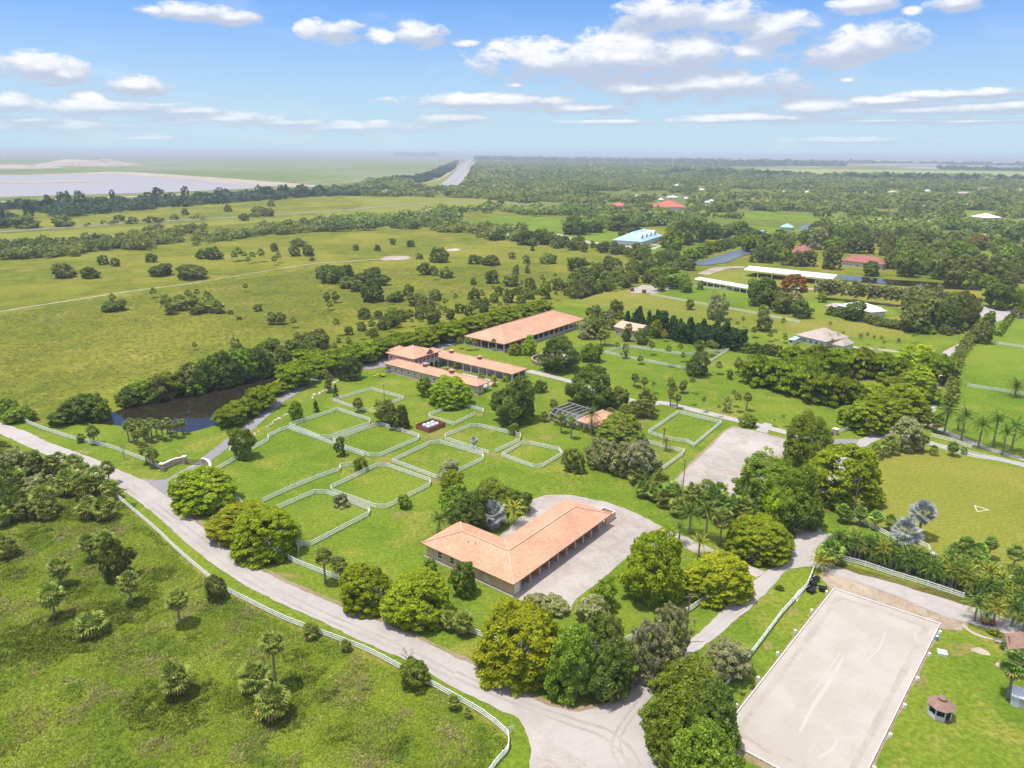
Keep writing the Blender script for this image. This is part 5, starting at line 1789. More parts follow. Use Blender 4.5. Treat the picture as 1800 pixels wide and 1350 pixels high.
def fences():
    F = fence
    rd = 'white rail fences along the roads'
    F('white paddock fence ring nearest the U-shaped stable, with a palm inside', [(586, 706), (641, 689), (653, 686), (710, 702), (655, 725), (620, 718)], True)
    F('white paddock fence ring at the far left, touching the big field', [(509, 750), (590, 723), (596, 723), (651, 741), (649, 747), (580, 771), (562, 771)], True)
    F('white paddock fence ring right of the far left ring, below dark palms', [(586, 776), (655, 751), (671, 749), (737, 769), (735, 774), (668, 803), (650, 803), (609, 790)], True)
    F('central white paddock fence ring, right of the big tree and grey bush', [(690, 813), (757, 781), (774, 780), (848, 802), (850, 809), (785, 841), (767, 842)], True)
    F('white paddock fence ring around a small grey palm', [(859, 799), (782, 774), (783, 768), (827, 751), (843, 751), (915, 768), (914, 776), (870, 797)])
    F('small white paddock fence ring on the right with cut corners', [(882, 803), (917, 782), (932, 782), (983, 793), (988, 801), (952, 823), (937, 823)], True)
    F('large white paddock fence ring in front, left of the lone round shrub', [(582, 860), (662, 821), (681, 821), (757, 848), (756, 855), (681, 894), (661, 894), (600, 872), (583, 866)], True)
    F('nearest white paddock fence ring, beside the roadside lime trees', [(490, 895), (553, 868), (575, 869), (650, 899), (648, 907), (547, 960), (528, 960), (505, 948), (470, 908)], True)
    F('smallest white paddock fence ring just right of the red enclosure', [(835.5, 730), (798, 748), (755, 736), (754, 732), (800, 713), (811, 713), (850, 724), (848, 728)])
    F('white paddock fence ring right of the house, beside the gravel court', [(1139, 763), (1192, 727), (1250, 741), (1268, 745), (1220, 785), (1206, 778), (1179, 775)], True)
    F('open white fence corner left of the gravel court', [(1135, 779), (1202, 796), (1201, 800), (1163, 828)])
    F('white fence between the big left field and the far left paddocks', [(380, 829), (425, 802), (473, 775), (471, 770), (494, 758), (506, 755), (560, 773), (600, 789), (640, 803)])
    F('white fence crossing the lawn at the bottom of the big left field', [(463, 883), (513, 860), (560, 841), (597, 828), (599, 822), (622, 819)])
    F('long white fence ring of the pasture beyond the palms', [(1063, 621), (1099, 610), (1205, 625), (1262, 620), (1282, 616), (1250, 636), (1214, 651), (1117, 633)], True, small=True)
    F('white fence along the far side of the front road at left', [(43, 742), (77, 756), (133, 774), (187, 786), (233, 803), (262, 814), (282, 824)], curved=True, group=rd)
    F('short white fence piece under the left bushes by the road', [(28, 797), (63, 812), (85, 824)], group=rd)
    F('long curving white fence between the wild meadow and the front road', [(207, 876), (240, 904), (277, 936), (310, 968), (360, 1011), (400, 1041), (433, 1058), (500, 1091), (600, 1129),
      (650, 1149), (707, 1179), (787, 1222), (850, 1259), (888, 1290), (894, 1303), (892, 1322), (872, 1345), (840, 1390), (800, 1440)], curved=True, group=rd, h=1.35, rails=3)
    F('white fence inside the road verge beneath the lime trees', [(400, 868), (423, 884), (473, 962), (520, 991), (560, 1007), (597, 1021), (680, 1053), (760, 1086), (827, 1112), (870, 1130),
      (950, 1160), (1040, 1160), (1120, 1120), (1180, 1090), (1211, 1076), (1243, 1054)], group=rd)
    F('white fence between the rising road and the riding arena', [(1432, 998), (1418, 1033), (1374, 1081), (1324, 1148), (1290, 1187), (1262, 1230)], group=rd, rails=3)
    F('white fence hidden in the palm hedge above the sand arena', [(1467, 982), (1520, 996), (1567, 1012), (1630, 1031), (1693, 1052)], group=rd)
    F('white fence at the near edge of the mown field', [(1472, 897), (1507, 915), (1563, 945), (1617, 958), (1631, 966), (1638, 980)], group=rd)
    F('long white fence along the far edge of the mown field', [(1590, 778), (1633, 783), (1700, 799), (1760, 812), (1830, 830), (1900, 848)], group=rd)
    F('short white fence between the two palm lanes', [(1637, 768), (1672, 777), (1707, 789)], group=rd)
    F('white fence crossing the green field beside the lone date palm', [(1700, 680), (1750, 687), (1800, 695), (1860, 706)], group='white fences of the right green field')
    F('farthest white fence crossing the right green field', [(1737, 603), (1800, 612), (1880, 624)], group='white fences of the right green field', small=True)
    F('white fence running along the palm row of the east road', [(1665, 668), (1663, 685), (1661, 702)], group='white fences of the right green field', small=True)
    F('short white fence leading to the east gate pier', [(1470, 764), (1484, 759), (1502, 753)], group=rd)
    F('white fence along the back of the olive field', [(1143, 519), (1220, 533), (1333, 553), (1405, 568)], small=True, group='distant white fences', rails=3)
    F('white fence in front of the dark hedge near the grey-roofed house', [(1300, 614), (1350, 620), (1398, 629)], small=True, group='distant white fences', rails=3)
    F('white fence around the distant green paddock below the white barns', [(1140, 516), (1180, 507), (1220, 505), (1300, 511)], small=True, group='distant white fences', rails=3)
    # low arena rail with letters blocks
    c = arc
    r = tag(empty('arena_rail', c[0]), 'low white board rail with small blocks around the sand riding arena', 'arena rail')
    pts = [p - c[0] for p in c]
    for i, (a, b) in enumerate(((pts[0], pts[1]), (pts[1], pts[2]), (pts[3], pts[2]), (pts[0], pts[3]))):
        m = MB()
        m.bar(a + Vector((0, 0, .3)), b + Vector((0, 0, .3)), .12, .16)
        n = int((b - a).length / 2.2)
        for k in range(n):
            q = a.lerp(b, k / n)
            m.box(q.x - .08, q.y - .08, 0, q.x + .08, q.y + .08, .3)
        m.build('rail', M['white'], r)
    d1, d2 = (pts[2] - pts[1]), (pts[3] - pts[0])
    nr = Vector((d1.y, -d1.x, 0)).normalized()
    for k in range(6):
        q = pts[1] + d1 * (.06 + .155 * k) - nr * .7
        MB().box(q.x - .22, q.y - .22, 0, q.x + .22, q.y + .22, .75).build('marker_block', M['white'], r)
        q = pts[0] + d2 * (.05 + .16 * k) + nr * .7
        MB().box(q.x - .22, q.y - .22, 0, q.x + .22, q.y + .22, .75).build('marker_block', M['white'], r)
    tag(sheet('arena_border', None, 0.055, M['dirt'], 1, .15, world=[c[0] + (c[0] - c[2]).normalized() * 1.6, c[1] + (c[1] - c[3]).normalized() * 1.6,
        c[2] + (c[2] - c[0]).normalized() * 1.4, c[3] + (c[3] - c[1]).normalized() * 1.4]), kind='structure')


fences()

# ================================================================ PLANTS
def leaf_quads(C, N, size, rng, asp=0.62):
    """diamond leaves at points C facing N"""
    n = len(C)
    N = N + rng.normal(0, .55, (n, 3))
    N /= np.linalg.norm(N, axis=1)[:, None] + 1e-9
    T = rng.normal(0, 1, (n, 3))
    T -= N * (T * N).sum(1)[:, None]
    T /= np.linalg.norm(T, axis=1)[:, None] + 1e-9
    B = np.cross(N, T)
    s = (size * rng.uniform(.6, 1.35, n))[:, None]
    a = C - T * s
    b = C + B * s * asp + N * s * .12
    c = C + T * s
    d = C - B * s * asp - N * s * .12
    return np.stack([a, b, c, d], 1).reshape(-1, 3)


def crown_points(kind, seed, nl, npl, rl):
    rng = np.random.default_rng(seed)
    Cs, Ns = [], []
    # lobe centres on the unit crown, z from -1 to 1 (scaled later)
    cen = []
    for i in range(nl):
        t = 2 * math.pi * (i * .61803 + rng.uniform(-.05, .05))
        if kind == 'umb':
            zz = 1 - 1.45 * (i + .5) / nl
            rr = math.sqrt(max(0, 1 - zz * zz)) ** .8
            j = rng.uniform(.90, 1.02)
            cen.append((rr * .88 * j * math.cos(t), rr * .88 * j * math.sin(t), zz * .9 * j))
        elif kind == 'flat':
            rr = math.sqrt((i + .5) / nl)
            tier = rng.choice([.75, .25, -.3]) if rr > .3 else .8
            cen.append((rr * .95 * math.cos(t), rr * .95 * math.sin(t), tier * (1 - .35 * rr) + rng.normal(0, .07)))
        elif kind == 'bush':
            zz = (i + .5) / nl
            rr = math.sqrt(1 - zz ** 2)
            cen.append((rr * .78 * math.cos(t), rr * .78 * math.sin(t), zz * 1.6 - .85 + rng.normal(0, .1)))
        elif kind == 'spire':
            zz = (i + .5) / nl
            rr = (1 - zz) ** .75 * .8
            cen.append((rr * math.cos(t), rr * math.sin(t), zz * 2 - 1))
        elif kind == 'open':
            zz = 1 - 1.7 * (i + .5) / nl
            rr = math.sqrt(max(0, 1 - zz * zz)) * rng.uniform(.35, 1)
            cen.append((rr * .85 * math.cos(t), rr * .85 * math.sin(t), zz * .8))
        else:                                                     # round
            zz = 1 - 1.75 * (i + .5) / nl
            rr = math.sqrt(max(0, 1 - zz * zz))
            j = rng.uniform(.82, 1.05)
            cen.append((rr * .76 * j * math.cos(t), rr * .76 * j * math.sin(t), zz * .78 * j))
    for c in cen:
        c = np.array(c)
        r = rl * rng.uniform(.7, 1.3)
        k = int(npl * (r / rl) ** 2)
        d = rng.normal(0, 1, (k, 3))
        d /= np.linalg.norm(d, axis=1)[:, None]
        out = c / (np.linalg.norm(c) + 1e-6)
        if kind in ('umb', 'flat'):
            out = np.array([c[0] * .35, c[1] * .35, .9])
        d += out * .55
        d /= np.linalg.norm(d, axis=1)[:, None]
        sq = np.array([1, 1, .30 if kind == 'flat' else .42 if kind == 'umb' else .60])
        rad = r * rng.uniform(.35, 1.0, k) ** .5
        # small sub-clumps make the lobe surface knobbly
        sub = 1 + .22 * np.sin(d[:, 0] * 7 + c[0] * 9) * np.sin(d[:, 1] * 7 + c[1] * 7) * np.cos(d[:, 2] * 6)
        Cs.append(c + d * (rad * sub)[:, None] * sq)
        Ns.append(d + np.array([0, 0, .6]))
    C = np.concatenate(Cs)
    N = np.concatenate(Ns)
    # no crown is a clean solid: swell and dent it
    dd = C / (np.linalg.norm(C, axis=1)[:, None] + 1e-6)
    ph = rng.uniform(0, 6.28, 6)
    wr = 1 + (.07 if kind == 'umb' else .13) * (np.sin(dd[:, 0] * 3.1 + ph[0]) * np.sin(dd[:, 1] * 2.7 + ph[1]) + np.sin(dd[:, 2] * 4 + dd[:, 0] * 2 + ph[2]) + .6 * np.sin(dd[:, 1] * 5.3 + ph[3]) * np.sin(dd[:, 0] * 5.9 + ph[4]))
    if kind not in ('spire',):
        C = C * wr[:, None]
    mx = max(1e-3, np.percentile(np.abs(C[:, :2]), 99))
    C[:, :2] /= mx * 1.02
    lo, hi = np.percentile(C[:, 2], 1), np.percentile(C[:, 2], 99)
    C[:, 2] = (C[:, 2] - lo) / (hi - lo) * 2 - 1
    if kind == 'umb':
        N[:, 2] += .25
    return C, N


ASP = {'umb': .78, 'flat': .34, 'round': .85, 'bush': .62, 'spire': 2.4, 'open': .95, 'tall': 1.35}
_pts, _crown = {}, {}


def crown_mesh(kind, dens, seed, mat):
    """dens: 3 near, 2 middle, 1 far, 0 tiny. Unit radius, centre at 0, height by ASP"""
    key = (kind, dens, seed, mat.name)
    if key in _crown:
        return _crown[key]
    k2 = (kind, dens, seed)
    if k2 not in _pts:
        nl, npl, rl, sz = {3: (170, 125, .155, .035), 2: (60, 110, .225, .058), 1: (26, 60, .31, .11), 0: (12, 26, .40, .22)}[dens]
        kk = 'round' if kind == 'tall' else kind
        if kind == 'spire':
            sz *= 1.5
        if kind == 'flat':
            nl, rl = int(nl * 1.4), rl * .95
        if kind == 'open':
            nl, rl = int(nl * .62), rl * .9
        C, N = crown_points(kk, seed * 13 + dens, nl, npl, rl)
        C = C * np.array([1, 1, ASP[kind]])
        _pts[k2] = leaf_quads(C, N, sz, np.random.default_rng(seed))
    V = _pts[k2]
    F = np.arange(len(V)).reshape(-1, 4)
    me = np_mesh('crown', V, F, [mat])
    _crown[key] = me
    return me


def branch_trunk(seed, limbs=5, spread=.55, flare=1.0):
    """trunk of unit height with limbs reaching into the crown; xy in crown radii"""
    rng = random.Random(seed)
    m = MB()
    fork = .42
    m.tube([(0, 0, -.02), (.01, .005, .15), (.015, 0, fork)], [.075 * flare, .055, .045], 8)
    for k in range(limbs):
        t = 2 * math.pi * (k + rng.uniform(-.2, .2)) / limbs
        s = spread * rng.uniform(.7, 1.1)
        p0 = Vector((.015, 0, fork - .03))
        p1 = Vector((s * .4 * math.cos(t), s * .4 * math.sin(t), .72))
        p2 = Vector((s * math.cos(t + .2), s * math.sin(t + .2), rng.uniform(.95, 1.12)))
        m.tube([p0, p1, p2], [.035, .025, .008], 5)
        p3 = p1 + Vector((.25 * math.cos(t + 1.1), .25 * math.sin(t + 1.1), .28))
        m.tube([p1, p3], [.018, .005], 4)
    return m.mesh('trunk', M['bark'])


TR = [branch_trunk(s) for s in range(4)]
stem = MB().tube([(0, 0, 0), (.005, 0, .5), (0, 0, 1)], [.045, .035, .02], 6).mesh('trunk', M['bark'])

# ---- palms
def fan_leaf(V, F, c, d, r, nb, rng, droop=.25, wide=125):
    """one fan of blades: c hub, d outward direction"""
    d = d / np.linalg.norm(d)
    up = np.array([0, 0, 1.0])
    p = np.cross(d, up)
    if np.linalg.norm(p) < .1:
        p = np.array([1.0, 0, 0])
    p /= np.linalg.norm(p)
    q = np.cross(p, d)
    roll = rng.uniform(-.5, .5)
    p2 = p * math.cos(roll) + q * math.sin(roll)
    q2 = np.cross(p2, d)
    for k in range(nb):
        a = math.radians(-wide + 2 * wide * k / (nb - 1))
        b = d * math.cos(a) + p2 * math.sin(a)
        n = np.cross(b, q2)
        L_ = r * (1 - .18 * abs(a) / 2.2) * rng.uniform(.9, 1.08)
        w = r * (.085 if nb > 11 else .12)
        mid = c + b * L_ * .6 + q2 * .06 * r
        tip = c + b * L_ - up * droop * r * rng.uniform(.6, 1.3) + q2 * 0
        i = len(V)
        V += [c, mid - n * w, tip, mid + n * w]
        F.append((i, i + 1, i + 2, i + 3))


def fan_crown(seed, n, e0, e1, pet, r, nb, droop, wide=115):
    rng = np.random.default_rng(seed)
    V, F = [], []
    for i in range(n):
        t = i * 2.39996 + rng.uniform(-.2, .2)
        e = math.radians(e0 + (e1 - e0) * ((i + .5) / n) ** .85 + rng.uniform(-16, 16))
        d = np.array([math.cos(e) * math.cos(t), math.cos(e) * math.sin(t), math.sin(e)])
        ln = pet * rng.uniform(.8, 1.15)
        c = d * ln
        i0 = len(V)
        s = np.cross(d, [0, 0, 1.0]) * .02
        V += [s, c + s * .5, c - s * .5, -s]
        F.append((i0, i0 + 1, i0 + 2, i0 + 3))
        fan_leaf(V, F, c, d, r, nb, rng, droop * (1.0 if e > 0 else .5), wide)
    return np.array(V), np.array(F)


def feather_crown(seed, n, e0, e1, ln, arch, leaf, st=11, wd=.05):
    rng = np.random.default_rng(seed)
    V, F = [], []
    for i in range(n):
        t = i * 2.39996 + rng.uniform(-.25, .25)
        e = math.radians(e0 + (e1 - e0) * ((i + .5) / n) + rng.uniform(-6, 6))
        L_ = ln * rng.uniform(.85, 1.1)
        h = np.array([math.cos(t), math.sin(t), 0])
        pts = []
        for k in range(st + 1):
            u = k / st
            ee = e - arch * u * u
            if k == 0:
                p = np.zeros(3)
            else:
                p = pts[-1] + (h * math.cos(ee) + np.array([0, 0, math.sin(ee)])) * L_ / st
            pts.append(p)
        sd = np.array([-math.sin(t), math.cos(t), 0])
        for k in range(1, st + 1):
            a, b = pts[k - 1], pts[k]
            u = k / st
            w = leaf * math.sin(math.pi * min(1, .18 + u * .80)) ** .7
            fw = (b - a) * 1.1
            for s in (-1, 1):
                tip = b + sd * s * w + fw * .8 - np.array([0, 0, w * rng.uniform(.25, .8)])
                i0 = len(V)
                V += [a, a * .45 + b * .55, tip, b * .5 + tip * .5 + fw * .25]
                F.append((i0, i0 + 1, i0 + 2, i0 + 3))
    return np.array(V), np.array(F)


PALM = {}


def palm_meshes(kind, v):
    key = (kind, v)
    if key in PALM:
        return PALM[key]
    trunk = None
    if kind in ('sabal', 'green_sabal', 'squat'):
        V, F = fan_crown(v + 1, 40, 80, -42, .54, .44, 9, .26, 100)
        cr = np_mesh('crown', V, F, [L['palm' if kind != 'green_sabal' else 'palmgreen']])
        V, F = fan_crown(v + 51, 26, -24, -76, .50, .46, 8, .15, 100)
        de = np_mesh('dry_fronds', V, F, [L['dead']])
        out = [('crown', cr), ('dry_fronds', de)]
    elif kind == 'silver':
        V, F = fan_crown(v + 1, 44, 86, -60, .56, .46, 13, .14, 110)
        out = [('crown', np_mesh('crown', V, F, [L['silver']]))]
    elif kind in ('feather', 'royal'):
        V, F = feather_crown(v + 1, 17, 78, -25, 1.12, 1.35, .30)
        out = [('crown', np_mesh('crown', V, F, [L['palmgreen']]))]
    elif kind == 'yellowpalm':
        V, F = feather_crown(v + 1, 18, 80, -18, 1.12, 1.3, .28)
        out = [('crown', np_mesh('crown', V, F, [L['palmyellow']]))]
    elif kind == 'date':
        V, F = feather_crown(v + 1, 34, 84, -35, 1.05, 1.0, .16, 9)
        out = [('crown', np_mesh('crown', V, F, [L['palm']]))]
    PALM[key] = out
    return out


_ptr = MB().tube([(0, 0, 0), (.004, .003, .3), (.0, .006, .7), (0, 0, 1)], [1.25, 1.0, .95, .9], 8).mesh('trunk', M['palmbark'])
REG = {}
CNT = {}


def reg(o, key, x):
    REG.setdefault(key, []).append((x, o))


def palm(x, yc, yb, w, kind='sabal', key='lawn palms', xb=None, trunk=True):
    """crown centre (x, yc), foot (xb, yb), crown width w, all in photograph pixels"""
    xb = x if xb is None else xb
    g = P(xb, yb)
    _, _, f = proj(g)
    s = FPX / f
    # height at which a point over g shows at yc
    lo, hi = .2, 40.0
    for _ in range(30):
        mid = (lo + hi) / 2
        if proj((g.x, g.y, mid))[1] > yc:
            lo = mid
        else:
            hi = mid
    h = lo
    R = w / 2 / s * (1.24 if w > 28 else 1.12 if w > 20 else 1.0)
    palm_w(g, h, R, kind, key, x, trunk)


def palm_w(g, h, R, kind, key, x=None, trunk=True):
    CNT[kind] = CNT.get(kind, 0) + 1
    v = RN.randrange(5)
    nm = {'sabal': 'cabbage_palm', 'green_sabal': 'cabbage_palm', 'squat': 'cabbage_palm', 'silver': 'silver_palm', 'feather': 'feather_palm', 'royal': 'royal_palm',
          'yellowpalm': 'feather_palm', 'date': 'date_palm'}[kind]
    r = empty(nm, g, RN.uniform(0, 6.28))
    zc = max(h, R * .55)
    if kind == 'squat' or not trunk:
        zc = max(R * .62, min(h, R * 1.6))
    tr = .20 + .04 * RN.random() + (.08 if kind in ('royal', 'silver', 'date') else 0)
    link('trunk', _ptr, r, (0, 0, 0), 0, (tr, tr, zc))
    for n_, me in palm_meshes(kind, v):
        link(n_, me, r, (0, 0, zc), 0, (R, R, R * RN.uniform(.88, 1.05)))
    reg(r, key, x if x is not None else proj(g)[0])
    return r


def tree(x, y0, y1, w, kind='round', col='mid', key='lawn trees', name=None, clear=None):
    """foliage box in photograph pixels: centre x, top y0, bottom y1, width w"""
    yc = (y0 + y1) / 2
    if kind in ('umb', 'bush'):
        # a dome: its widest ring sits low, so ring and top are measured apart
        ring, sk = (-.38, .28) if kind == 'umb' else (-.85, .05)
        z = 2.0
        yr = y1
        for _ in range(14):
            c = P(x, yr, z)
            s = FPX / proj(c)[2]
            R = w / 2 / s
            dep = math.atan2(CAMH - z, math.hypot(c.x, c.y))
            cs, sn = math.cos(dep), math.sin(dep)
            tot = (y1 - y0) / s
            D = .25 * R
            for _k in range(20):
                f_ = math.sqrt((D * cs) ** 2 + (R * sn) ** 2) + R * sn + sk * D * cs
                D = min(R * 1.5, max(.30 * R, D * (1 + .5 * (tot / f_ - 1))))
            top = math.sqrt((D * cs) ** 2 + (R * sn) ** 2)
            b = D / (1 - ring)
            zr = D * sk + (.22 * min(R, 8) if kind == 'umb' else 0)
            yr = y0 + top * s
            z = zr
        c = P(x, yr, z)
        tree_w(Vector((c.x, c.y, 0)), R, b, zr - ring * b, kind, col, key, x, name)
        return
    clear = clear if clear is not None else {'umb': .28, 'flat': .30, 'round': .18, 'open': .3, 'bush': 0.0, 'spire': .05, 'tall': .12}[kind]
    z = 3.0
    for _ in range(12):
        c = P(x, yc, z)
        _, _, f = proj(c)
        s = FPX / f
        R = w / 2 / s
        dep = math.atan2(CAMH - z, math.hypot(c.x, c.y))
        hv = (y1 - y0) / 2 / s
        b2 = (hv ** 2 - (R * math.sin(dep)) ** 2) / math.cos(dep) ** 2
        b = math.sqrt(max(b2, (R * ASP[kind] * .55) ** 2))
        b = min(b, R * ASP[kind] * 1.8)
        z = b * .97 + clear * min(R, 6)
    c = P(x, yc, z)
    tree_w(Vector((c.x, c.y, 0)), R, b, z, kind, col, key, x, name)


def tree_w(g, R, b, z, kind, col, key, x=None, name=None, parts=True):
    dist = math.hypot(g.x, g.y)
    px = R * 2 * FPX / dist * .569
    dens = 3 if px > 42 else 2 if px > 19 else 1 if px > 8 else 0
    CNT['tree'] = CNT.get('tree', 0) + 1
    nm = name or {'bush': 'bush', 'spire': 'conifer', 'flat': 'spreading_tree', 'umb': 'broad_tree'}.get(kind, 'tree')
    seed = RN.randrange(5 if dens > 2 else 4)
    r = empty(nm, g, RN.uniform(0, 6.28))
    me = crown_mesh(kind, dens, seed, L[col])
    link('crown', me, r, (0, 0, z), 0, (R, R, b / ASP[kind]))
    if kind in ('umb', 'flat', 'round', 'open', 'tall') and z > 1.2:
        link('trunk', RN.choice(TR), r, (0, 0, 0), 0, (R, R, z))
    else:
        link('trunk', stem, r, (0, 0, 0), 0, (R, R, z))
    reg(r, key, x if x is not None else proj(g)[0])
    return r


def inside(p, poly):
    c = False
    j = len(poly) - 1
    for i in range(len(poly)):
        a, b = poly[i], poly[j]
        if (a[1] > p[1]) != (b[1] > p[1]) and p[0] < (b[0] - a[0]) * (p[1] - a[1]) / (b[1] - a[1]) + a[0]:
            c = not c
        j = i
    return c


BLD = house_holes[-11:]


def thicket(poly, n, mix, key, rad, seed, sep=.75, hs=1.0):
    """n plants spread over a photograph polygon, evenly on the ground; mix = [(weight, kind, colour)]"""
    rr = random.Random(seed)
    W_ = [P(x, y) for x, y in poly]
    xs, ys = [p.x for p in W_], [p.y for p in W_]
    pl = [(p.x, p.y) for p in W_]
    got, tries = [], 0
    while len(got) < n and tries < 60000:
        tries += 1
        p = (rr.uniform(min(xs), max(xs)), rr.uniform(min(ys), max(ys)))
        if not inside(p, pl):
            continue
        pp = proj((p[0], p[1], 0))
        if any(inside(pp, hh) for hh in BLD):
            continue
        R = rr.uniform(*rad)
        if any((p[0] - q[0]) ** 2 + (p[1] - q[1]) ** 2 < (sep * (R + q[2])) ** 2 for q in got):
            continue
        got.append((p[0], p[1], R))
    tot = sum(m[0] for m in mix)
    for x, y, R in got:
        t = rr.uniform(0, tot)
        for wgt, kind, col in mix:
            t -= wgt
            if t <= 0:
                break
        g = Vector((x, y, 0))
        if col is None:
            RP = 2.0 * rr.uniform(.85, 1.25)
            palm_w(g, (RP * .8 if kind == 'squat' else rr.uniform(3.0, 7.5) * hs), RP, kind, key)
        else:
            b = R * ASP[kind] * rr.uniform(.8, 1.25) * hs
            cl = {'round': .25, 'umb': .5, 'open': .5, 'flat': .7, 'tall': .3}.get(kind, 0)
            tree_w(g, R, b, b * .95 + cl * R * .5, kind, col, key)


def along(px, n, jit, fn):
    """call fn(world point, i) at n places along a photograph polyline"""
    w = [P(x, y) for x, y in px]
    ln = [0]
    for a, b in zip(w, w[1:]):
        ln.append(ln[-1] + (b - a).length)
    for i in range(n):
        s = ln[-1] * (i + .5) / n
        for k in range(len(w) - 1):
            if ln[k + 1] >= s:
                break
        p = w[k].lerp(w[k + 1], (s - ln[k]) / (ln[k + 1] - ln[k]))
        fn(p + Vector((RN.uniform(-jit, jit), RN.uniform(-jit, jit), 0)), i)


# ---------------------------------------------------------------- near trees (each measured)
def near_trees():
    one = lambda lab, *a, **k: tree(*a, key=('one', lab), **k)
    one('broad lime-green tree at the corner of the west drive and front road', 356, 822, 900, 112, 'umb', 'lime')
    one('golden-green dome tree behind the larger dome left of the front paddock', 424, 882, 952, 112, 'umb', 'gold')
    one('large lime dome tree overhanging the front road left of the nearest paddock', 466, 892, 986, 114, 'umb', 'lime')
    one('left of the twin lime dome trees in front of the L-shaped stable', 641, 992, 1080, 92, 'umb', 'lime')
    one('right and larger of the twin lime dome trees in front of the L-shaped stable', 735, 1003, 1104, 118, 'umb', 'lime')
    one('biggest golden dome tree at the front road bend', 912, 1063, 1208, 150, 'umb', 'gold')
    one('dark glossy tree right of the biggest golden dome tree', 1005, 1100, 1215, 96, 'round', 'mid')
    one('dark tree overhanging the road bend, rightmost of the corner clump', 1072, 1122, 1218, 92, 'round', 'dark')
    one('dark tree at the back of the corner clump, above the road bend', 1058, 1078, 1165, 88, 'round', 'dark')
    one('upper pale olive willowy tree beside the rising road', 1182, 1062, 1155, 72, 'open', 'olive')
    one('lower pale olive willowy tree just left of the rising road', 1142, 1090, 1190, 80, 'open', 'grey')
    one('middle pale olive shrub tree left of the rising road', 1165, 1118, 1192, 62, 'open', 'olive')
    one('pale olive rounded bush on the lawn in front of the gravel yard', 1040, 1045, 1095, 60, 'round', 'olive', clear=0)
    one('green round bush at the front edge of the gravel yard', 1061, 1018, 1072, 46, 'round', 'mid', clear=0)
    one('left grey-green hedge shrub below the stable corner', 940, 1042, 1078, 50, 'bush', 'olive')
    one('right grey-green hedge shrub below the stable corner', 975, 1048, 1088, 48, 'bush', 'olive')
    one('tall bright green tree right of the gravel yard', 1150, 932, 1048, 112, 'round', 'lime')
    one('lime dome tree between the gravel yard lane and rising road', 1262, 970, 1062, 118, 'umb', 'gold')
    one('smooth lime dome tree at the lane junction shading the road', 1334, 905, 988, 114, 'umb', 'lime')
    one('broad green tree between gravel court and road junction', 1352, 800, 890, 112, 'round', 'mid')
    one('bushy green tree low at the gravel court corner beside the road', 1400, 822, 925, 95, 'round', 'mid')
    one('small lime tree tucked in front of the broad green junction trees', 1378, 850, 925, 70, 'round', 'lime')
    one('huge olive-green tree left of the mown field', 1482, 783, 892, 128, 'umb', 'lime')
    one('dense green tree between gravel court and huge olive-green tree', 1418, 728, 812, 82, 'round', 'mid')
    one('topmost tree of the dark clump at the bottom edge', 1215, 1155, 1255, 120, 'round', 'mid')
    one('middle left tree of the dark clump at the bottom edge', 1190, 1210, 1330, 110, 'round', 'mid')
    one('right tree of the dark clump beside the sand arena corner', 1256, 1200, 1315, 100, 'round', 'dark')
    one('nearest tree of the dark clump cut by the bottom edge', 1240, 1270, 1400, 125, 'round', 'mid')
    one('pale grey wispy tree between rising road and arena fence', 1281, 1118, 1188, 84, 'open', 'grey')
    one('small olive tree at the foot of the wispy grey tree', 1303, 1150, 1190, 44, 'open', 'olive')
    one('round green tree left of the clump behind the L-shaped stable', 800, 852, 905, 62, 'round', 'mid')
    one('small grey-purple tree above the clump behind the L-shaped stable', 790, 806, 838, 50, 'open', 'grey')
    one('bright bushy tree under the grey-purple tree', 795, 826, 862, 44, 'round', 'lime')
    one('dark central tree of the clump behind the L-shaped stable', 828, 862, 925, 70, 'round', 'dark')
    one('tall green tree at the back of the clump behind the stable', 868, 840, 892, 78, 'round', 'mid')
    one('dark shrub right end of the clump behind the L-shaped stable', 912, 862, 898, 46, 'round', 'dark')
    one('small tree with scattered red flowers beside the long stable wall', 816, 987, 1042, 50, 'round', 'fewred')
    one('slim shrub with a few red flowers close to the stable windows', 756, 980, 1013, 24, 'tall', 'fewred')
    one('dark shrubby tree beneath two palms in the wild meadow', 200, 945, 1018, 58, 'round', 'dark', clear=0)
    one('grey-green bush growing through the long meadow fence', 379, 1012, 1056, 38, 'round', 'scrub', clear=0)
    one('lime-green bush growing through the fence near the road bend', 728, 1160, 1210, 56, 'round', 'mid', clear=0)
    one('dark bush at the far left edge of the wild meadow', 14, 862, 912, 52, 'round', 'dark', clear=0)
    one('olive bush at the left edge beneath the front road', 20, 790, 848, 60, 'open', 'olive', clear=.1)
    one('grey olive bush right of the left edge thicket', 66, 832, 882, 66, 'open', 'olive', clear=.1)
    one('round olive bush at the top of the left thicket', 52, 792, 842, 56, 'round', 'scrub', clear=0)
    one('dark bush low in the left thicket beside squat palms', 48, 876, 914, 44, 'round', 'scrub', clear=0)
    one('tall scrubby tree at the very left edge below the front road', -6, 800, 880, 60, 'open', 'scrub', clear=.1)
    one('pale bush at the upper end of the left thicket', 84, 800, 838, 44, 'round', 'scrub', clear=0)
    one('green tree beside the west drive with rocks at its foot', 425, 750, 802, 48, 'round', 'mid')
    one('big dark round tree between the U-shaped stable and house', 905, 665, 738, 80, 'round', 'dark')
    one('wide lime umbrella tree in front of the U-shaped stable', 790, 662, 715, 74, 'umb', 'lime')
    one('small dark-stemmed tree left of the lime umbrella tree', 746, 662, 694, 30, 'round', 'mid')
    one('dark bushy tree right of the palm clump between two paddocks', 701, 712, 754, 42, 'round', 'dark', clear=0)
    one('small dark tree at the paddock fence corner', 597, 769, 800, 22, 'round', 'dark')
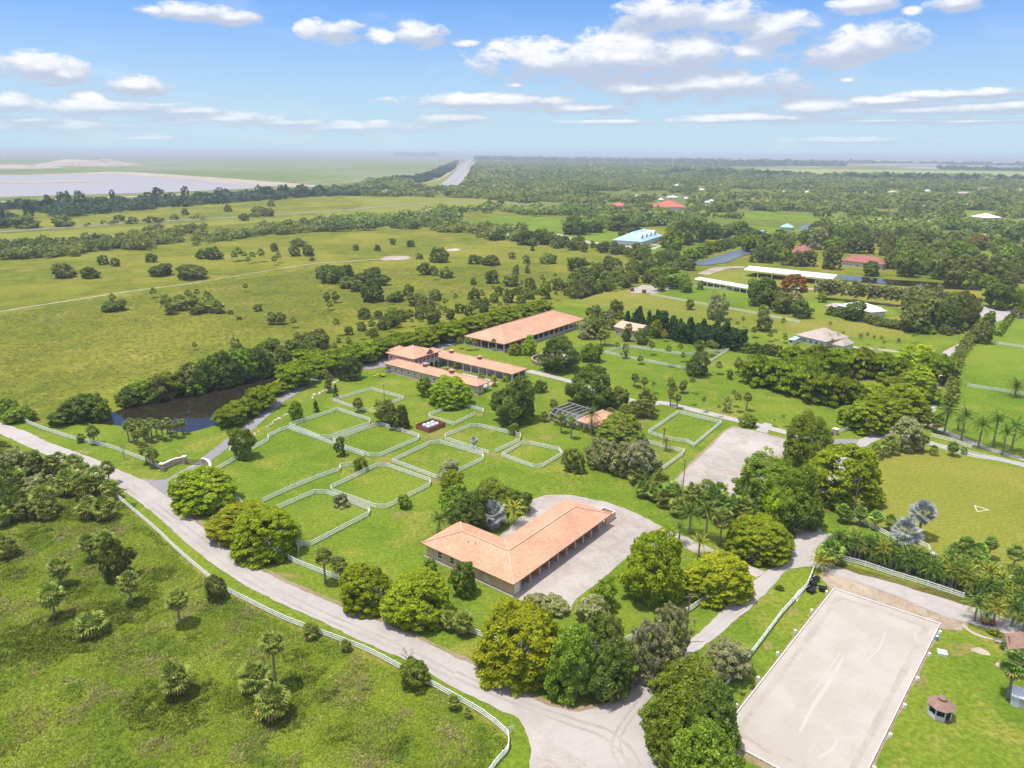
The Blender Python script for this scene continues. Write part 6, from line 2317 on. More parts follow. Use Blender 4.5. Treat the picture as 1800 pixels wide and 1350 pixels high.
    one('round soft green shrub left of the large front paddock', 634, 803, 828, 27, 'round', 'mid', clear=0)
    one('grey bush between the two front paddocks', 600, 866, 895, 30, 'bush', 'grey')
    one('lone round shrub on the lawn right of the large front paddock', 711, 868, 893, 25, 'round', 'mid', clear=0)
    one('narrow dark cypress left of the top paddock', 590, 676, 700, 9, 'spire', 'deep')
    one('small dark conical shrub on the lawn above the far left paddock', 555, 704, 724, 11, 'spire', 'dark')
    one('small green tree left of the far left paddock', 520, 705, 737, 28, 'round', 'mid')
    one('dark round tree shading the west drive near the stable yard', 612, 626, 664, 44, 'round', 'dark')
    one('wide dark tree over the round pen', 985, 592, 648, 72, 'round', 'dark')
    one('round dark green tree right of the round pen', 1040, 604, 636, 38, 'round', 'mid', clear=0)
    one('light green tree at the front corner of the riding hall', 930, 590, 622, 27, 'round', 'lime')
    one('pale lime small tree in front of the riding hall', 905, 604, 624, 24, 'umb', 'lime')
    one('very large dark tree behind the estate house', 1040, 642, 710, 88, 'round', 'dark')
    one('grey bushy tree adjoining the large dark tree by the house', 1088, 680, 714, 42, 'round', 'scrub')
    one('small bush on the lawn right of the dark round tree', 950, 668, 690, 22, 'round', 'dark', clear=0)
    one('bright green spreading tree in front of the estate house', 1092, 728, 782, 84, 'umb', 'mid')
    one('yellowish olive tree left in the willowy group below the house', 1054, 770, 822, 48, 'round', 'olive', clear=0)
    one('olive tree in the middle of the willowy group below the house', 1090, 775, 832, 62, 'round', 'olive', clear=0)
    one('grey-olive tall tree right in the willowy group below the house', 1128, 775, 845, 66, 'round', 'grey', clear=0)
    one('olive bush between house lawn and small cut-corner paddock', 1003, 785, 828, 36, 'open', 'scrub', clear=0)
    one('grey bush right beside the olive bush on the house lawn', 1018, 798, 832, 24, 'round', 'scrub', clear=0)
    one('small round bush behind the grey palm paddock', 903, 744, 764, 20, 'round', 'mid', clear=0)
    one('dense round tree in the pasture ring beyond the palms', 1227, 620, 661, 40, 'round', 'dark', clear=0)
    one('tiny dark bush right of the dense round pasture tree', 1283, 650, 667, 12, 'round', 'dark', clear=0)
    one('weeping pale tree inside the long pasture ring', 1099, 603, 628, 16, 'open', 'olive')
    one('small round tree above the gravel court corner', 1315, 727, 748, 30, 'round', 'mid')
    one('sparse young tree beside the garden path', 1278, 692, 728, 16, 'open', 'olive')
    one('bright spreading tree left of the palm lane at the east drive', 1592, 735, 792, 60, 'umb', 'olive')
    one('slim green tree behind the pale tan building', 1153, 563, 592, 24, 'round', 'lime')
    one('dark bush in front of the tan building', 1130, 577, 605, 26, 'round', 'dark', clear=0)
    one('dark bush left in front of the tan building', 1101, 580, 600, 18, 'round', 'dark', clear=0)
    one('small bright box hedge near the brown cabin', 1748, 1105, 1121, 22, 'bush', 'mid')
    one('orange-red small bush at the end of the U-shaped stable', 869, 672, 681, 10, 'bush', 'red')
    one('small tree with grey crown by the wild palm at the drive', 668, 655, 664, 20, 'bush', 'palmyellow')
    one('small red-leaved shrub on the verge of the rising road', 1370, 1028, 1040, 16, 'bush', 'fewred')
    # flat-topped enclosure of trees
    k = 'flat-topped trees around the grassy enclosure'
    for t in [(1330, 625, 672, 62), (1366, 628, 680, 66), (1405, 638, 692, 70), (1442, 652, 702, 72), (1478, 662, 704, 62), (1504, 672, 706, 50)]:
        tree(*t, 'flat', 'flat', key=k)
    for t in [(1398, 612, 650, 64), (1436, 606, 650, 66), (1476, 612, 655, 70), (1516, 617, 655, 62), (1552, 622, 662, 54), (1420, 625, 668, 60)]:
        tree(*t, 'flat', 'flat', key=k)
    k = 'spreading trees along the east road'
    for t in [(1524, 706, 760, 78), (1556, 692, 750, 84), (1588, 676, 735, 84), (1612, 656, 706, 74), (1500, 715, 748, 56), (1540, 678, 716, 60), (1574, 662, 705, 66)]:
        tree(*t, 'umb', 'lime' if RN.random() < .4 else 'flat', key=k)
    one('yellow-green tree glowing at the top of the east road trees', 1608, 642, 675, 66, 'umb', 'yellow')
    one('yellow-green broad tree where the east road leaves the enclosure', 1612, 605, 648, 64, 'umb', 'yellow')
    one('dark spreading tree right of the yellow-green east road tree', 1650, 622, 668, 66, 'flat', 'flat')
    one('spreading tree between enclosure and yellow-green east road tree', 1582, 628, 668, 50, 'flat', 'flat')
    # hedge of flat trees behind the stable and along the west drive
    k = 'flat-topped trees lining the stable lane'
    for t in [(405, 710, 742, 58), (432, 698, 728, 52), (460, 680, 712, 60), (484, 672, 690, 40), (520, 638, 674, 72), (562, 626, 655, 66), (545, 615, 640, 60), (600, 612, 642, 66), (640, 602, 632, 66),
              (680, 593, 622, 66), (716, 584, 612, 64), (752, 576, 603, 62), (788, 566, 594, 62), (824, 558, 584, 60), (858, 549, 574, 58), (890, 541, 566, 56), (920, 534, 557, 52),
              (948, 529, 551, 48), (620, 604, 634, 50), (700, 586, 614, 50), (770, 571, 597, 50), (842, 553, 577, 46)]:
        tree(*t, 'flat', 'flat', key=k)
    # pond bank trees
    k = 'dark trees crowding the far bank of the pond'
    for t in [(228, 678, 712, 48), (250, 668, 706, 52), (276, 660, 702, 52), (303, 653, 696, 54), (330, 645, 692, 50), (354, 634, 685, 54), (378, 624, 680, 52), (402, 618, 676, 50), (426, 614, 670, 50),
              (450, 612, 664, 48), (474, 615, 655, 44), (496, 612, 648, 40), (392, 650, 682, 36), (340, 668, 694, 34), (470, 596, 630, 44), (520, 596, 622, 40), (560, 585, 612, 40)]:
        tree(*t, 'round', RN.choice(['dark', 'mid', 'scrub', 'dark']), key=k, clear=0)
    k = 'bushes at the left end of the pond'
    for t in [(108, 722, 748, 46), (132, 700, 742, 52), (158, 693, 740, 54), (176, 706, 738, 40), (28, 715, 742, 44), (14, 700, 735, 34), (50, 718, 740, 26)]:
        tree(*t, 'round', RN.choice(['scrub', 'mid', 'dark']), key=k, clear=0)
    # conifer screen
    k = 'dark conifers behind the tan building'
    along([(1098, 576), (1140, 586), (1200, 600), (1250, 608), (1300, 615)], 40, 2.0, lambda p, i: tree_w(p, RN.uniform(2.2, 3.4), (h := RN.uniform(4.0, 7.0)), h * .96, 'spire', 'deep', k))
    along([(1200, 600), (1250, 608), (1298, 615)], 9, 1.0, lambda p, i: tree_w(p, 5.0, 5.0, 5.0, 'round', 'deep', k))
    k = 'hedge bushes left of the flat-topped enclosure'
    along([(1300, 617), (1330, 620), (1390, 630)], 12, 1.5, lambda p, i: tree_w(p, 3.0, 2.4, 2.3, 'bush', RN.choice(['dark', 'mid']), k))
    k = 'hedge bushes between the houses'
    along([(1455, 552), (1500, 562), (1560, 575), (1620, 585)], 26, 1.0, lambda p, i: tree_w(p, 3.2, RN.uniform(2, 2.8), 2.3, 'bush', RN.choice(['dark', 'scrub']), k))
    along([(1620, 585), (1660, 588), (1700, 578), (1712, 568)], 14, 2.0, lambda p, i: tree_w(p, 3.0, 2.4, 2.2, 'bush', RN.choice(['scrub', 'mid']), k))
    k = 'clipped hedge bushes right of the road end'
    along([(1752, 592), (1768, 572), (1775, 560)], 9, .2, lambda p, i: tree_w(p, 2.2, 1.6, 1.5, 'bush', 'mid', k))
    k = 'low shrubs along the estate house front'
    along([(975, 745), (1000, 752), (1020, 755), (1045, 764)], 10, .4, lambda p, i: tree_w(p, 1.1, .8, .75, 'bush', RN.choice(['mid', 'lime', 'dark']), k))
    k = 'small shrubs in the stable courtyard'
    for x, y in [(772, 640), (800, 646), (808, 640), (846, 662), (868, 667), (889, 668), (785, 652)]:
        tree(x, y - 7, y + 5, 13, 'bush', RN.choice(['lime', 'gold', 'mid']), key=k)


near_trees()


def near_palms():
    k = 'palms between pond and front road'
    for a in [(227, 748, 777), (243, 763, 785), (253, 744, 772), (267, 741, 768), (277, 744, 772), (287, 748, 775), (300, 747, 768), (312, 745, 770), (322, 743, 763), (236, 752, 780), (257, 757, 776),
              (247, 741, 766), (262, 750, 778), (295, 741, 762), (232, 742, 766)]:
        palm(*a, 19, 'sabal', k)
    k = 'palms by the front fence near the gate'
    palm(252, 789, 815, 26, 'sabal', k, xb=258)
    palm(268, 796, 821, 27, 'sabal', k, xb=270)
    palm(166, 758, 780, 26, 'sabal', k)
    palm(143, 768, 777, 20, 'squat', k)
    palm(190, 822, 850, 27, 'sabal', k, xb=193)
    k = 'squat palms in the clump beside the front road'
    for x, y, b, w in [(108, 812, 836, 32), (135, 818, 842, 36), (125, 846, 868, 45), (150, 852, 876, 38), (170, 838, 866, 38), (158, 890, 910, 40), (186, 892, 912, 42), (80, 872, 900, 44), (148, 828, 850, 34),
                       (196, 856, 876, 30)]:
        palm(x, y, b, w, 'squat', k)
    k = 'cabbage palms scattered over the wild meadow'
    for a in [(12, 790, 812, 30, 'sabal', 12), (30, 838, 862, 34, 'squat', 30), (84, 895, 912, 34, 'squat', 84), (4, 905, 925, 34, 'squat', 4), (44, 812, 834, 30, 'squat', 44), (13, 960, 978, 40, 'squat', 13), (158, 953, 985, 34, 'sabal', 160), (190, 948, 985, 36, 'sabal', 190), (107, 998, 1030, 38, 'sabal', 109), (93, 1046, 1086, 42, 'sabal', 98),
              (229, 1021, 1062, 37, 'sabal', 232), (312, 1052, 1098, 40, 'sabal', 317), (163, 1098, 1114, 52, 'squat', 163), (312, 1190, 1222, 54, 'squat', 313), (479, 1130, 1208, 44, 'sabal', 486),
              (447, 1187, 1212, 54, 'squat', 447), (482, 1230, 1260, 60, 'squat', 482), (547, 1108, 1120, 30, 'squat', 547), (608, 1133, 1144, 22, 'squat', 608), (797, 1232, 1246, 26, 'squat', 797),
              (822, 1250, 1262, 18, 'squat', 822)]:
        x, y, b, w, kd, xb = a
        palm(x, y, b, w, kd, k, xb=xb)
    k = 'palms inside the front fence by the nearest paddock'
    palm(572, 976, 1025, 32, 'sabal', k)
    palm(598, 992, 1026, 30, 'sabal', k, xb=599)
    palm(815, 1092, 1113, 38, 'squat', k)
    palm(790, 1088, 1106, 30, 'squat', k)
    palm(773, 912, 940, 40, 'feather', ('one', 'feather palm on the lawn at the rear corner of the L-shaped stable'))
    palm(866, 904, 926, 46, 'silver', ('one', 'round silver-blue palm behind the L-shaped stable'))
    palm(903, 895, 922, 42, 'yellowpalm', ('one', 'yellow-green feather palm right of the silver palm behind the stable'))
    palm(925, 888, 905, 26, 'feather', ('one', 'dark feather palm at the edge of the clump behind the stable'))
    k = 'tall palms between gravel yard and gravel court'
    for a in [(1212, 903, 938, 42, 'feather', 1211), (1241, 895, 947, 40, 'feather', 1240), (1268, 910, 958, 38, 'sabal', 1265), (1194, 926, 956, 28, 'feather', 1193), (1229, 952, 978, 30, 'yellowpalm', 1228)]:
        palm(a[0], a[1], a[2], a[3], a[4], k, xb=a[5])
    k = 'palms in the belt left of the gravel court'
    for x, y, b, w in [(1120, 832, 850, 34), (1140, 840, 858, 36), (1130, 858, 872, 30), (1160, 850, 870, 38), (1180, 862, 884, 38), (1196, 868, 892, 36), (1215, 866, 900, 36), (1232, 878, 905, 34),
                       (1252, 872, 906, 36), (1270, 884, 912, 34), (1288, 886, 908, 34), (1306, 890, 912, 32), (1322, 894, 914, 30), (1100, 822, 838, 30), (1112, 812, 830, 30), (1150, 826, 846, 32),
                       (1168, 876, 890, 32), (1190, 888, 906, 30), (1150, 866, 880, 28), (1240, 856, 890, 30), (1262, 862, 892, 32)]:
        palm(x, y, b, w, RN.choice(['sabal', 'sabal', 'green_sabal', 'feather']), k)
    palm(1616, 900, 944, 40, 'silver', ('one', 'taller silver-blue palm, upper of the pair by the mown field fence'), xb=1614)
    palm(1588, 934, 968, 46, 'silver', ('one', 'broader silver-blue palm, lower of the pair by the mown field fence'), xb=1587)
    k = 'palms along the near fence of the mown field'
    for a in [(1478, 897, 918, 26), (1510, 901, 923, 26), (1537, 908, 930, 26), (1563, 915, 932, 24), (1492, 905, 920, 20)]:
        palm(*a, 'green_sabal', k)
    k = 'palms at the near right corner of the mown field'
    for a in [(1692, 957, 988, 30), (1715, 970, 994, 32), (1737, 953, 982, 26), (1780, 971, 1001, 30), (1675, 965, 985, 26), (1700, 978, 996, 26), (1668, 985, 1004, 30)]:
        palm(*a, 'green_sabal', k)
    # areca hedge above the arena
    k = 'feathery palms in the hedge above the arena'

    def ar(p, i):
        palm_w(p, RN.uniform(2.6, 4.6), RN.uniform(2.0, 2.9), RN.choice(['feather', 'feather', 'feather', 'yellowpalm']), k)
    along([(1462, 972), (1530, 988), (1600, 1008), (1700, 1042), (1800, 1078)], 46, .8, ar)
    along([(1466, 962), (1530, 980), (1600, 1000), (1700, 1030), (1800, 1062)], 40, 1.0, ar)
    along([(1650, 1002), (1720, 1022), (1800, 1046)], 18, 1.6, ar)
    for a in [(1440, 985, 1003, 36, 'yellowpalm'), (1458, 968, 990, 44, 'green_sabal'), (1470, 945, 975, 42, 'feather'), (1712, 1060, 1092, 44, 'feather'), (1745, 1066, 1096, 42, 'yellowpalm'),
              (1778, 1068, 1100, 48, 'feather'), (1798, 1085, 1110, 40, 'feather'), (1732, 1078, 1098, 30, 'feather')]:
        palm(a[0], a[1], a[2], a[3], a[4], k)
    palm(1780, 1166, 1228, 50, 'green_sabal', ('one', 'tall cabbage palm beside the white shed at the right edge'), xb=1770)
    palm(1762, 1133, 1140, 14, 'squat', ('one', 'small yellow-green palm shrub at the brown cabin wall'))
    palm(1162, 1255, 1275, 50, 'squat', ('one', 'upper squat palm in the dark clump at the bottom edge'))
    palm(1170, 1325, 1342, 46, 'squat', ('one', 'lower squat palm in the dark clump at the bottom edge'))
    palm(1012, 1165, 1225, 40, 'green_sabal', ('one', 'palm rising in front of the dark trees at the road bend'))
    k = 'royal palms along the palm lane'
    for a in [(1667, 724, 764, 38, 1659), (1684, 738, 757, 24, 1683), (1696, 730, 774, 36, 1689), (1724, 746, 787, 38, 1719), (1752, 738, 783, 36, 1745), (1766, 760, 799, 34, 1761), (1786, 750, 793, 38, 1777),
              (1808, 765, 806, 36, 1800)]:
        palm(a[0], a[1], a[2], a[3], 'royal', k, xb=a[4])
    palm(1783, 679, 697, 34, 'date', ('one', 'lone date palm on the right green field'))
    k = 'low palms beside the mown field far fence'
    for a in [(1673, 785, 801, 22), (1640, 790, 800, 18), (1693, 791, 798, 14), (1645, 740, 760, 26), (1630, 735, 752, 24), (1537, 788, 806, 24), (1552, 785, 802, 22), (1568, 783, 799, 22), (1605, 768, 790, 22), (1622, 772, 794, 20),
              (1524, 796, 812, 20)]:
        palm(*a, RN.choice(['sabal', 'green_sabal']), k)
    k = 'short palms in the row along the east road'

    def er(p, i):
        palm_w(p, RN.uniform(2.2, 4.2), RN.uniform(1.9, 2.4), 'sabal', k)
    along([(1745, 566), (1722, 590), (1700, 612), (1686, 635), (1679, 660), (1675, 690), (1672, 718)], 36, .5, er)
    along([(1735, 566), (1712, 590), (1692, 612), (1679, 635), (1671, 662), (1667, 692), (1664, 716)], 30, .5, er)
    k = 'palms scattered between house and pasture ring'
    for a in [(1084, 606, 622, 13), (1144, 606, 624, 17), (1125, 630, 640, 15), (1178, 613, 645, 15, 'sabal', 1173), (1197, 609, 636, 14, 'sabal', 1194), (1201, 624, 649, 13, 'sabal', 1199), (1229, 608, 622, 22), (1245, 604, 627, 15),
              (1115, 662, 679, 18), (1132, 669, 686, 18), (1177, 672, 700, 20), (1199, 678, 691, 19), (1178, 688, 713, 18), (1190, 699, 718, 17), (1248, 603, 624, 15), (1257, 607, 619, 15), (1262, 642, 658, 17),
              (1297, 637, 656, 22), (1215, 668, 692, 15), (1295, 698, 724, 17), (1312, 697, 722, 20), (1120, 668, 682, 14), (1184, 683, 702, 16), (1288, 690, 715, 14), (1203, 672, 690, 12), (1133, 690, 706, 16), (1325, 580, 593, 14)]:
        palm(a[0], a[1], a[2], a[3], 'sabal', k, xb=a[5] if len(a) > 5 else None)
    k = 'small feather palms on the house lawns'
    for a in [(1148, 675, 692, 16), (1215, 691, 712, 14), (1235, 704, 725, 14), (1167, 587, 600, 16), (1375, 732, 750, 14), (1360, 738, 750, 12), (1262, 715, 733, 13), (1236, 700, 724, 13), (1170, 775, 792, 22), (1166, 756, 783, 18)]:
        palm(*a, RN.choice(['feather', 'yellowpalm']), k)
    k = 'palms standing around the estate house'
    for a in [(985.5, 732, 761, 20, 'sabal', 986), (1005.5, 739, 771, 20, 'sabal', 1004), (973, 709, 722, 20, 'squat', 973), (957, 730, 741, 18, 'squat', 957), (1133, 704, 730, 34, 'sabal', 1133),
              (1120, 716, 734, 26, 'squat', 1120), (1073, 724, 736, 20, 'squat', 1073), (1098, 720, 734, 24, 'squat', 1098), (1112, 712, 726, 20, 'sabal', 1112), (1142, 720, 735, 24, 'squat', 1142), (1058, 732, 745, 16, 'feather', 1058),
              (1146, 700, 722, 20, 'sabal', 1146)]:
        palm(a[0], a[1], a[2], a[3], a[4], k, xb=a[5])
    palm(1041, 727, 764, 32, 'date', ('one', 'tall arching palm against the tiled roof of the estate house'), xb=1039)
    palm(833, 774, 787, 17, 'silver', ('one', 'small grey palm inside the paddock right of centre'))
    palm(630, 708, 724, 21, 'sabal', ('one', 'round-headed palm at the top left paddock'))
    k = 'palms at the bend of the west drive'
    palm(573, 655, 684, 15, 'sabal', k)
    palm(580, 664, 688, 20, 'sabal', k)
    palm(577, 676, 690, 18, 'squat', k)
    palm(671, 718, 744, 36, 'squat', k)
    palm(684, 712, 742, 26, 'sabal', k)
    k = 'palms near the riding hall and tan building'
    for a in [(808, 597, 613, 13), (822, 599, 616, 16), (835, 603, 615, 12), (868, 600, 616, 12), (1063, 582, 607, 24), (1056, 590, 607, 20), (1120, 576, 590, 14), (1104, 576, 600, 18), (1045, 571, 586, 22), (1030, 570, 592, 24),
              (1075, 566, 580, 18), (1060, 556, 575, 22), (1040, 560, 578, 20), (1158, 580, 595, 14), (1035, 548, 570, 20), (1090, 553, 570, 20), (1080, 536, 560, 22), (1050, 542, 562, 18)]:
        palm(*a, 'sabal', k)
    k = 'olive trees right of the riding hall'
    for t in [(1050, 560, 592, 34), (1032, 566, 594, 30), (1085, 530, 558, 24), (1068, 545, 575, 26), (1046, 538, 560, 22)]:
        tree(*t, 'round', RN.choice(['olive', 'scrub']), key=k, clear=.1)
    k = 'palms along the grey-roofed house drive'
    for a in [(1510, 591, 611, 18), (1522, 588, 606, 14), (1533, 593, 614, 14), (1547, 594, 611, 14), (1551, 602, 621, 12), (1577, 600, 617, 18), (1609, 588, 602, 12), (1603, 590, 604, 11), (1481, 585, 596, 11), (1458, 569, 580, 13), (1469, 589, 604, 13),
              (1456, 591, 606, 14), (1462, 600, 612, 15), (1484, 602, 613, 14)]:
        palm(*a, 'date', k)
    k = 'palms in the field left of the grey-roofed house'
    for a in [(1374, 564, 587, 13), (1379, 593, 603, 13), (1350, 572, 585, 14), (1345, 560, 580, 16), (1305, 560, 575, 10), (1295, 568, 580, 10), (1324, 580, 594, 14), (1352, 588, 600, 14), (1360, 582, 598, 12), (1212, 534, 544, 20), (1262, 554, 565, 16), (1340, 548, 566, 26)]:
        palm(*a, 'sabal', k)


near_palms()


def pasture_bushes():
    k = 'dark bushes dotted over the left pasture'
    for t in [(112, 463, 488, 38), (158, 469, 489, 30), (180, 449, 465, 22), (202, 453, 468, 17), (266, 446, 461, 20), (282, 465, 484, 42), (337, 468, 488, 52), (375, 434, 455, 32), (355, 439, 455, 20),
              (482, 427, 442, 15), (525, 420, 432, 28), (518, 432, 450, 20), (541, 431, 450, 22), (548, 451, 458, 10), (561, 466, 494, 14), (582, 467, 497, 44), (453, 535, 547, 18),
              (200, 529, 545, 40), (772, 435, 461, 36), (690, 419, 430, 12), (722, 422, 434, 16), (663, 430, 441, 12), (625, 430, 440, 13), (737, 446, 455, 14), (835, 448, 464, 24), (862, 449, 466, 34),
              (900, 443, 455, 13), (925, 449, 463, 13), (964, 445, 463, 28), (936, 433, 441, 9), (907, 466, 482, 12), (927, 465, 480, 11), (865, 475, 498, 26), (745, 462, 483, 24), (762, 468, 484, 18), (832, 489, 500, 13),
              (1016, 452, 477, 38), (653, 492, 530, 42), (612, 488, 504, 40), (640, 480, 500, 36), (605, 466, 492, 40), (670, 482, 502, 30), (785, 474, 488, 30), (900, 488, 503, 22),
              (345, 540, 553, 22), (420, 556, 562, 12), (405, 545, 552, 12), (735, 517, 537, 34), (695, 512, 530, 30), (640, 540, 560, 26), (665, 545, 560, 18), (680, 555, 570, 16), (705, 544, 560, 22), (745, 540, 556, 30), (765, 508, 528, 22),
              (655, 470, 488, 30), (630, 498, 512, 30), (690, 540, 554, 22), (718, 500, 520, 18)]:
        tree(*t, 'round', RN.choice(['dark', 'scrub', 'dark']), key=k, clear=0)
    k = 'cabbage palms dotted over the left pasture'
    for x, y, b, w in [(200, 522, 540, 16), (270, 512, 523, 16), (293, 528, 540, 26), (300, 540, 552, 26), (318, 532, 545, 30), (340, 528, 542, 26), (355, 540, 550, 22), (372, 534, 548, 30), (385, 540, 550, 26), (332, 515, 528, 18), (347, 512, 524, 14),
                       (366, 520, 536, 20), (432, 500, 513, 13), (478, 557, 570, 22), (494, 557, 570, 22), (516, 560, 576, 16), (343, 606, 615, 12), (415, 603, 620, 22), (420, 442, 458, 18), (413, 448, 460, 16), (445, 448, 462, 16), (430, 446, 458, 14),
                       (460, 444, 460, 18), (490, 448, 462, 16), (437, 456, 464, 12), (483, 455, 466, 14), (575, 520, 530, 18), (590, 520, 532, 20), (580, 535, 545, 16), (785, 468, 484, 14), (765, 478, 492, 14), (905, 484, 500, 18), (890, 492, 503, 18), (760, 520, 535, 20), (722, 522, 536, 20)]:
        palm(x, y, b, w, 'squat' if RN.random() < .6 else 'sabal', k)
    k = 'plants in the dense belt beyond the lane'
    thicket([(330, 660), (420, 628), (520, 605), (600, 585), (700, 560), (800, 535), (900, 512), (960, 500), (1060, 490), (1120, 500), (1060, 518), (990, 528), (930, 530), (880, 543), (800, 560), (700, 585), (600, 607),
             (540, 628), (500, 640), (430, 650)], 150, [(5, 'sabal', None), (2, 'squat', None), (2, 'round', 'scrub'), (1.3, 'round', 'dark'), (1, 'round', 'mid')], k, (2.4, 4.4), 11, .62)
    k = 'trees around the far end of the ditch'
    thicket([(1000, 505), (1020, 480), (1080, 470), (1120, 450), (1150, 445), (1190, 455), (1212, 475), (1200, 500), (1160, 512), (1110, 505), (1060, 512)], 60,
            [(4, 'round', 'scrub'), (2, 'round', 'dark'), (2, 'round', 'mid'), (2, 'sabal', None)], k, (3.4, 5.8), 12, .6)
    k = 'trees between pasture and blue barn'
    thicket([(880, 408), (960, 418), (1040, 432), (1100, 440), (1140, 446), (1140, 458), (1080, 450), (1000, 440), (930, 432), (860, 424)], 60,
            [(4, 'round', 'scrub'), (3, 'round', 'dark'), (2, 'round', 'mid')], k, (3.2, 5.5), 13, .6)
    # middle-right woodland around the barns
    k = 'trees among the barns at right'
    for t in [(1345, 488, 535, 58, 'dark'), (1362, 510, 540, 52, 'dark'), (1330, 470 + 20, 515, 36, 'mid'), (1398, 513, 548, 34, 'olive'), (1410, 528, 556, 34, 'dark'), (1262, 515, 560, 40, 'olive'), (1502, 530, 560, 42, 'dark'),
              (1375, 515, 548, 34, 'scrub'), (1232, 492, 510, 10, 'mid'), (1445, 513, 530, 18, 'lime'), (1205, 490, 512, 26, 'mid'), (1190, 480, 505, 44, 'mid'), (1160, 470, 492, 50, 'mid'), (1345, 556, 580, 32, 'scrub')]:
        tree(*t[:4], 'round', t[4], key=k, clear=.15)
    one = lambda lab, *a, **kk: tree(*a, key=('one', lab), **kk)
    one('orange-red flowering tree in front of the long white barn', 1396, 483, 510, 44, 'umb', 'red')
    one('orange-red flowering tree in the woods at far right', 1718, 414, 436, 30, 'umb', 'red')
    k = 'thin trees in the row across the dry field'
    along([(1430, 524), (1480, 528), (1540, 534), (1600, 540)], 26, 3, lambda p, i: tree_w(p, RN.uniform(3, 4.5), RN.uniform(3.5, 5), 8, 'open', RN.choice(['olive', 'scrub', 'olive']), k))
    k = 'grove trees right of the white-roofed house'
    thicket([(1590, 545), (1650, 530), (1700, 535), (1712, 560), (1680, 585), (1620, 590)], 20, [(3, 'round', 'scrub'), (2, 'open', 'olive'), (2, 'sabal', None), (1, 'round', 'dark')], k, (4.5, 7.5), 14, .6, 1.3)
    for t in [(1645, 523, 570, 56, 'scrub'), (1610, 535, 580, 52, 'scrub'), (1680, 515, 560, 44, 'mid'), (1760, 498, 540, 58, 'dark'), (1785, 505, 538, 40, 'mid'), (1790, 540, 556, 22, 'scrub'), (1728, 566, 600, 34, 'scrub'),
              (1740, 545, 575, 18, 'mid')]:
        tree(*t[:4], 'round', t[4], key=k, clear=.2)
    k = 'trees behind the long white barn'
    thicket([(1310, 450), (1400, 452), (1480, 470), (1560, 468), (1640, 472), (1800, 485), (1800, 515), (1740, 510), (1600, 492), (1480, 480), (1440, 472), (1330, 462)], 60,
            [(4, 'round', 'scrub'), (3, 'round', 'dark'), (2, 'round', 'mid'), (2, 'feather', None), (2, 'sabal', None)], k, (5, 8.5), 15, .55, 1.1)
    k = 'trees above the dull red roofs'
    thicket([(1300, 440), (1380, 428), (1440, 412), (1600, 420), (1800, 450), (1800, 480), (1640, 468), (1560, 450), (1470, 446), (1440, 440), (1430, 452), (1330, 455)], 75,
            [(4, 'round', 'scrub'), (3, 'round', 'dark'), (2, 'round', 'mid'), (1, 'round', 'olive')], k, (6, 10), 16, .6)
    k = 'trees around the blue barn and the ditch'
    for t in [(1110, 392, 412, 48, 'dark'), (1010, 380, 412, 50, 'dark'), (1040, 384, 408, 44, 'mid'), (1090, 378, 405, 46, 'dark'), (1180, 400, 436, 34, 'mid'), (1200, 388, 430, 40, 'scrub'), (1225, 385, 425, 44, 'dark'), (1250, 392, 420, 40, 'dark'),
              (1275, 396, 418, 40, 'scrub'), (1300, 390, 414, 42, 'dark'), (1335, 405, 424, 40, 'dark'), (1373, 404, 421, 26, 'dark'), (1465, 390, 402, 20, 'dark'), (1190, 418, 440, 22, 'lime'), (925, 405, 430, 40, 'dark'), (955, 405, 430, 30, 'scrub')]:
        tree(*t[:4], 'round', t[4], key=k, clear=0)
    k = 'bushes on the bank left of the ditch'
    along([(1208, 458), (1240, 446), (1270, 438), (1310, 428)], 14, 2, lambda p, i: tree_w(p, 7, 5, 4.8, 'bush', 'mid', k))
    # casuarinas by the lake
    k = 'tall dark trees along the lake bank'
    for x, y0, y1, w in [(50, 352, 382, 20), (85, 343, 368, 16), (115, 337, 362, 30), (140, 336, 364, 20), (198, 334, 356, 12), (262, 338, 355, 22), (278, 330, 354, 22), (325, 328, 352, 16), (385, 330, 350, 18), (455, 326, 345, 14), (2, 362, 392, 14),
                         (470, 328, 348, 26), (500, 325, 345, 26), (530, 325, 344, 26), (560, 326, 343, 24)]:
        tree(x, y0, y1, w, 'tall', 'deep', key=k, clear=0)
    k = 'bushes beside the highway'
    for x, y0, y1, w in [(45, 382, 398, 44), (110, 378, 398, 36), (470, 366, 380, 26), (428, 375, 388, 18), (455, 363, 376, 30), (400, 360, 372, 14), (325, 366, 378, 12), (210, 378, 388, 22), (476, 352, 363, 12), (880, 350, 358, 14)]:
        tree(x, y0, y1, w, 'round', 'scrub', key=k, clear=0)


pasture_bushes()


def bare_trees():
    for (x, y, h, lab) in ((525, 992, 6.5, 'leafless forked tree leaning over the front fence'), (219, 808, 5.0, 'thin leafless tree on the verge by the front fence'), (718, 1175, 4.5, 'bare twigs rising from the bush in the long fence')):
        rr = random.Random(x)
        m = MB()

        def grow(p, d, ln, r, lv):
            q = p + d * ln
            m.tube([p, p.lerp(q, .5) + Vector((rr.uniform(-.1, .1), rr.uniform(-.1, .1), 0)), q], [r, r * .8, r * .6], 5)
            if lv:
                for _ in range(3):
                    nd = (d + Vector((rr.uniform(-.8, .8), rr.uniform(-.8, .8), rr.uniform(-.1, .6)))).normalized()
                    grow(q, nd, ln * .68, r * .55, lv - 1)
        r = tag(empty('bare_tree', P(x, y)), lab, 'tree')
        grow(Vector((0, 0, 0)), Vector((.05, 0, 1)), h * .4, .16, 3)
        m.build('branches', M['bare'], r)


bare_trees()

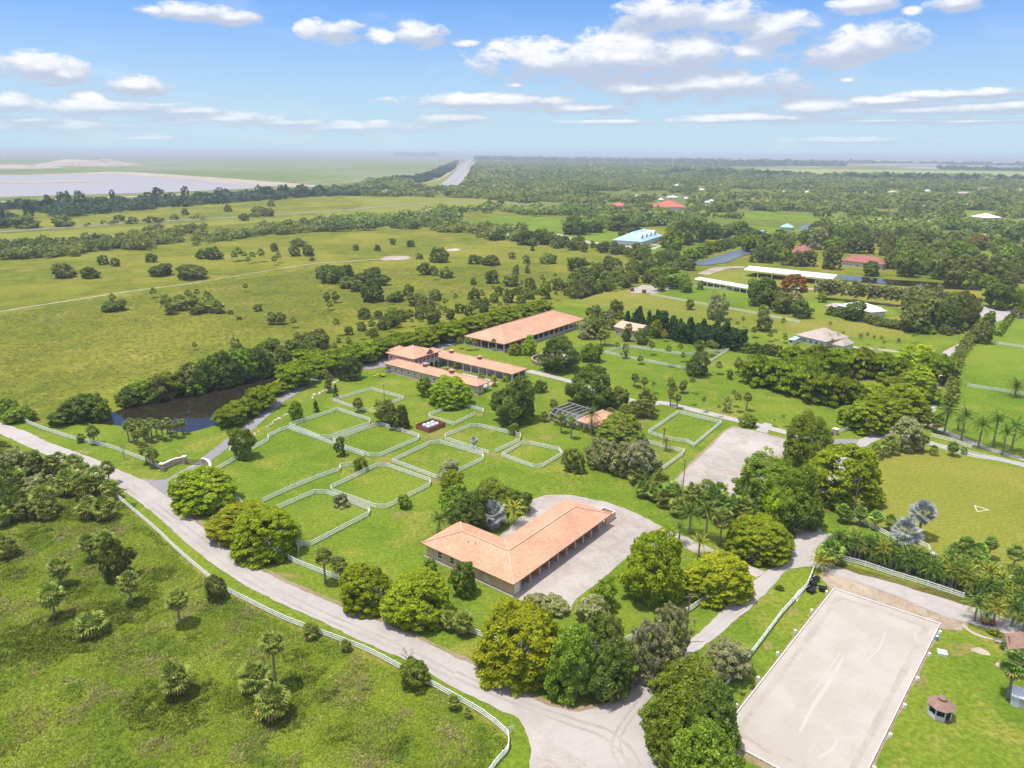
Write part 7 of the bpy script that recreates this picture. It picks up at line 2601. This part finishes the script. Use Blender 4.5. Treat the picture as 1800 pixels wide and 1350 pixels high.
# labels: each plant is found by its place in its row or clump
CATW = {'cabbage_palm': 'palm', 'silver_palm': 'palm', 'feather_palm': 'palm', 'royal_palm': 'palm', 'date_palm': 'palm', 'bush': 'bush', 'conifer': 'conifer', 'tree': 'tree', 'broad_tree': 'tree',
        'spreading_tree': 'tree'}

# past 300 trees in view, the ones that show smallest become one mass of woodland
def cull(cat, limit, name):
    allp = []
    for key, lst in REG.items():
        for q in lst:
            o = q[1]
            if CATW[o.name.split('.')[0]] == cat:
                R = max(c.scale[0] for c in o.children)
                allp.append((R / math.hypot(o.location.x, o.location.y - 0), key, q))
    allp.sort(key=lambda t: -t[0])
    drop = [t for t in allp[limit:] if not isinstance(t[1], tuple)]
    bym = {}
    for _, key, q in drop:
        o = q[1]
        REG[key].remove(q)
        c0, s0 = math.cos(o.rotation_euler.z), math.sin(o.rotation_euler.z)
        for ch in list(o.children):
            me = ch.data
            if me.name.startswith('crown'):
                V = np.empty(len(me.vertices) * 3, dtype=np.float32)
                me.vertices.foreach_get('co', V)
                V = V.reshape(-1, 3) * np.array(ch.scale) + np.array(ch.location)
                V = np.stack([V[:, 0] * c0 - V[:, 1] * s0 + o.location.x, V[:, 0] * s0 + V[:, 1] * c0 + o.location.y, V[:, 2]], 1)
                bym.setdefault(me.materials[0].name, []).append(V)
            bpy.data.objects.remove(ch)
        bpy.data.objects.remove(o)
    Vs, Mi, mats_ = [], [], []
    for i, (mn, vs) in enumerate(bym.items()):
        v = np.concatenate(vs)
        Vs.append(v)
        Mi.append(np.full(len(v) // 4, i))
        mats_.append(bpy.data.materials[mn])
    if Vs:
        V = np.concatenate(Vs)
        tag(link(name, np_mesh(name, V, np.arange(len(V)).reshape(-1, 4), mats_, np.concatenate(Mi))), kind='stuff')


REG = {k_: v_ for k_, v_ in REG.items()}
cull('tree', 298, 'woodland_trees')
cull('palm', 298, 'woodland_palms')
REG = {k_: v_ for k_, v_ in REG.items() if v_}
for key, lst in REG.items():
    lst.sort(key=lambda q: q[0])
    if isinstance(key, tuple):
        tag(lst[0][1], key[1], CATW[lst[0][1].name.split('.')[0]])
        continue
    for i, (x, o) in enumerate(lst):
        w = ordl(i) + (' of' if i == 0 else ' in') + ' the ' + key
        if i:
            w = ordl(i) + ' of the ' + key
        tag(o, w, CATW[o.name.split('.')[0]], key)


# ================================================================ STUFF (what nobody could count)
def stuff(name, V, F, mat):
    return tag(link(name, np_mesh(name, V, F, [mat])), kind='stuff')


def poly_points(poly, n, rng, world=False):
    W_ = [(p.x, p.y) for p in (P(x, y) for x, y in poly)] if not world else poly
    xs, ys = [p[0] for p in W_], [p[1] for p in W_]
    out = []
    cx = rng.uniform(min(xs), max(xs), n * 6)
    cy = rng.uniform(min(ys), max(ys), n * 6)
    # vectorised point in polygon
    ins = np.zeros(len(cx), bool)
    j = len(W_) - 1
    for i in range(len(W_)):
        xi, yi, xj, yj = W_[i][0], W_[i][1], W_[j][0], W_[j][1]
        if yi != yj:
            c = ((yi > cy) != (yj > cy)) & (cx < (xj - xi) * (cy - yi) / (yj - yi) + xi)
            ins ^= c
        j = i
    P_ = np.stack([cx, cy], 1)[ins]
    return P_[:n], ins.mean() * (max(xs) - min(xs)) * (max(ys) - min(ys))


def avoid(P_, polys):
    keep = np.ones(len(P_), bool)
    for poly in polys:
        W_ = [(p.x, p.y) for p in (P(x, y) for x, y in poly)]
        ins = np.zeros(len(P_), bool)
        j = len(W_) - 1
        for i in range(len(W_)):
            xi, yi, xj, yj = W_[i][0], W_[i][1], W_[j][0], W_[j][1]
            if yi != yj:
                ins ^= ((yi > P_[:, 1]) != (yj > P_[:, 1])) & (P_[:, 0] < (xj - xi) * (P_[:, 1] - yi) / (yj - yi) + xi)
            j = i
        keep &= ~ins
    return P_[keep]


def woods(name, poly, spacing, R, asp, leaves, mat, seed, holes=(), nmax=20000, clear=-.26):
    rng = np.random.default_rng(seed)
    _, area = poly_points(poly, 2000, rng)
    n = int(min(nmax, area / spacing ** 2))
    P_, _ = poly_points(poly, n, rng)
    if holes:
        P_ = avoid(P_, holes)
    # natural clearings and thin places
    den = np.array([mnoise.noise(Vector((x / (spacing * 22), y / (spacing * 22), seed * 1.7))) + .5 * mnoise.noise(Vector((x / (spacing * 6), y / (spacing * 6), seed))) for x, y in P_])
    P_ = P_[den > clear]
    n = len(P_)
    k = leaves
    rad = R * np.clip(rng.lognormal(-.1, .32, n), .4, 1.9)
    d = rng.normal(0, 1, (n, k, 3))
    d[:, :, 2] = np.abs(d[:, :, 2]) * 1.1 - .25
    d /= np.linalg.norm(d, axis=2)[:, :, None]
    lob = rng.normal(0, .25, (n, 1, 3))
    c = d * (rad[:, None] * rng.uniform(.75, 1.05, (n, k)))[:, :, None]
    c[:, :, 2] *= asp
    base = np.zeros((n, 1, 3))
    base[:, 0, :2] = P_
    base[:, 0, 2] = rad * asp * .75
    C = (c + base).reshape(-1, 3)
    N = (d + np.array([0, 0, .3])).reshape(-1, 3)
    C[:, 2] = np.maximum(C[:, 2], .5)
    sz = np.repeat(rad, k) * 2.1 / math.sqrt(k)
    V = leaf_quads(C, N, sz, rng, .8)
    F = np.arange(len(V)).reshape(-1, 4)
    return stuff(name, V, F, mat)


canal_hole = [(700, 330), (735, 330), (808, 330), (830, 305), (842, 279), (815, 279), (780, 305), (745, 318)]
field_holes = [[(780, 394), (880, 381), (985, 384), (990, 400), (970, 410), (880, 402)], [(965, 412), (1060, 405), (1090, 412), (1080, 425), (1150, 432), (1240, 440), (1190, 452), (1120, 447), (1010, 430), (940, 425)],
               [(1235, 374), (1330, 373), (1450, 383), (1450, 389), (1330, 385), (1240, 381)], [(1560, 383), (1640, 385), (1860, 391), (1860, 408), (1780, 403), (1700, 395), (1600, 388)], [(1668, 371), (1785, 374), (1785, 382), (1668, 379)],
               [(1240, 394), (1320, 400), (1400, 402), (1408, 412), (1320, 424), (1245, 414)], [(1660, 437), (1740, 439), (1810, 447), (1810, 457), (1700, 451)], [(1400, 410), (1412, 394), (1440, 392), (1458, 400), (1440, 410)],
               [(1330, 295), (1560, 299), (1860, 303), (2300, 309), (2300, 324), (1860, 318), (1600, 313), (1330, 306)]]
H = [canal_hole] + house_holes + field_holes
woods('far_woods', [(852, 350), (700, 345), (690, 336), (810, 330), (820, 315), (1100, 312), (1500, 316), (1900, 322), (2000, 352), (1900, 384), (1560, 386), (1450, 392), (1400, 398), (1230, 392), (1100, 378), (1000, 366)],
      7.4, 5.4, .8, 24, L['far'], 21, H, 36000, -.20)
woods('far_woods', [(815, 318), (822, 300), (834, 284), (1200, 290), (1400, 312), (1600, 313), (2300, 325), (2300, 332), (1900, 322), (1500, 316), (1100, 312)], 21, 13, .5, 22, L['far'], 22, H, 16000)
woods('far_woods', [(836, 284), (836, 277.5), (1000, 281), (1200, 286), (1500, 292), (1330, 293), (1000, 287)], 60, 38, .25, 18, L['fardark'], 23, H, 4000)
woods('distant_tree_line', [(1180, 305), (1300, 307.5), (1500, 313), (1900, 320), (1900, 323), (1500, 316), (1300, 311), (1180, 308)], 13, 8, 1.0, 26, L['fardark'], 24, (), 5000)
woods('distant_tree_line', [(1650, 297), (1860, 301), (1860, 302.5), (1650, 298.6)], 26, 11, .8, 26, L['fardark'], 25, (), 500)
woods('distant_tree_line', [(700, 272.4), (770, 272.6), (770, 275.5), (700, 275)], 120, 70, .25, 20, L['fardark'], 26, (), 900)
woods('distant_tree_line', [(1130, 281), (1600, 287), (1900, 291), (1900, 293), (1600, 289), (1130, 283)], 50, 24, .4, 20, L['fardark'], 27, (), 1500)
woods('mid_woods', [(1398, 404), (1440, 410), (1480, 412), (1600, 418), (1700, 440), (1820, 462), (1960, 470), (1960, 405), (1800, 402), (1700, 397), (1600, 392), (1480, 392)], 8.5, 6.0, .9, 60, L['far'], 28, H, 5000)
woods('mid_woods', [(1080, 380), (1230, 392), (1240, 402), (1180, 414), (1160, 398), (1100, 400), (1060, 404), (990, 398), (985, 384), (900, 378), (860, 376), (820, 382), (770, 394), (700, 396), (660, 400), (600, 404), (560, 402),
                    (600, 394), (700, 384), (780, 374), (860, 366), (960, 372), (1000, 366)], 8.0, 5.5, .8, 60, L['far'], 29, H, 5000)
woods('mid_woods', [(500, 400), (560, 402), (640, 404), (700, 398), (780, 396), (880, 404), (930, 412), (900, 424), (840, 418), (760, 408), (690, 404), (560, 408)], 7.5, 5.0, .8, 60, L['far'], 30, H, 3000)
woods('hedgerow_scrub', [(-60, 436), (0, 438), (90, 432), (180, 425), (250, 418), (280, 402), (330, 393), (400, 392), (470, 398), (480, 410), (400, 424), (300, 438), (200, 446), (100, 453), (0, 458), (-60, 462)], 6.0, 4.2, .85, 80, L['far'],
      31, (), 2600)
woods('hedgerow_scrub', [(470, 404), (560, 392), (620, 385), (660, 384), (640, 396), (560, 408), (490, 414)], 7, 4.5, .85, 70, L['far'], 32, (), 1200)
woods('lake_bank_scrub', [(-60, 372), (0, 362), (90, 362), (200, 356), (300, 352), (420, 344), (560, 338), (640, 336), (700, 338), (690, 343), (560, 346), (420, 356), (300, 366), (180, 376), (90, 386), (0, 402), (-60, 404)], 9, 6.0, .75, 44, L['fardark'],
      33, (), 4000)
woods('mid_woods', [(560, 338), (640, 330), (640, 322), (700, 318), (745, 326), (745, 336), (700, 346), (640, 346)], 9, 6.5, .8, 44, L['far'], 34, [canal_hole] + house_holes, 2500)
woods('canal_side_scrub', [(690, 318), (740, 312), (790, 290), (806, 282), (798, 298), (770, 313), (740, 322)], 14, 8, .7, 24, L['fardark'], 35, (), 1500)
woods('roadside_scrub', [(150, 392), (300, 385), (480, 378), (480, 382), (300, 390), (150, 398)], 12, 4, .7, 40, L['far'], 36, (), 200)


def tufts(name, poly, n, size, h, mat, seed, holes=(), clump=None, zmin=0):
    """grass tufts: a few leaning blades each"""
    rng = np.random.default_rng(seed)
    P_, _ = poly_points(poly, n, rng)
    if clump:
        v = np.array([mnoise.noise(Vector((x * clump[0], y * clump[0], seed))) for x, y in P_])
        P_ = P_[v > clump[1]]
    if holes:
        P_ = avoid(P_, holes)
    n = len(P_)
    k = 5
    a = rng.uniform(0, 6.283, (n, k))
    s = size * rng.uniform(.6, 1.5, (n, 1))
    hh = h * rng.uniform(.3, 1.1, (n, k))
    x0 = P_[:, 0:1] + rng.normal(0, .3, (n, k)) * s
    y0 = P_[:, 1:2] + rng.normal(0, .3, (n, k)) * s
    z0 = np.zeros((n, k))
    lean = s * rng.uniform(.9, 2.0, (n, k))
    dx, dy = np.cos(a), np.sin(a)
    w = s * .22
    v0 = np.stack([x0 - dy * w, y0 + dx * w, z0], 2)
    v1 = np.stack([x0 + dy * w, y0 - dx * w, z0], 2)
    v2 = np.stack([x0 + dx * lean + dy * w * .8, y0 + dy * lean - dx * w * .8, hh], 2)
    v3 = np.stack([x0 + dx * lean - dy * w * .8, y0 + dy * lean + dx * w * .8, hh * .9], 2)
    V = np.stack([v0, v1, v2, v3], 2).reshape(-1, 3)
    F = np.arange(len(V)).reshape(-1, 4)
    return stuff(name, V, F, mat)


meadow_poly = [(-40, 790), (0, 800), (70, 830), (150, 862), (207, 884), (240, 912), (277, 945), (310, 978), (360, 1020), (402, 1050), (500, 1100), (600, 1138), (707, 1188), (787, 1232), (850, 1272), (884, 1300), (884, 1322),
               (850, 1362), (800, 1420), (-60, 1420)]
sheet('meadow', meadow_poly, 0.03, M['meadow'], 2, .4)
tufts('meadow_grass', meadow_poly, 60000, .30, .22, L['tuft'], 41)
tufts('dry_weeds', meadow_poly, 16000, .34, .40, L['straw'], 44, (), (.16, .16))
tufts('meadow_weeds', meadow_poly, 36000, .36, .34, L['vine'], 42, (), (.09, .12))
tufts('pasture_grass', [(-60, 560), (230, 520), (560, 472), (900, 470), (1000, 480), (900, 500), (700, 550), (560, 590), (420, 625), (250, 665), (100, 712), (30, 725), (-60, 722)], 22000, .55, .22, L['ptuft'], 43)


def mats(name, blobs, mat, seed, dens=34):
    """low tangled mounds of leaves"""
    rng = np.random.default_rng(seed)
    Cs, Ns, Ss = [], [], []
    for x, y, w, hgt in blobs:
        g = P(x, y)
        s = FPX / proj(g)[2]
        R = w / 2 / s
        n = int(dens * R * R * 2.2)
        a = rng.uniform(0, 6.283, n)
        r = R * np.sqrt(rng.uniform(0, 1, n)) * (1 + .25 * np.sin(a * 3 + x) + .15 * np.sin(a * 7 + y))
        px, py = g.x + r * np.cos(a) * 1.1, g.y + r * np.sin(a)
        bump = np.array([mnoise.noise(Vector((u * .55, v * .55, seed))) for u, v in zip(px, py)])
        z = hgt * np.clip(.55 + bump * 1.1, .08, 1.6) * np.clip(1.4 - r / R, .1, 1)
        Cs.append(np.stack([px, py, z + rng.uniform(-.08, .05, n)], 1))
        Ns.append(np.stack([rng.normal(0, .4, n), rng.normal(0, .4, n), np.ones(n)], 1))
    C, N = np.concatenate(Cs), np.concatenate(Ns)
    V = leaf_quads(C, N, .17, rng, .75)
    return stuff(name, V, np.arange(len(V)).reshape(-1, 4), mat)


mats('vine_cover', [(300, 1242, 150, .9), (330, 1225, 90, .8), (260, 1230, 90, .8), (450, 1225, 110, .9), (500, 1255, 90, .8), (540, 1190, 60, .6), (60, 1120, 130, .8), (120, 1130, 110, .9), (20, 1155, 90, .7), (215, 1080, 100, .8),
                    (170, 1075, 80, .7), (130, 1040, 70, .7), (255, 1045, 60, .6), (60, 940, 60, .6), (90, 905, 70, .7), (130, 905, 50, .6), (195, 865, 40, .7), (215, 890, 36, .6), (575, 1220, 50, .6), (30, 1010, 50, .5), (600, 1290, 60, .4),
                    (700, 1310, 60, .4), (280, 1010, 60, .5), (340, 1120, 30, .4), (520, 1155, 50, .6)], L['vine'], 51, 42)

# distant haze of the humid air
hz = MB().box(-46000, -46000, -1.2, 46000, 46000, 104)
hm = bpy.data.materials.new('haze_air')
hm.use_nodes = True
hm.node_tree.nodes.clear()
pv = hm.node_tree.nodes.new('ShaderNodeVolumePrincipled')
pv.inputs['Color'].default_value = (0.80, 0.89, 0.98, 1)
pv.inputs['Density'].default_value = 0.00011
pv.inputs['Anisotropy'].default_value = 0.0
ho = hm.node_tree.nodes.new('ShaderNodeOutputMaterial')
hm.node_tree.links.new(pv.outputs[0], ho.inputs['Volume'])
tag(hz.build('haze', hm, None), kind='stuff')
print('COUNTS', CNT, 'objects', len(bpy.data.objects), 'top', len([o for o in bpy.data.objects if o.parent is None]))
